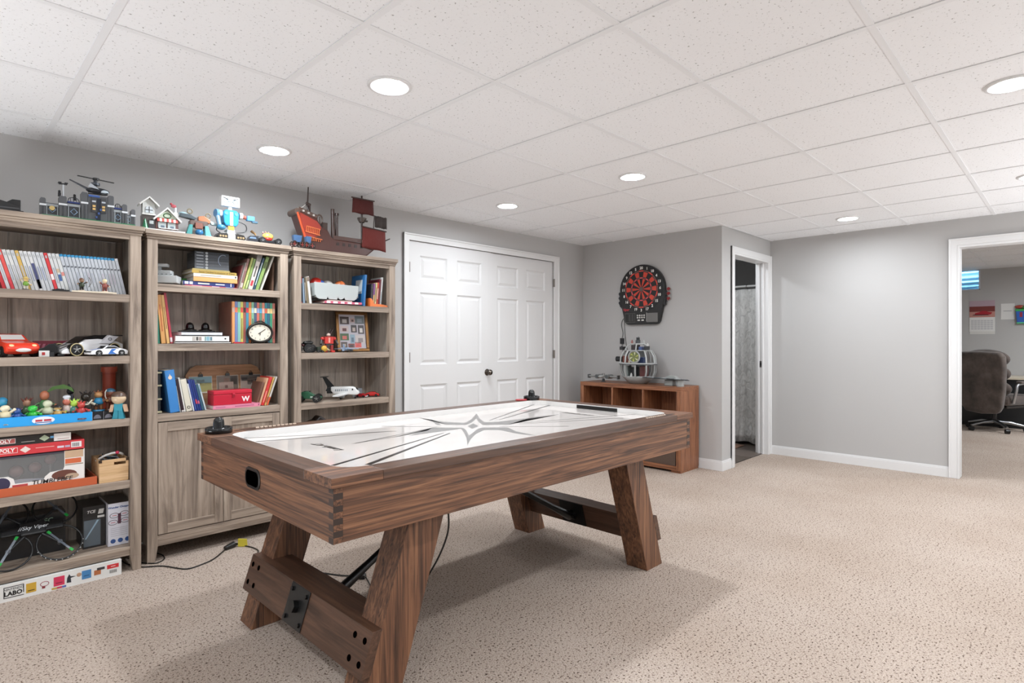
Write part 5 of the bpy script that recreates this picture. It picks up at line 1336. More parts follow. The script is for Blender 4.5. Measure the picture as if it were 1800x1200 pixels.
kid(o, 'box_print', ('p', [(0.468 - L[0], 0.022), (0.486 - L[0], 0.02), (0.484 - L[0], 0.042), (0.505 - L[0], 0.046), (0.484 - L[0], 0.05), (0.478 - L[0], 0.062), (0.47 - L[0], 0.045)], 'y', yy - 0.0008, yy + 0.0005, '#30343c/s'))
kid(o, 'box_print', ('s', (0.517 - L[0], yy, 0.048), (0.010, 0.001, 0.010), '#b8947a/s', 10, 6))
kid(o, 'box_print', ('b', 0.578 - L[0], 0.606 - L[0], yy - 0.0008, yy + 0.0005, 0.026, 0.05, '#b87048/s'), ('b', 0.59 - L[0], 0.622 - L[0], yy - 0.0012, yy + 0.0005, 0.048, 0.06, '#3c3c40/s'))
for k in range(8): kid(o, 'barcode_bar', ('b', 0.643 - L[0] + 0.004 * k, 0.645 - L[0] + 0.004 * k, yy - 0.0008, yy + 0.0005, 0.018, 0.034, '#6a6a68'))

# ================================================================= TOYS ON TOP OF THE BOOKCASES
ZT = 1.81
t = thing('toy_airship', 'black stepped toy model cut by the left edge, on the bookcase top', 'toy model', (0.252, F1 + 0.06, ZT), R(-4))
for (pts, a, b) in (([(-0.12, 0.0), (0.045, 0.0), (0.05, 0.03), (-0.12, 0.075)], -0.05, 0.05), ([(-0.12, 0.06), (-0.03, 0.06), (-0.03, 0.1), (-0.05, 0.115), (-0.12, 0.115)], -0.03, 0.03), ([(0.0, 0.0), (0.05, 0.0), (0.05, 0.06), (0.02, 0.06), (0.0, 0.045)], -0.04, 0.04)):
    kid(t, 'hull_section', ('p', pts, 'y', a, b, '#1c1c1d/s'), bv=0.002)
kid(t, 'hull_stripe', ('b', -0.12, 0.045, -0.0515, -0.05, 0.014, 0.02, '#4a4a4c/s'))
kid(t, 'base_plate', ('b', -0.12, 0.06, -0.06, 0.06, 0.0, 0.006, '#2a2a2c/s'))

# grey brick-built station with helicopter
t = thing('toy_station', 'grey and navy brick-built toy station with towers on a green base', 'toy building', (0.578, F1 + 0.055, ZT), R(-2))
G1, G2, NV, LG = '#56585b/s', '#3c3e42/s', '#2b3a70/s', '#9aa0a4/s'
kid(t, 'base_plate', ('b', -0.2, 0.18, -0.06, 0.06, 0, 0.006, '#2f7a52/s'))
def tower(x, w, h, y=-0.03, d=0.05):
    o = kid(t, 'tower', ('p', [(x - w / 2, 0.006), (x + w / 2, 0.006), (x + w / 2, h), (x + w / 2 - 0.004, h + 0.006), (x - w / 2 + 0.004, h + 0.006), (x - w / 2, h)], 'y', y, y + d, G1), bv=0.001)
    kid(o, 'white_brick', ('b', x - w / 2 - 0.002, x + w / 2 + 0.002, y - 0.003, y, h * 0.62, h * 0.62 + 0.009, '#d8dce0/s'))
    kid(o, 'dark_groove', ('b', x - 0.003, x + 0.003, y - 0.0015, y, 0.012, h * 0.58, G2))
for x, w, h in ((-0.195, 0.022, 0.085), (-0.118, 0.03, 0.105), (-0.032, 0.026, 0.14), (0.078, 0.026, 0.14), (0.138, 0.022, 0.105), (0.176, 0.018, 0.085)): tower(x, w, h)
def gate(x0, x1, z1):
    o = kid(t, 'wall_section', ('b', x0, x1, -0.02, 0.01, 0.006, z1, G2))
    for (a, b, c, d) in ((x0, x1, 0.008, 0.014), (x0, x1, z1 - 0.016, z1 - 0.004)):
        kid(o, 'window_frame', ('b', a, b, -0.024, -0.02, c, d, LG))
    for a in (x0 + 0.002, x1 - 0.006): kid(o, 'window_frame', ('b', a, a + 0.004, -0.024, -0.02, 0.014, z1 - 0.016, LG))
    q = MB(); xm = (x0 + x1) / 2; zm = 0.04
    q.t([(xm - 0.014, -0.0225, zm), (xm, -0.0225, zm + 0.016), (xm + 0.014, -0.0225, zm), (xm, -0.0225, zm - 0.016)], 0.0022, '#8fa6c4/s', 5, True); part('window_emblem', q, o)
gate(-0.1, -0.048, 0.082); gate(0.092, 0.126, 0.082); gate(-0.184, -0.134, 0.07); gate(0.15, 0.168, 0.06)
kid(t, 'yellow_lamp', ('c', (-0.16, -0.03, 0.045), (-0.16, -0.02, 0.045), 0.011, '#c9ae70/s', 12))
c_ = kid(t, 'center_block', ('b', -0.018, 0.064, -0.03, 0.02, 0.006, 0.135, G1))
kid(c_, 'dark_slot', ('b', 0.016, 0.034, -0.034, -0.03, 0.01, 0.12, '#17202e/s'))
for x in (0.006, 0.046):
    kid(c_, 'side_panel', ('b', x - 0.011, x + 0.011, -0.036, -0.03, 0.05, 0.125, G2))
    for z in (0.06, 0.075): kid(c_, 'amber_brick', ('b', x - 0.006, x + 0.006, -0.039, -0.036, z, z + 0.01, '#d4b070/s'))
    kid(c_, 'silver_print', ('b', x - 0.008, x + 0.008, -0.037, -0.036, 0.1, 0.108, '#b4bcc4/s'))
kid(c_, 'blue_lintel', ('b', -0.016, 0.03, -0.036, -0.03, 0.126, 0.136, '#3a5a9a/s'))
for k, x in enumerate((0.012, 0.022, 0.03)): kid(c_, 'blue_brick', ('b', x, x + 0.008, -0.038, -0.034, 0.02 + 0.02 * k, 0.03 + 0.02 * k, '#3f5a94/s'))
for x0, x1 in ((-0.1, -0.05), (0.092, 0.126)):
    kid(t, 'blue_beam', ('b', x0, x1, -0.026, 0.0, 0.082, 0.09, NV))
    q = MB(); q.t(smooth_pts([(x0 + 0.002, -0.02, 0.09), (x0 + 0.01, -0.02, 0.108), (x1 - 0.01, -0.02, 0.108), (x1 - 0.002, -0.02, 0.09)], 5), 0.0018, '#2e3034/s', 5)
    for k in range(1, 4): q.t([(x0 + (x1 - x0) * k / 4, -0.02, 0.09), (x0 + (x1 - x0) * k / 4, -0.02, 0.108)], 0.0014, '#2e3034/s', 5)
    part('railing', q, t)
kid(t, 'antenna_mast', ('c', (-0.115, -0.005, 0.11), (-0.115, -0.005, 0.172), 0.004, '#b4b8bc/s', 8), ('b', -0.132, -0.1, -0.01, 0.0, 0.172, 0.178, '#2a2c30/s'), ('b', -0.135, -0.122, -0.018, 0.008, 0.178, 0.182, '#2a2c30/s'), ('b', -0.11, -0.097, -0.018, 0.008, 0.178, 0.182, '#2a2c30/s'))
for (x, z) in ((-0.13, 0.11), (-0.07, 0.1)):
    kid(t, 'guard_figure', ('b', x - 0.006, x + 0.006, -0.012, -0.004, z, z + 0.02, '#1d1e22/s'), ('s', (x, -0.008, z + 0.026), 0.006, '#1a1a1d/s', 8, 6))
t = thing('toy_helicopter', 'dark toy helicopter parked on the grey station roof', 'toy helicopter', (0.593, F1 + 0.048, ZT + 0.147), R(-8))
kid(t, 'fuselage', ('s', (0.01, 0, 0.018), (0.05, 0.02, 0.016), '#22252c/s', 14, 10))
kid(t, 'cockpit', ('s', (0.035, -0.004, 0.014), (0.022, 0.017, 0.012), '#b8c4cc/g', 12, 8))
kid(t, 'tail_boom', ('c', (-0.03, 0, 0.022), (-0.105, 0, 0.058), 0.006, '#3a3d44/s', 8, 0.003))
kid(t, 'rotor_mast', ('c', (0.0, 0, 0.03), (0.0, 0, 0.075), 0.008, '#2c3038/s', 10), ('c', (0, 0, 0.045), (0, 0, 0.056), 0.02, '#3a414c/s', 12))
kid(t, 'rotor', ('b', -0.078, 0.078, -0.006, 0.006, 0.075, 0.0785, '#141416/s'), ('c', (0, 0, 0.072), (0, 0, 0.082), 0.014, '#141416/s', 12), rot=(0, R(2), R(12)))
for s in (-1, 1): kid(t, 'skid', ('t', [(-0.03, s * 0.018, 0.004), (0.04, s * 0.018, 0.003), (0.052, s * 0.018, 0.008)], 0.0025, '#1a1b1e/s', 6))
kid(t, 'silver_fin', ('p', [(-0.03, 0.03), (0.015, 0.022), (0.01, 0.028), (-0.02, 0.05)], 'y', -0.023, -0.02, '#a8aeb4/s'))

# winter house
WHT, BRN = '#dcdcd8/s', '#5a3430/s'
t = thing('toy_house', 'white roofed brick-built winter toy house with awning and tower', 'toy house', (0.897, F2 + 0.055, ZT), R(-3))
kid(t, 'base_plate', ('b', -0.095, 0.112, -0.055, 0.05, 0, 0.008, WHT))
kid(t, 'shop_wall', ('p', [(-0.025, 0.008), (0.085, 0.008), (0.085, 0.07), (0.03, 0.125), (-0.025, 0.07)], 'y', -0.02, 0.04, BRN))
kid(t, 'gable', ('p', [(-0.02, 0.078), (0.08, 0.078), (0.03, 0.122)], 'y', -0.024, -0.02, '#b4c0ac/s'))
kid(t, 'gable_print', ('t', [(0.03 + 0.018 * math.cos(R(k)), -0.0245, 0.092 + 0.012 * math.sin(R(k))) for k in range(0, 360, 30)], 0.003, '#4a6a48/s', 5, True))
for s in (-1, 1):
    kid(t, 'roof_slab', ('p', [(0.03, 0.128), (0.03, 0.138), (0.03 + s * 0.07, 0.068), (0.03 + s * 0.066, 0.06)], 'y', -0.036, 0.045, WHT))
    kid(t, 'tower_roof', ('p', [(-0.055, 0.178), (-0.055, 0.187), (-0.055 + s * 0.048, 0.142), (-0.055 + s * 0.045, 0.134)], 'y', -0.03, 0.04, WHT))
for k in range(9):
    kid(t, 'awning_stripe', ('hexa', [(-0.02 + 0.0112 * k, -0.034, 0.056), (-0.0088 + 0.0112 * k, -0.034, 0.056), (-0.0088 + 0.0112 * k, -0.021, 0.056), (-0.02 + 0.0112 * k, -0.021, 0.056)], [(-0.02 + 0.0112 * k, -0.03, 0.074), (-0.0088 + 0.0112 * k, -0.03, 0.074), (-0.0088 + 0.0112 * k, -0.021, 0.074), (-0.02 + 0.0112 * k, -0.021, 0.074)], ('#c25a52/s', '#e8e0da/s')[k % 2]))
for x in (0.004, 0.05):
    kid(t, 'shop_window', ('b', x - 0.018, x + 0.02, -0.0235, -0.02, 0.02, 0.054, '#a9b4b4/s'), ('b', x - 0.006, x + 0.012, -0.0245, -0.023, 0.02, 0.036, '#5c6a78/s'))
kid(t, 'bench', ('b', -0.015, 0.08, -0.045, -0.03, 0.016, 0.02, WHT), *[('b', x, x + 0.006, -0.043, -0.032, 0.008, 0.016, '#4a3a38/s') for x in (-0.01, 0.02, 0.045, 0.068)])
kid(t, 'tower_wall', ('p', [(-0.085, 0.008), (-0.028, 0.008), (-0.028, 0.15), (-0.055, 0.176), (-0.085, 0.15)], 'y', -0.012, 0.04, '#c4c6c2/s'))
kid(t, 'tower_base', ('b', -0.087, -0.026, -0.016, 0.042, 0.008, 0.085, '#4c4440/s'))
kid(t, 'door', ('b', -0.058, -0.032, -0.02, -0.016, 0.008, 0.06, '#2c2d33/s'), ('b', -0.055, -0.035, -0.0212, -0.0195, 0.038, 0.056, '#b8c0c0/s'))
w_ = kid(t, 'arched_window', ('p', [(-0.073, 0.098), (-0.037, 0.098), (-0.037, 0.122), (-0.046, 0.133), (-0.064, 0.133), (-0.073, 0.122)], 'y', -0.0155, -0.012, '#c8d0d4/s'))
kid(w_, 'window_bar', ('b', -0.0565, -0.0535, -0.0172, -0.0155, 0.098, 0.132, '#26262a/s'), ('b', -0.072, -0.038, -0.0172, -0.0155, 0.112, 0.115, '#26262a/s'))
kid(t, 'balcony_ledge', ('b', -0.09, -0.024, -0.024, 0.0, 0.085, 0.092, WHT))
kid(t, 'fir_tree', ('c', (-0.078, -0.035, 0.008), (-0.078, -0.035, 0.06), 0.016, '#2f7a52/s', 10, 0.003))
kid(t, 'chimney', ('b', 0.068, 0.086, 0.0, 0.02, 0.08, 0.122, WHT), ('c', (0.077, 0.01, 0.122), (0.077, 0.01, 0.15), 0.006, '#c8ccd0/s', 8))
kid(t, 'red_bird', ('s', (0.068, 0.01, 0.157), (0.014, 0.007, 0.010), '#b0525a/s', 10, 8), ('s', (0.056, 0.01, 0.168), 0.007, '#a84850/s', 8, 6))

# walking mech
t = thing('toy_mech', 'teal and brown walking brick-built toy creature beside the winter house', 'toy creature', (1.088, F2 + 0.055, ZT), R(-6))
for (x, y, c) in ((-0.05, -0.025, '#3a8a88/s'), (-0.045, 0.03, '#2f7a78/s'), (0.05, -0.025, '#58b4c4/s'), (0.055, 0.03, '#4aa0b0/s')):
    kid(t, 'leg', ('hexa', [(x - 0.016, y - 0.012, 0), (x + 0.016, y - 0.012, 0), (x + 0.016, y + 0.012, 0), (x - 0.016, y + 0.012, 0)], [(x * 0.8 - 0.009, y - 0.009, 0.062), (x * 0.8 + 0.009, y - 0.009, 0.062), (x * 0.8 + 0.009, y + 0.009, 0.062), (x * 0.8 - 0.009, y + 0.009, 0.062)], c), bv=0.003)
kid(t, 'front_claw', ('s', (0.0, -0.045, 0.018), (0.022, 0.016, 0.018), '#2a6a9a/s', 8, 6))
kid(t, 'body', ('b', -0.045, 0.05, -0.025, 0.03, 0.055, 0.09, '#5a4a44/s'), bv=0.006)
kid(t, 'chest_block', ('b', -0.02, 0.02, -0.04, -0.02, 0.04, 0.075, '#7a4a3c/s'), bv=0.003)
kid(t, 'orange_back', ('p', [(0.0, 0.09), (0.06, 0.08), (0.065, 0.1), (0.03, 0.122), (0.0, 0.115)], 'y', -0.02, 0.025, '#b06a44/s'), bv=0.003)
kid(t, 'head', ('p', [(-0.095, 0.105), (-0.02, 0.092), (-0.005, 0.105), (-0.04, 0.122), (-0.09, 0.125)], 'y', -0.018, 0.018, '#3f4a50/s'), bv=0.003)
kid(t, 'head_glass', ('s', (-0.075, 0, 0.122), (0.022, 0.016, 0.013), '#9ab4bc/g', 10, 8))
for (x, z) in ((-0.04, 0.142), (0.055, 0.128)):
    kid(t, 'gear_ring', ('t', [(x + 0.013 * math.cos(R(k)), 0, z + 0.013 * math.sin(R(k))) for k in range(0, 360, 30)], 0.0035, '#8a8068/s', 6, True))
kid(t, 'tail_wing', ('p', [(0.06, 0.1), (0.1, 0.085), (0.105, 0.075), (0.07, 0.078)], 'y', -0.012, 0.012, '#a8c4cc/s'))

# blue robot
BL, WH = '#2f94cc/s', '#dfe2e2/s'
t = thing('toy_robot', 'blue and white brick-built robot with rectangular drawn-on face', 'toy robot', (1.262, F2 + 0.05, ZT), R(0))
for s in (-1, 1):
    kid(t, 'track', ('p', [(s * 0.02, 0.0), (s * 0.07, 0.0), (s * 0.082, 0.014), (s * 0.07, 0.034), (s * 0.03, 0.04), (s * 0.02, 0.03)], 'y', -0.04, 0.03, '#2a2826/s'), bv=0.003)
    for k in range(3): kid(t, 'track_hub', ('c', (s * (0.035 + 0.015 * k), -0.043, 0.016), (s * (0.035 + 0.015 * k), -0.04, 0.016), 0.006, '#a8926c/s', 10))
    kid(t, 'shoulder', ('c', (s * 0.05, -0.012, 0.152), (s * 0.068, -0.012, 0.152), 0.02, WH, 14))
kid(t, 'base_block', ('b', -0.03, 0.03, -0.038, 0.03, 0.003, 0.03, WH), bv=0.002)
kid(t, 'waist', ('b', -0.022, 0.022, -0.025, 0.025, 0.03, 0.062, '#c8d4d8/s'), ('b', -0.018, 0.018, -0.027, -0.02, 0.058, 0.085, '#d09a4c/s'), bv=0.002)
kid(t, 'torso', ('p', [(-0.03, 0.082), (0.03, 0.082), (0.042, 0.1), (0.045, 0.16), (0.03, 0.178), (-0.03, 0.178), (-0.045, 0.16), (-0.042, 0.1)], 'y', -0.03, 0.028, BL), bv=0.006)
kid(t, 'chest_stripe', ('b', -0.009, 0.009, -0.033, -0.03, 0.084, 0.165, '#d8eaf0/s'))
for s in (-1, 1): kid(t, 'chest_knob', ('c', (s * 0.028, -0.034, 0.155), (s * 0.028, -0.03, 0.155), 0.010, '#5cb4dc/s', 12))
kid(t, 'neck', ('c', (0, 0, 0.178), (0, 0, 0.2), 0.014, '#d8d4d0/s', 10))
h_ = kid(t, 'head', ('b', -0.052, 0.052, -0.02, 0.018, 0.2, 0.26, '#e4e6e6/s'), bv=0.003)
for s in (-1, 1):
    kid(h_, 'drawn_eye', ('t', [(s * 0.026 + 0.013 * math.cos(R(k)), -0.0212, 0.228 + 0.011 * math.sin(R(k))) for k in range(0, 360, 30)], 0.0016, '#3a5a64', 5, True))
    kid(h_, 'drawn_brow', ('p', [(s * 0.014, 0.238), (s * 0.014, 0.243), (s * 0.042, 0.252), (s * 0.042, 0.247)], 'y', -0.0215, -0.0198, '#23282c'))
kid(h_, 'drawn_mouth', ('b', -0.012, 0.012, -0.0215, -0.0198, 0.226, 0.229, '#3a5a64'))
kid(t, 'left_arm', ('c', (-0.068, -0.012, 0.15), (-0.085, -0.015, 0.15), 0.024, '#5a94c4/s', 12), ('c', (-0.075, -0.02, 0.13), (-0.07, -0.04, 0.075), 0.014, '#6a8aa0/s', 10, 0.012), ('s', (-0.062, -0.045, 0.065), (0.026, 0.018, 0.016), '#3a7a9a/s', 10, 8))
kid(t, 'right_arm', ('c', (0.068, -0.012, 0.15), (0.1, -0.03, 0.14), 0.011, '#a85a4c/s', 10), ('b', 0.085, 0.13, -0.05, -0.02, 0.125, 0.155, '#5a94c4/s'), ('b', 0.115, 0.15, -0.048, -0.03, 0.115, 0.128, '#4c6a7c/s'), bv=0.004)
for s, pts in ((-1, [(-0.075, -0.03, 0.08), (-0.08, -0.02, 0.05), (-0.05, -0.02, 0.035), (-0.02, -0.01, 0.045)]), (1, [(0.04, -0.01, 0.12), (0.085, -0.02, 0.1), (0.085, -0.02, 0.06), (0.03, -0.02, 0.045)])):
    q = MB(); q.t(smooth_pts(pts, 6), 0.0028, '#26282a/s', 6); part('hose', q, t)

# black kart with yellow toy
t = thing('toy_kart', 'dark toy kart with plain yellow and red driver shell', 'toy kart', (1.468, F2 + 0.05, ZT), R(-5))
kid(t, 'chassis', ('b', -0.085, 0.085, -0.028, 0.03, 0.008, 0.024, '#23252a/s'), bv=0.003)
kid(t, 'nose', ('p', [(-0.105, 0.006), (-0.05, 0.006), (-0.035, 0.03), (-0.06, 0.048), (-0.09, 0.042)], 'y', -0.03, 0.03, '#2b2e34/s'), bv=0.003)
kid(t, 'nose_stripe', ('p', [(-0.098, 0.024), (-0.055, 0.024), (-0.06, 0.034), (-0.09, 0.034)], 'y', -0.032, -0.03, '#6a84a4/s'))
for (x, y) in ((0.075, -0.032), (0.075, 0.032), (-0.02, 0.032), (-0.02, -0.03)): wheel(t, x, y, 0.02, 0.02, 0.022, 'y', '#8a8c90/m')
kid(t, 'driver_shell', ('s', (0.02, -0.005, 0.05), (0.034, 0.028, 0.024), '#d8b860/s', 14, 10))
kid(t, 'shell_band', ('s', (0.018, -0.02, 0.033), (0.026, 0.016, 0.013), '#b03028/s', 12, 8))
for (x, z) in ((-0.005, 0.08), (0.012, 0.085), (0.03, 0.083)): kid(t, 'crest', ('c', (x, 0.0, 0.068), (x - 0.006, 0.0, z), 0.007, '#8a5a4c/s', 8, 0.002))
kid(t, 'exhaust', ('t', [(-0.045, 0.01, 0.03), (-0.05, 0.012, 0.06), (-0.075, 0.012, 0.078)], [0.004, 0.006, 0.009], '#b08a5c/s', 8))
kid(t, 'engine', ('b', -0.04, -0.005, -0.015, 0.02, 0.024, 0.05, '#5c5e62/s'), bv=0.004)

# pirate ship
DK, RD, ORG, MAR = '#4a2b25/s', '#94362a/s', '#c8693e/s', '#501f1c/f'
t = thing('toy_pirate_ship', 'brown toy pirate ship with red sails and black flag', 'toy ship', (1.972, F3 + 0.085, ZT), R(-1.5))
t.scale = (1, 1, 1.2)
hull = [(-0.2, 0.0), (0.22, 0.0), (0.30, 0.055), (0.31, 0.075), (0.0, 0.08), (-0.04, 0.085), (-0.07, 0.125), (-0.115, 0.14), (-0.15, 0.185), (-0.265, 0.215), (-0.29, 0.205)]
kid(t, 'hull', ('p', hull, 'y', -0.055, 0.055, DK), bv=0.008)
kid(t, 'keel', ('b', -0.19, 0.21, -0.012, 0.012, 0.0, 0.012, '#5c2a26/s'))
kid(t, 'red_stern_side', ('p', [(-0.272, 0.17), (-0.225, 0.06), (-0.14, 0.085), (-0.12, 0.135), (-0.15, 0.165), (-0.265, 0.2)], 'y', -0.058, -0.055, RD))
for (a, b, z0, z1, sl) in ((-0.232, -0.13, 0.098, 0.104, -0.12), (-0.225, -0.128, 0.128, 0.133, -0.1), (-0.205, -0.115, 0.072, 0.077, -0.1)):
    kid(t, 'gallery_rail', ('hexa', [(a, -0.064, z0), (b, -0.064, z0 + sl * (b - a)), (b, -0.055, z0 + sl * (b - a)), (a, -0.055, z0)], [(a, -0.064, z1), (b, -0.064, z1 + sl * (b - a)), (b, -0.055, z1 + sl * (b - a)), (a, -0.055, z1)], ORG))
for k in range(8):
    x = -0.226 + 0.0125 * k
    kid(t, 'baluster', ('b', x, x + 0.004, -0.063, -0.057, 0.1 - 0.0015 * k, 0.13 - 0.0012 * k, ORG))
    if k < 7: kid(t, 'baluster', ('b', x + 0.02, x + 0.024, -0.063, -0.057, 0.052, 0.074 - 0.001 * k, ORG))
kid(t, 'stern_trim', ('t', [(-0.285, -0.058, 0.2), (-0.262, -0.06, 0.14), (-0.235, -0.06, 0.07)], 0.008, '#c8502c/s', 6))
kid(t, 'stern_scroll', ('c', (-0.285, -0.06, 0.205), (-0.285, 0.06, 0.205), 0.018, '#5a4a42/s', 12))
kid(t, 'deck_rail', ('p', [(-0.275, 0.212), (-0.15, 0.182), (-0.148, 0.202), (-0.272, 0.232)], 'y', -0.056, -0.050, '#55423a/s'))
for k in range(3): kid(t, 'rail_opening', ('b', -0.25 + 0.035 * k, -0.236 + 0.035 * k, -0.0575, -0.056, 0.208 - 0.008 * k, 0.218 - 0.008 * k, '#b4b0aa/s'))
kid(t, 'bulwark', ('b', -0.03, 0.235, -0.055, -0.048, 0.078, 0.1, '#4c342e/s'))
for k in range(5): kid(t, 'gun_port', ('b', -0.01 + 0.045 * k, 0.01 + 0.045 * k, -0.0565, -0.055, 0.045, 0.062, '#2a1c18/s'))
kid(t, 'bulwark_patch', ('b', 0.185, 0.2, -0.0565, -0.055, 0.082, 0.094, '#c8c0b4/s'))
kid(t, 'mizzen_mast', ('c', (-0.195, 0, 0.18), (-0.185, 0, 0.36), 0.0075, '#3a2c28/s', 8, 0.004), ('c', (-0.2, 0, 0.268), (-0.172, 0, 0.258), 0.012, '#3a2c28/s', 8), ('c', (-0.178, 0, 0.255), (-0.172, 0, 0.22), 0.009, '#3a2c28/s', 6, 0.004))
kid(t, 'helm_wheel', ('t', [(-0.115 + 0.02 * math.cos(R(k)), -0.02, 0.185 + 0.026 * math.sin(R(k))) for k in range(0, 360, 30)], 0.005, '#5a4a42/s', 6, True), ('b', -0.118, -0.112, -0.022, -0.018, 0.145, 0.2, '#5a4a42/s'))
kid(t, 'cargo_block', ('b', -0.095, -0.062, -0.03, 0.02, 0.125, 0.17, '#3f322c/s'))
kid(t, 'main_mast', ('c', (0.0, 0.01, 0.08), (-0.005, 0.01, 0.262), 0.016, '#43302a/s', 10, 0.013), ('c', (0.022, 0, 0.08), (0.022, 0, 0.232), 0.011, '#3a2924/s', 10, 0.009), ('c', (0.022, 0, 0.226), (0.022, 0, 0.24), 0.014, '#3a2924/s', 8), ('c', (0.022, -0.01, 0.09), (0.022, -0.01, 0.1), 0.02, '#2e201c/s', 10))
kid(t, 'fore_mast', ('c', (0.215, 0, 0.06), (0.215, 0, 0.37), 0.008, '#3a2c28/s', 8, 0.006))
kid(t, 'crows_nest', ('l', [(0.018, 0.208), (0.034, 0.232), (0.034, 0.236), (0.006, 0.236)], (0.215, 0, 0), '#4c423c/s', 10), ('c', (0.225, 0, 0.222), (0.26, 0, 0.222), 0.006, '#4c423c/s', 8))
def sail(x0, x1, z0, z1, y, name='sail', c=MAR, dz=0.0):
    q = MB(); vs = []; n = 8
    for j in range(n + 1):
        for i in range(n + 1):
            u, v = i / n, j / n
            w = 0.94 + 0.06 * (1 - v)
            vs.append((x0 + (x1 - x0) * (0.5 + (u - 0.5) * w), y - 0.02 * math.sin(math.pi * v) * math.sin(math.pi * u) + 0.0012 * math.sin(9 * u), z0 + (z1 - z0) * v + dz * (u - 0.5) + 0.002 * math.sin(11 * u) * (1 - v)))
    q.add(vs, [(j * (n + 1) + i, j * (n + 1) + i + 1, (j + 1) * (n + 1) + i + 1, (j + 1) * (n + 1) + i) for j in range(n) for i in range(n)], c, True)
    o = part(name, q, t)
    m = o.modifiers.new('solid', 'SOLIDIFY'); m.thickness = 0.002
    kid(o, 'yard', ('c', (x0 - 0.004, y, z1 + dz * -0.5), (x1 + 0.004, y, z1 + dz * 0.5), 0.004, '#3a2420/s', 8))
sail(0.13, 0.305, 0.258, 0.348, -0.014)
sail(0.18, 0.375, 0.045, 0.17, -0.064, 'sail', '#64241f/f', -0.012)
kid(t, 'jib_line', ('c', (0.235, -0.02, 0.165), (0.215, -0.05, 0.095), 0.0022, '#5a4a42/s', 5))
kid(t, 'flag_pole', ('c', (0.272, -0.05, 0.07), (0.288, -0.05, 0.255), 0.004, '#3a302c/s', 6))
q = MB(); n = 10; vs = []
for j in range(4):
    for i in range(n + 1): vs.append((0.292 + 0.095 * i / n, -0.05 + 0.006 * math.sin(i * 1.1), 0.185 + 0.07 * j / 3 - 0.004 * i / n + 0.0015 * math.sin(3 * i)))
q.add(vs, [(j * (n + 1) + i, j * (n + 1) + i + 1, (j + 1) * (n + 1) + i + 1, (j + 1) * (n + 1) + i) for j in range(3) for i in range(n)], '#3c3431/f', True)
o = part('flag', q, t); m = o.modifiers.new('solid', 'SOLIDIFY'); m.thickness = 0.0015
kid(t, 'bowsprit', ('c', (0.29, 0, 0.07), (0.43, -0.03, 0.13), 0.006, '#3a2c28/s', 8, 0.003))
kid(t, 'stern_wire', ('t', smooth_pts([(-0.275, -0.05, 0.225), (-0.25, -0.05, 0.232), (-0.225, -0.05, 0.252)], 4), 0.0015, '#c8c4be/s', 5))
# blue wagon
t = thing('toy_wagon', 'small blue toy wagon pair with dark wheels in front of the ship', 'toy wagon', (1.705, F3 + 0.006, ZT), R(-3))
t.scale = (1.25, 0.8, 1.4)
for x, w in ((-0.028, 0.044), (0.03, 0.03)):
    kid(t, 'wagon_body', ('hexa', [(x - w / 2 + 0.004, -0.02, 0.026), (x + w / 2 - 0.004, -0.02, 0.026), (x + w / 2 - 0.004, 0.02, 0.026), (x - w / 2 + 0.004, 0.02, 0.026)], [(x - w / 2, -0.024, 0.058), (x + w / 2, -0.024, 0.058), (x + w / 2, 0.024, 0.058), (x - w / 2, 0.024, 0.058)], '#3f5f86/s'), bv=0.002)
kid(t, 'axle_frame', ('b', -0.05, 0.05, -0.008, 0.008, 0.016, 0.026, '#2c2422/s'))
for x in (-0.045, -0.005, 0.018, 0.048):
    for y in (-0.024, 0.024):
        kid(t, 'wheel', ('t', [(x + 0.013 * math.cos(R(k)), y, 0.0165 + 0.013 * math.sin(R(k))) for k in range(0, 360, 30)], 0.003, '#2c2422/s', 6, True), ('b', x - 0.0015, x + 0.0015, y - 0.001, y + 0.001, 0.005, 0.028, '#8a3a34/s'), ('b', x - 0.012, x + 0.012, y - 0.001, y + 0.001, 0.015, 0.018, '#8a3a34/s'))

# ================================================================= RIGHT BOOKCASE: lower shelves
z3 = 1.128
t = thing('toy_motorbike', 'black toy bike with fat wheels at the left of the shelf', 'toy vehicle', (1.765, F3 + 0.075, z3), R(-8))
for x, y, r in ((-0.052, 0.0, 0.026), (0.01, -0.01, 0.03), (0.045, 0.025, 0.028)): wheel(t, x, y, r, r, 0.024, 'y', '#5a5a58/m')
kid(t, 'frame', ('t', [(-0.05, 0.015, 0.03), (-0.02, 0.01, 0.055), (0.02, 0.01, 0.058), (0.045, 0.01, 0.035)], 0.009, '#1d1f1e/s', 8))
kid(t, 'red_tank', ('s', (-0.012, 0.01, 0.052), (0.022, 0.012, 0.011), '#5a2628/s', 10, 8))
kid(t, 'black_fender', ('s', (0.012, 0.0, 0.066), (0.036, 0.014, 0.014), '#161716/s', 12, 8))
kid(t, 'handle', ('t', [(-0.03, 0.0, 0.055), (-0.04, 0.0, 0.088), (-0.06, 0.0, 0.094)], 0.0025, '#1a1a1a/s', 6), ('b', -0.066, -0.054, -0.005, 0.005, 0.088, 0.098, '#d8d8d4/s'))
t = thing('toy_digger', 'small yellow and dark green toy with a round yellow front', 'toy vehicle', (1.862, F3 + 0.055, z3), R(-10))
kid(t, 'body', ('b', -0.03, 0.012, -0.015, 0.02, 0.004, 0.04, '#2a3328/s'), bv=0.006)
kid(t, 'yellow_drum', ('s', (0.016, -0.01, 0.026), (0.022, 0.02, 0.022), '#caa23e/s', 12, 8))
kid(t, 'drill_tip', ('c', (0.034, -0.012, 0.022), (0.056, -0.016, 0.014), 0.011, '#b8a070/s', 10, 0.002))
for x in (-0.024, 0.004): wheel(t, x, -0.018, 0.010, 0.010, 0.008)
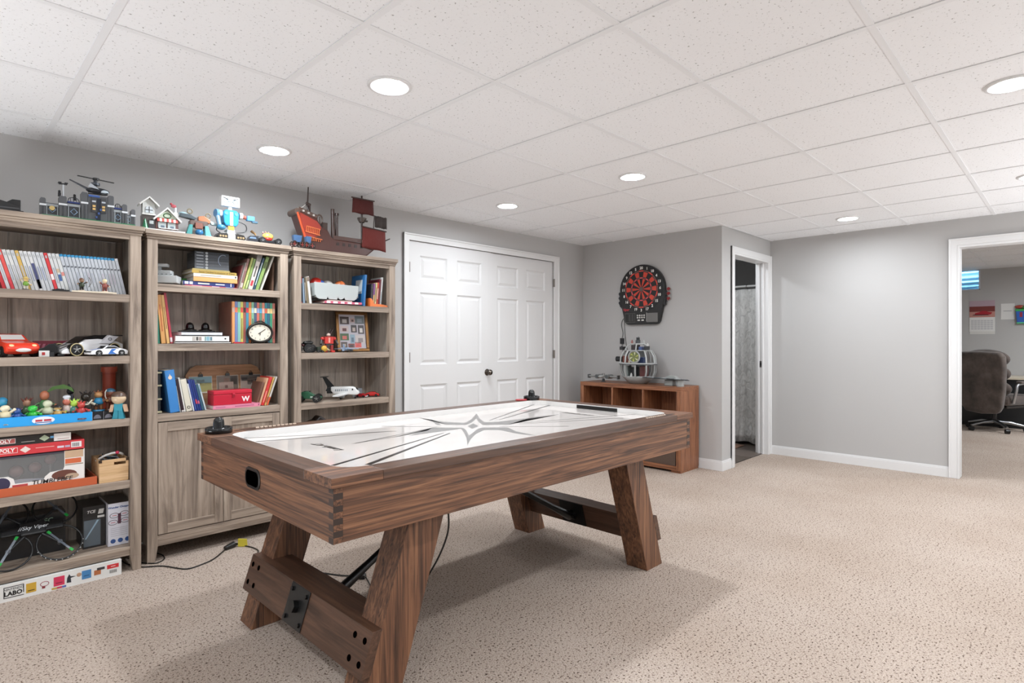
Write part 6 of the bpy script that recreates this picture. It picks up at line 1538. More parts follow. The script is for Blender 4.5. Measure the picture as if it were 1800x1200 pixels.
t = thing('toy_robot', 'red brick-built toy robot with two dark blades on its head', 'toy robot', (1.925, F3 + 0.075, z3), R(-6))
for s in (-1, 1):
    kid(t, 'leg', ('b', s * 0.022 - 0.009, s * 0.022 + 0.009, -0.012, 0.012, 0.006, 0.052, '#8a2220/s'), bv=0.002)
    kid(t, 'foot', ('b', s * 0.026 - 0.012, s * 0.026 + 0.012, -0.024, 0.014, 0.0, 0.014, '#b83028/s'), bv=0.002)
    kid(t, 'shoulder', ('s', (s * 0.042, 0, 0.094), 0.014, '#b42c26/s', 10, 8))
    kid(t, 'arm', ('c', (s * 0.046, 0, 0.09), (s * 0.06, -0.02, 0.055), 0.009, '#2a2624/s', 8, 0.007))
    kid(t, 'head_blade', ('hexa', [(0.004 + s * 0.009 - 0.004, -0.003, 0.125), (0.004 + s * 0.009 + 0.004, -0.003, 0.125), (0.004 + s * 0.009 + 0.004, 0.003, 0.125), (0.004 + s * 0.009 - 0.004, 0.003, 0.125)], [(0.024 + s * 0.009 - 0.003, -0.002, 0.162), (0.024 + s * 0.009 + 0.003, -0.002, 0.162), (0.024 + s * 0.009 + 0.003, 0.002, 0.162), (0.024 + s * 0.009 - 0.003, 0.002, 0.162)], '#3c2626/s'))
kid(t, 'torso', ('b', -0.03, 0.03, -0.016, 0.016, 0.06, 0.108, '#c03028/s'), ('b', -0.006, 0.006, -0.018, -0.016, 0.066, 0.102, '#e0a090/s'), bv=0.003)
kid(t, 'waist', ('b', -0.02, 0.02, -0.012, 0.012, 0.048, 0.06, '#2c2a2c/s'))
kid(t, 'head', ('s', (0, -0.002, 0.12), (0.014, 0.014, 0.013), '#c8b0a4/s', 10, 8))
t = thing('toy_airplane', 'small blue grey toy airplane before the picture frame', 'toy airplane', (2.045, F3 + 0.04, z3), R(35))
kid(t, 'fuselage', ('c', (-0.055, 0, 0.02), (0.03, 0, 0.022), 0.011, '#8a9cb4/s', 10, 0.013), ('s', (0.03, 0, 0.022), (0.02, 0.013, 0.012), '#9aaac0/s', 10, 8))
kid(t, 'wing', ('b', -0.022, 0.012, -0.085, 0.085, 0.022, 0.026, '#97a6ba/s'))
kid(t, 'tail_fin', ('p', [(-0.055, 0.024), (-0.03, 0.024), (-0.042, 0.054), (-0.055, 0.056)], 'y', -0.0025, 0.0025, '#8496b0/s'))
kid(t, 'tail_plane', ('b', -0.058, -0.04, -0.032, 0.032, 0.028, 0.031, '#8496b0/s'))
for y in (-0.03, 0.03): kid(t, 'engine_pod', ('c', (-0.012, y, 0.014), (0.022, y, 0.014), 0.008, '#3a3f46/s', 10))
for (x, y) in ((0.02, 0), (-0.02, -0.015), (-0.02, 0.015)): kid(t, 'wheel', ('c', (x, y - 0.003, 0.005), (x, y + 0.003, 0.005), 0.005, '#1a1a1c/s', 10), ('c', (x, y, 0.005), (x, y, 0.016), 0.0016, '#55585c/s', 6))
# collage frame
t = thing('picture_frame', 'bronze frame with a photo collage leaning on the right bookcase', 'picture frame', (2.15, F3 + 0.13, z3 + 0.002), 0, None, (R(-9), 0, R(-6)))
fw, fh = 0.122, 0.292
BZ = '#7a5a3a/ms'
for (a, b, c, d) in ((-fw, fw, 0, 0.022), (-fw, fw, fh - 0.022, fh)): kid(t, 'frame_rail', ('b', a, b, -0.012, 0.006, c, d, BZ), bv=0.003)
for (a, b) in ((-fw, -fw + 0.022), (fw - 0.022, fw)): kid(t, 'frame_rail', ('b', a, b, -0.0118, 0.0058, 0.022, fh - 0.022, BZ), bv=0.003)
cl = kid(t, 'collage', ('b', -fw + 0.02, fw - 0.02, -0.002, 0.002, 0.02, fh - 0.02, '#b9b4bc/s'))
for (x0, x1, z0, z1, c, c2) in ((-0.09, -0.022, 0.2, 0.255, '#3a2a26', '#b0a8a4'), (-0.012, 0.022, 0.215, 0.245, '#b89a94', '#4a3a38'), (0.024, 0.095, 0.205, 0.262, '#6a7478', '#8a949c'), (-0.09, -0.03, 0.142, 0.186, '#c0b0ac', '#5c2c2a'), (-0.01, 0.034, 0.14, 0.195, '#3a3434', '#b4a49c'), (0.044, 0.09, 0.13, 0.195, '#4c4648', '#d0ccc8'), (-0.095, -0.03, 0.082, 0.132, '#44603c', '#c8685c'), (-0.02, 0.015, 0.06, 0.125, '#8aa4b4', '#5a7080'), (0.022, 0.095, 0.06, 0.12, '#c4bcba', '#8c8484'), (-0.092, -0.045, 0.03, 0.07, '#584a44', '#b0a498'), (-0.038, 0.01, 0.03, 0.058, '#7a4440', '#3c2c2a'), (0.014, 0.062, 0.03, 0.068, '#d8605a', '#c85048')):
    p_ = kid(cl, 'photo_print', ('b', x0, x1, -0.0028, -0.0018, z0, z1, c + '/s'), ('b', x0 + (x1 - x0) * 0.25, x1 - (x1 - x0) * 0.25, -0.0034, -0.0026, z0 + (z1 - z0) * 0.15, z0 + (z1 - z0) * 0.65, c2 + '/s'))
kid(t, 'easel_leg', ('hexa', [(-0.02, 0.06, 0.010), (0.02, 0.06, 0.010), (0.02, 0.064, 0.010), (-0.02, 0.064, 0.010)], [(-0.02, 0.006, 0.2), (0.02, 0.006, 0.2), (0.02, 0.01, 0.2), (-0.02, 0.01, 0.2)], '#2a2422/s'))
z3 = 0.797
t = thing('toy_buggy', 'green toy off-road buggy with big black tyres', 'toy buggy', (1.785, F3 + 0.075, z3), R(-35))
for (x, y) in ((-0.055, -0.045), (-0.055, 0.045), (0.055, -0.045), (0.055, 0.045)): wheel(t, x, y, 0.026, 0.026, 0.026, 'y', '#8a8a86/m')
kid(t, 'body', ('p', [(-0.07, 0.024), (0.08, 0.02), (0.085, 0.034), (0.03, 0.05), (0.0, 0.074), (-0.04, 0.07), (-0.075, 0.044)], 'y', -0.024, 0.024, '#2a5c42/s'), bv=0.004)
kid(t, 'cockpit', ('b', -0.03, 0.01, -0.02, 0.02, 0.058, 0.074, '#1a1e1c/s'), bv=0.003)
kid(t, 'white_print', ('b', 0.012, 0.05, -0.0246, -0.0235, 0.03, 0.04, '#b8c8bc/s'))
for x in (-0.055, 0.055): kid(t, 'axle', ('c', (x, -0.04, 0.026), (x, 0.04, 0.026), 0.005, '#2a2a2a/s', 8))
kid(t, 'spoiler', ('b', -0.085, -0.06, -0.03, 0.03, 0.078, 0.082, '#16221c/s'), ('b', -0.076, -0.07, -0.02, -0.016, 0.06, 0.078, '#16221c/s'), ('b', -0.076, -0.07, 0.016, 0.02, 0.06, 0.078, '#16221c/s'))
t = thing('toy_airliner', 'white brick-built toy airliner with a dark T tail', 'toy airplane', (2.06, F3 + 0.10, z3), R(-38))
kid(t, 'fuselage', ('p', [(-0.07, 0.034), (0.085, 0.028), (0.105, 0.036), (0.1, 0.052), (0.08, 0.078), (0.055, 0.088), (-0.09, 0.088), (-0.09, 0.06)], 'y', -0.026, 0.026, '#e2e3e2/s'), bv=0.008)
kid(t, 'window_strip', *[('b', -0.06 + 0.013 * k, -0.052 + 0.013 * k, -0.0268, -0.0255, 0.056, 0.07, '#8a9298/s') for k in range(7)])
kid(t, 'cockpit_window', ('hexa', [(0.088, -0.018, 0.064), (0.0935, -0.018, 0.064), (0.0935, 0.018, 0.064), (0.088, 0.018, 0.064)], [(0.079, -0.016, 0.079), (0.085, -0.016, 0.078), (0.085, 0.016, 0.078), (0.079, 0.016, 0.079)], '#15171a/g'))
kid(t, 'side_cockpit_window', ('b', 0.055, 0.064, -0.0268, -0.0255, 0.062, 0.074, '#1a1c20/s'))
kid(t, 'wing', ('hexa', [(-0.05, -0.18, 0.032), (-0.01, -0.18, 0.032), (0.03, 0.0, 0.032), (-0.03, 0.0, 0.032)], [(-0.05, -0.18, 0.04), (-0.01, -0.18, 0.04), (0.03, 0.0, 0.04), (-0.03, 0.0, 0.04)], '#dadbda/s'), ('hexa', [(-0.03, 0.0, 0.032), (0.03, 0.0, 0.032), (-0.01, 0.15, 0.032), (-0.05, 0.15, 0.032)], [(-0.03, 0.0, 0.04), (0.03, 0.0, 0.04), (-0.01, 0.15, 0.04), (-0.05, 0.15, 0.04)], '#dadbda/s'))
kid(t, 'tail_fin', ('p', [(-0.12, 0.04), (-0.075, 0.04), (-0.07, 0.09), (-0.125, 0.155), (-0.15, 0.155), (-0.118, 0.09)], 'y', -0.006, 0.006, '#16181a/s'))
kid(t, 'tail_plane', ('b', -0.155, -0.115, -0.055, 0.055, 0.155, 0.16, '#16181a/s'))
kid(t, 'rear_fuselage', ('p', [(-0.125, 0.06), (-0.09, 0.04), (-0.09, 0.086), (-0.115, 0.08)], 'y', -0.02, 0.02, '#222426/s'))
for (x, y) in ((0.075, 0), (-0.02, -0.03), (-0.02, 0.03)): kid(t, 'landing_gear', ('c', (x, y, 0.008), (x, y, 0.034), 0.003, '#3a3c3e/s', 6), ('c', (x, y - 0.005, 0.008), (x, y + 0.005, 0.008), 0.008, '#17181a/s', 12))
for y in (-0.07, 0.07): kid(t, 'jet_engine', ('c', (-0.03, y, 0.024), (0.01, y, 0.024), 0.010, '#9aa0a4/s', 12))
for (x, y, rz, c, c2, lab, sc) in ((2.21, F3 + 0.12, -60, '#b02a30', '#d8dadc', 'tiny red and silver toy car behind the airliner nose', 0.62), (2.30, F3 + 0.12, -40, '#cf2a26', '#7a1a18', 'small bright red toy sports car at the right of the shelf', 0.78)):
    t = thing('toy_car', lab, 'toy car', (x, y, z3), R(rz))
    prof = [(a * sc, b * sc) for a, b in [(-0.06, 0.008), (0.06, 0.008), (0.064, 0.026), (0.04, 0.032), (0.02, 0.046), (-0.02, 0.046), (-0.045, 0.034), (-0.062, 0.03)]]
    part('car_body', carbody(prof, 0.062 * sc, c + '/g', 0.8), t, 0.003)
    kid(t, 'cabin_glass', ('b', -0.018 * sc, 0.016 * sc, -0.0255 * sc, 0.0255 * sc, 0.036 * sc, 0.044 * sc, '#1c1c20/g'))
    kid(t, 'front_bumper', ('b', 0.06 * sc, 0.068 * sc, -0.026 * sc, 0.026 * sc, 0.008 * sc, 0.02 * sc, c2 + '/s'))
    for a in (-0.038, 0.038):
        for b in (-0.029, 0.029): wheel(t, a * sc, b * sc, 0.013 * sc, 0.013 * sc, 0.01 * sc)
# clear case behind the tiny car
q = MB(); q.b(-0.035, 0.035, -0.002, 0.0, 0, 0.06, '#8f949a/s')
solo('display_card', q, 'grey card standing behind the tiny red and silver car', 'card', None, (2.22, F3 + 0.2, z3), (0, 0, R(-20)))
t = thing('dark_toy_vehicle', 'dark low toy truck barely showing above the table rail, lower shelf', 'toy vehicle', (1.86, F3 + 0.1, 0.4705), R(-5))
kid(t, 'body', ('p', [(-0.1, 0.02), (0.1, 0.02), (0.1, 0.1), (0.06, 0.19), (0.0, 0.23), (-0.03, 0.2), (-0.1, 0.18)], 'y', -0.045, 0.045, '#241f1e/s'), bv=0.01)
for x in (-0.07, 0.07):
    for y in (-0.05, 0.05): wheel(t, x, y, 0.03, 0.03, 0.024)

# ================================================================= ON AND AROUND THE GAME TABLE
def mallet(x, y, label, r=0.053):
    t = thing('air_hockey_mallet', label, 'mallet', (x, y, tz + 0.0003), 0, 'air hockey mallets')
    kid(t, 'mallet_dish', ('l', [(0.0005, 0.0), (r, 0.0), (r + 0.0005, 0.022), (r - 0.002, 0.024), (r - 0.006, 0.023), (r - 0.008, 0.012), (0.0005, 0.010)], (0, 0, 0), '#17191b/g', 32))
    kid(t, 'mallet_handle', ('l', [(0.025, 0.010), (0.0225, 0.02), (0.0215, 0.045), (0.019, 0.056), (0.013, 0.063), (0.006, 0.0665), (0.0005, 0.067)], (0, 0, 0), '#141618/g', 24))
mallet(0.862, 2.604, 'glossy black mallet on the near left corner of the game table')
mallet(2.822, 2.600, 'glossy black mallet on the far left corner of the game table')
q = MB(); q.l([(0.0005, 0.0), (0.036, 0.0), (0.038, 0.002), (0.038, 0.005), (0.036, 0.007), (0.0005, 0.007)], (0, 0, 0), '#a8343a/s', 28)
solo('puck', q, 'flat red puck beside the far mallet on the table rail', 'puck', None, (2.735, 2.612, tz + 0.0003))
def cord(name, pts, label, r=0.0035, cat='cord', c='#1b1a19/s', k=8):
    at = Vector(pts[0]); q = MB(at); q.t(smooth_pts(pts, k), r, c, 8)
    return solo(name, q, label, cat, None, at)
cord('extension_cord', [(0.735, 3.72, .004), (0.749, 3.63, .004), (0.791, 3.541, .005), (0.869, 3.484, .004), (0.918, 3.391, .004), (0.953, 3.344, .004), (1.011, 3.351, .004), (1.095, 3.392, .004), (1.19, 3.49, .008)], 'black power cord snaking over the carpet from between the bookcases')
t = thing('plug_connector', 'black plug connector with a yellow tag on the carpet', 'plug', (1.226, 3.505, 0.0))
kid(t, 'plug_body', ('c', (-0.036, -0.012, 0.014), (0.02, 0.012, 0.016), 0.012, '#1a1918/s', 10, 0.019), ('c', (0.02, 0.012, 0.016), (0.045, 0.012, 0.013), 0.011, '#1a1918/s', 10, 0.006))
kid(t, 'yellow_tag', ('hexa', [(0.045, 0.004, 0.002), (0.082, -0.034, 0.002), (0.076, -0.04, 0.002), (0.039, -0.002, 0.002)], [(0.045, 0.006, 0.046), (0.08, -0.03, 0.044), (0.075, -0.036, 0.044), (0.04, 0.0, 0.046)], '#c9bb3c/s'))
cord('extension_cord', [(1.272, 3.508, .012), (1.294, 3.479, .006), (1.318, 3.414, .004), (1.317, 3.338, .004), (1.268, 3.252, .004), (1.251, 3.164, .004), (1.245, 3.037, .004), (1.324, 2.873, .004), (1.413, 2.803, .004), (1.471, 2.703, .004), (1.522, 2.612, .009)], 'black cord running from the yellow tag to the adapter under the table')
cord('looped_cord', [(0.80, 3.70, .004), (0.803, 3.62, .004), (0.838, 3.566, .004), (0.868, 3.553, .004), (0.906, 3.59, .004), (0.915, 3.66, .004), (0.90, 3.72, .004)], 'short black cord looping round the middle bookcase foot', 0.003)
q = MB((1.535, 2.594, 0)); q.b(1.515, 1.56, 2.578, 2.61, 0, 0.022, '#1b1b1b/s'); 
o = solo('power_adapter', q, 'small black power adapter lying under the game table', 'adapter', None, (1.535, 2.594, 0)); bevel(o, 0.004)
o.rotation_euler = (0, 0, R(-50))
cord('hanging_cord', [(1.34, 1.665, .619), (1.352, 1.665, .56), (1.352, 1.67, .49), (1.335, 1.70, .40), (1.32, 1.76, .30), (1.33, 1.86, .17), (1.38, 2.05, .05), (1.46, 2.3, .006), (1.545, 2.56, .012)], 'black cord hanging down from the underside of the game table', 0.0035)

# ================================================================= WALNUT CUBE CABINET
cx0, cx1, cy0, cy1, ch = 4.78, 5.135, 2.566, 3.709, 0.785
L = ((cx0 + cx1) / 2, (cy0 + cy1) / 2, 0)
t = thing('cube_cabinet', 'low walnut cube cabinet with six compartments under the dartboard', 'cabinet', L)
P = lambda name, bv, *a: part(name, MB(L).b(*a), t, bv)
P('top_panel', 0.002, cx0, cx1, cy0, cy1, ch - 0.04, ch, 'cab_y')
P('side_panel', 0.002, cx0, cx1, cy0, cy0 + 0.044, 0.02, ch - 0.04, 'cab_z'); P('side_panel', 0.002, cx0, cx1, cy1 - 0.044, cy1, 0.02, ch - 0.04, 'cab_z')
P('bottom_panel', 0.002, cx0, cx1, cy0 + 0.044, cy1 - 0.044, 0.022, 0.062, 'cab_y')
P('plinth', 0, cx0 + 0.01, cx1, cy0 + 0.005, cy0 + 0.1, 0.0, 0.02, 'cab_y'); P('plinth', 0, cx0 + 0.01, cx1, cy1 - 0.1, cy1 - 0.005, 0.0, 0.02, 'cab_y')
P('back_panel', 0, cx1 - 0.012, cx1 - 0.004, cy0 + 0.044, cy1 - 0.044, 0.062, ch - 0.04, 'cab_z')
P('middle_shelf', 0.001, cx0 + 0.004, cx1 - 0.012, cy0 + 0.044, cy1 - 0.044, 0.395, 0.415, 'cab_y')
dv = [cy0 + 0.044 + (cy1 - cy0 - 0.088) * k / 3 for k in (1, 2)]
for y in dv:
    P('divider', 0.001, cx0 + 0.004, cx1 - 0.012, y - 0.009, y + 0.009, 0.415, ch - 0.04, 'cab_z'); P('divider', 0.001, cx0 + 0.004, cx1 - 0.012, y - 0.009, y + 0.009, 0.062, 0.395, 'cab_z')
ys = [cy0 + 0.044, dv[0], dv[1], cy1 - 0.044]
for k in range(3):
    y0, y1 = ys[k] + 0.013, ys[k + 1] - 0.013
    b0 = ((cx0 + cx1) / 2, (y0 + y1) / 2, 0.0625)
    u = thing('fabric_bin', 'dark brown woven bin in the %s lower compartment of the walnut cabinet' % ('right', 'middle', 'left')[k], 'bin', b0, 0, 'fabric bins in the walnut cabinet')
    for nm, a in (('front_panel', (cx0 + 0.012, cx0 + 0.016, y0, y1, 0.0625, 0.37)), ('back_panel', (cx1 - 0.03, cx1 - 0.026, y0, y1, 0.0625, 0.37)), ('side_panel', (cx0 + 0.016, cx1 - 0.03, y0, y0 + 0.004, 0.0625, 0.37)), ('side_panel', (cx0 + 0.016, cx1 - 0.03, y1 - 0.004, y1, 0.0625, 0.37)), ('bin_floor', (cx0 + 0.016, cx1 - 0.03, y0 + 0.004, y1 - 0.004, 0.0625, 0.067))):
        part(nm, MB(b0).b(*a, '#57453a/f'), u)
for (y, lab, c) in ((3.40, 'small black gadget with silver top in the left upper compartment', '#c0c2c4'), (3.47, 'little grey toy piece beside the gadget in the left compartment', '#8a8a88'), (2.68, 'small black gadget with white label in the right upper compartment', '#d6d6d2')):
    if 'piece' in lab:
        q = MB(); q.b(-0.025, 0.025, -0.03, 0.03, 0, 0.018, '#6c6a68/s'); q.b(-0.012, 0.012, -0.02, 0.02, 0.018, 0.028, '#8a8a88/s')
        solo('toy_piece', q, lab, 'toy piece', None, (cx0 + 0.1, y, 0.4155)); continue
    u = thing('gadget', lab, 'gadget', (cx0 + 0.1, y, 0.4155), 0)
    kid(u, 'gadget_body', ('b', -0.035, 0.035, -0.045, 0.045, 0, 0.04, '#161617/s'), bv=0.004)
    kid(u, 'gadget_top', ('b', -0.032, 0.02, -0.035, 0.03, 0.04, 0.05, c + '/s'), bv=0.002)
    kid(u, 'gadget_label', ('b', -0.0365, -0.0348, -0.028, 0.022, 0.012, 0.026, c + '/s'))

# toys on the cabinet
GR, LGR, DGR = '#9a9c9b/s', '#b4b7b6/s', '#4e5052/s'
t = thing('toy_space_station', 'tiered grey brick-built toy station with a round yellow-green disc', 'toy building', (4.945, 3.115, ch), R(-90))
t.scale = (1.22, 1.0, 1.12)
def deck(r, z0, z1, c): return ('c', (0, 0, z0), (0, 0, z1), r, c, 10)
kid(t, 'lower_deck', ('l', [(0.0005, 0.0), (0.075, 0.0), (0.135, 0.06), (0.135, 0.068), (0.0005, 0.068)], (0, 0, 0), GR, 10))
kid(t, 'middle_deck', deck(0.165, 0.178, 0.186, LGR)); kid(t, 'deck_edge', deck(0.168, 0.170, 0.178, DGR))
kid(t, 'upper_deck', deck(0.12, 0.292, 0.298, LGR)); kid(t, 'roof_deck', deck(0.06, 0.352, 0.358, LGR))
kid(t, 'core', ('b', -0.012, 0.012, -0.02, 0.1, 0.068, 0.292, '#6c6e70/s'))
for k in range(10):
    a = R(36 * k)
    c_, s_ = math.cos(a), math.sin(a)
    kid(t, 'lower_rib', ('t', [(0.135 * c_, 0.135 * s_, 0.066), (0.152 * c_, 0.152 * s_, 0.11), (0.15 * c_, 0.15 * s_, 0.172)], 0.008, GR, 6))
    kid(t, 'upper_rib', ('t', [(0.15 * c_, 0.15 * s_, 0.186), (0.145 * c_, 0.145 * s_, 0.24), (0.115 * c_, 0.115 * s_, 0.294)], 0.007, LGR, 6))
    if k % 2 == 0: kid(t, 'roof_rib', ('t', [(0.11 * c_, 0.11 * s_, 0.298), (0.09 * c_, 0.09 * s_, 0.335), (0.055 * c_, 0.055 * s_, 0.354)], 0.006, LGR, 6))
for (x, y, z0, w, h, c) in ((-0.07, -0.07, 0.068, 0.04, 0.09, '#7e8684'), (0.0, -0.06, 0.068, 0.05, 0.08, '#26282a'), (0.075, -0.05, 0.068, 0.05, 0.09, '#5a3230'), (-0.08, -0.06, 0.186, 0.05, 0.06, '#6a3a30'), (0.07, -0.07, 0.186, 0.05, 0.05, '#3a4668'), (-0.05, -0.03, 0.24, 0.06, 0.045, '#2c2d30'), (-0.02, -0.02, 0.298, 0.05, 0.045, '#3c3436'), (0.045, -0.03, 0.298, 0.03, 0.03, '#4a5c88'), (-0.12, -0.06, 0.298, 0.03, 0.03, '#2a2a2c'), (0.1, -0.05, 0.298, 0.02, 0.035, '#34383c')):
    kid(t, 'interior_block', ('b', x - w / 2, x + w / 2, y - 0.02, y + 0.05, z0, z0 + h, c + '/s'), bv=0.002)
d_ = kid(t, 'dish_rim', ('t', [(0.04 + 0.05 * math.cos(R(k)), -0.148, 0.24 + 0.05 * math.sin(R(k))) for k in range(0, 360, 18)], 0.007, GR, 6, True))
kid(d_, 'dish_face', ('c', (0.04, -0.148, 0.24), (0.04, -0.138, 0.24), 0.048, '#6a7246/s', 24))
for k in range(6): kid(d_, 'dish_print', ('p', [(0.04 + 0.012 * math.cos(R(60 * k)), 0.24 + 0.012 * math.sin(R(60 * k))), (0.04 + 0.04 * math.cos(R(60 * k + 12)), 0.24 + 0.04 * math.sin(R(60 * k + 12))), (0.04 + 0.04 * math.cos(R(60 * k + 30)), 0.24 + 0.04 * math.sin(R(60 * k + 30)))], 'y', -0.1492, -0.1478, ('#b8bc5a/s', '#d0d0b0/s')[k % 2]))
kid(t, 'side_cannon', ('c', (-0.19, -0.03, 0.215), (-0.13, -0.03, 0.215), 0.024, '#1d1e20/s', 12), ('c', (-0.195, -0.03, 0.215), (-0.19, -0.03, 0.215), 0.016, '#5c5e60/s', 12))
for (x, y, z, c, h) in ((-0.13, -0.05, 0.298, '#1d1d1f', 0.036), (-0.11, -0.02, 0.298, '#c8cac8', 0.034), (0.11, -0.04, 0.333, '#d0d2d0', 0.026), (-0.04, -0.03, 0.358, '#a06a64', 0.03), (0.0, 0.0, 0.358, '#26282c', 0.05), (0.05, 0.01, 0.358, '#c4c8c6', 0.028), (-0.03, -0.1, 0.186, '#d8c8b0', 0.03), (0.0, -0.12, 0.068, '#c0c2c0', 0.03)):
    kid(t, 'crew_figure', ('b', x - 0.007, x + 0.007, y - 0.005, y + 0.005, z, z + h * 0.65, c + '/s'), ('s', (x, y, z + h * 0.82), h * 0.2, c + '/s', 8, 6))
kid(t, 'roof_gun', ('b', -0.018, 0.018, -0.01, 0.01, 0.358, 0.385, DGR), ('c', (0.0, 0.0, 0.40), (0.02, -0.03, 0.41), 0.006, DGR, 8), ('b', -0.012, 0.012, -0.008, 0.008, 0.385, 0.41, '#33363a/s'))
t = thing('toy_spacecraft', 'small grey toy craft with two long arms at the cabinet left end', 'toy spacecraft', (4.92, 3.515, ch), R(-90))
t.scale = (1.15, 1.15, 1.1)
kid(t, 'stand', ('c', (0, 0, 0), (0, 0, 0.03), 0.014, '#3a3c3e/s', 10, 0.010), ('c', (0, 0, 0), (0, 0, 0.004), 0.025, '#3a3c3e/s', 12))
kid(t, 'cockpit', ('s', (0, -0.03, 0.05), (0.022, 0.04, 0.016), '#a4a6a4/s', 12, 8))
for s in (-1, 1):
    kid(t, 'engine', ('c', (s * 0.055, -0.03, 0.05), (s * 0.055, 0.05, 0.05), 0.021, '#7c7e7c/s', 12), ('c', (s * 0.055, -0.034, 0.05), (s * 0.055, -0.03, 0.05), 0.015, '#55585a/s', 12))
    kid(t, 'arm', ('c', (s * 0.07, 0, 0.05), (s * 0.16, 0, 0.047), 0.010, '#8c8e8c/s', 8), ('b', s * 0.16 - 0.004, s * 0.16 + 0.004, -0.02, 0.02, 0.03, 0.066, '#6a6c6c/s'))
kid(t, 'wing_bar', ('b', -0.06, 0.06, -0.008, 0.012, 0.044, 0.052, '#8e908e/s'))
kid(t, 'arch', ('t', [(-0.014, 0, 0.055), (-0.01, 0, 0.078), (0.01, 0, 0.078), (0.014, 0, 0.055)], 0.003, '#6a6c6c/s', 6))
t = thing('toy_flat_craft', 'flat dark-winged grey toy craft on grey blocks, cabinet right end', 'toy spacecraft', (4.93, 2.765, ch), R(-90))
t.scale = (1.1, 1.1, 1.1)
kid(t, 'support', ('b', -0.02, 0.06, -0.05, 0.03, 0, 0.05, '#8e918f/s'), bv=0.008)
kid(t, 'support', ('c', (0.115, -0.02, 0.0), (0.115, -0.02, 0.055), 0.032, '#9a9d9b/s', 14))
kid(t, 'support_print', ('b', -0.022, -0.018, -0.04, 0.02, 0.008, 0.042, '#3a3c3e/s'))
kid(t, 'wing_plate', ('hexa', [(-0.215, -0.08, 0.062), (0.0, -0.09, 0.058), (0.215, -0.05, 0.052), (0.0, 0.06, 0.058)], [(-0.215, -0.08, 0.068), (0.0, -0.09, 0.064), (0.215, -0.05, 0.057), (0.0, 0.06, 0.064)], '#27292b/s'))
for k in range(6):
    x = -0.17 + 0.062 * k
    kid(t, 'wing_panel', ('hexa', [(x, -0.075 + 0.004 * k, 0.0665 - 0.0016 * k), (x + 0.05, -0.074 + 0.004 * k, 0.0655 - 0.0016 * k), (x + 0.046, -0.02, 0.0655 - 0.0016 * k), (x + 0.006, -0.02, 0.0665 - 0.0016 * k)], [(x, -0.075 + 0.004 * k, 0.0705 - 0.0016 * k), (x + 0.05, -0.074 + 0.004 * k, 0.0695 - 0.0016 * k), (x + 0.046, -0.02, 0.0695 - 0.0016 * k), (x + 0.006, -0.02, 0.0705 - 0.0016 * k)], ('#a8acac/s', '#5c6064/s')[k % 2]))
kid(t, 'cabin', ('p', [(-0.02, 0.066), (0.09, 0.062), (0.06, 0.084), (0.01, 0.088)], 'y', -0.03, 0.02, '#9a9e9c/s'), bv=0.002)

# ================================================================= DARTBOARD
DY, DZ = 3.178, 1.738
t = thing('dartboard', 'black electronic dartboard with red segments on the wall', 'dartboard', (5.157, DY, DZ), R(-90))
out = [(0.262 * math.cos(R(a)), 0.252 * math.sin(R(a))) for a in range(-8, 189, 7)] + [(-0.258, -0.09), (-0.235, -0.2), (-0.205, -0.325), (-0.188, -0.35), (-0.165, -0.36), (0.165, -0.36), (0.188, -0.35), (0.205, -0.325), (0.235, -0.2), (0.258, -0.09)]
kid(t, 'housing', ('p', out, 'y', -0.048, 0.0, '#161617/s'), bv=0.008)
kid(t, 'number_ring', ('c', (0, -0.0505, 0), (0, -0.047, 0), 0.238, '#0b0b0c/s', 48))
RED, BLK, GRY = '#c8402e/s', '#131112/s', '#6a4a46/s'
def seg(r0, r1, a0, a1, c, y0=-0.0535):
    n = 4
    pts = [(r1 * math.cos(R(a0 + (a1 - a0) * i / n)), r1 * math.sin(R(a0 + (a1 - a0) * i / n))) for i in range(n + 1)]
    pts += [(r0 * math.cos(R(a1 - (a1 - a0) * i / n)), r0 * math.sin(R(a1 - (a1 - a0) * i / n))) for i in range(n + 1)]
    kid(t, 'segment', ('p', pts, 'y', y0, -0.0495, c))
order = [20, 1, 18, 4, 13, 6, 10, 15, 2, 17, 3, 19, 7, 16, 8, 11, 14, 9, 12, 5]
for k in range(20):
    c = 90 - 18 * k; a0, a1 = c - 8.3, c + 8.3
    odd = k % 2
    seg(0.024, 0.105, a0 + 0.3, a1 - 0.3, RED if odd else BLK)
    seg(0.109, 0.121, a0, a1, GRY if odd else '#d0505a/s')
    seg(0.125, 0.175, a0, a1, RED if odd else BLK)
    seg(0.180, 0.192, a0, a1, GRY if odd else '#d2473e/s')
    text(str(order[k]), 0.038, '#e6e4e0', t, (0.216 * math.cos(R(c)), -0.0508, 0.216 * math.sin(R(c))), (R(90), 0, 0), 0.0013, 0, 'numeral')
kid(t, 'bullseye', ('c', (0, -0.0545, 0), (0, -0.049, 0), 0.021, '#5c4c48/s', 20))
text('Viper', 0.036, '#c83a44', t, (-0.185, -0.0488, -0.205), (R(90), 0, 0), 0.0004, 0.35)
kid(t, 'display_frame', ('b', -0.196, -0.07, -0.0505, -0.047, -0.34, -0.242, '#4a4846/s')); kid(t, 'display', ('b', -0.190, -0.076, -0.0515, -0.0495, -0.334, -0.248, '#242423/g'))
kid(t, 'display_print', ('b', -0.15, -0.132, -0.0522, -0.0512, -0.325, -0.255, '#3c3a39/s'), ('b', -0.11, -0.098, -0.0522, -0.0512, -0.325, -0.255, '#3c3a39/s'))
kid(t, 'score_screen', ('b', 0.062, 0.188, -0.0515, -0.047, -0.338, -0.246, '#6c6b69/s')); kid(t, 'screen_edge', ('b', 0.058, 0.063, -0.052, -0.047, -0.33, -0.24, '#9a9996/s'))
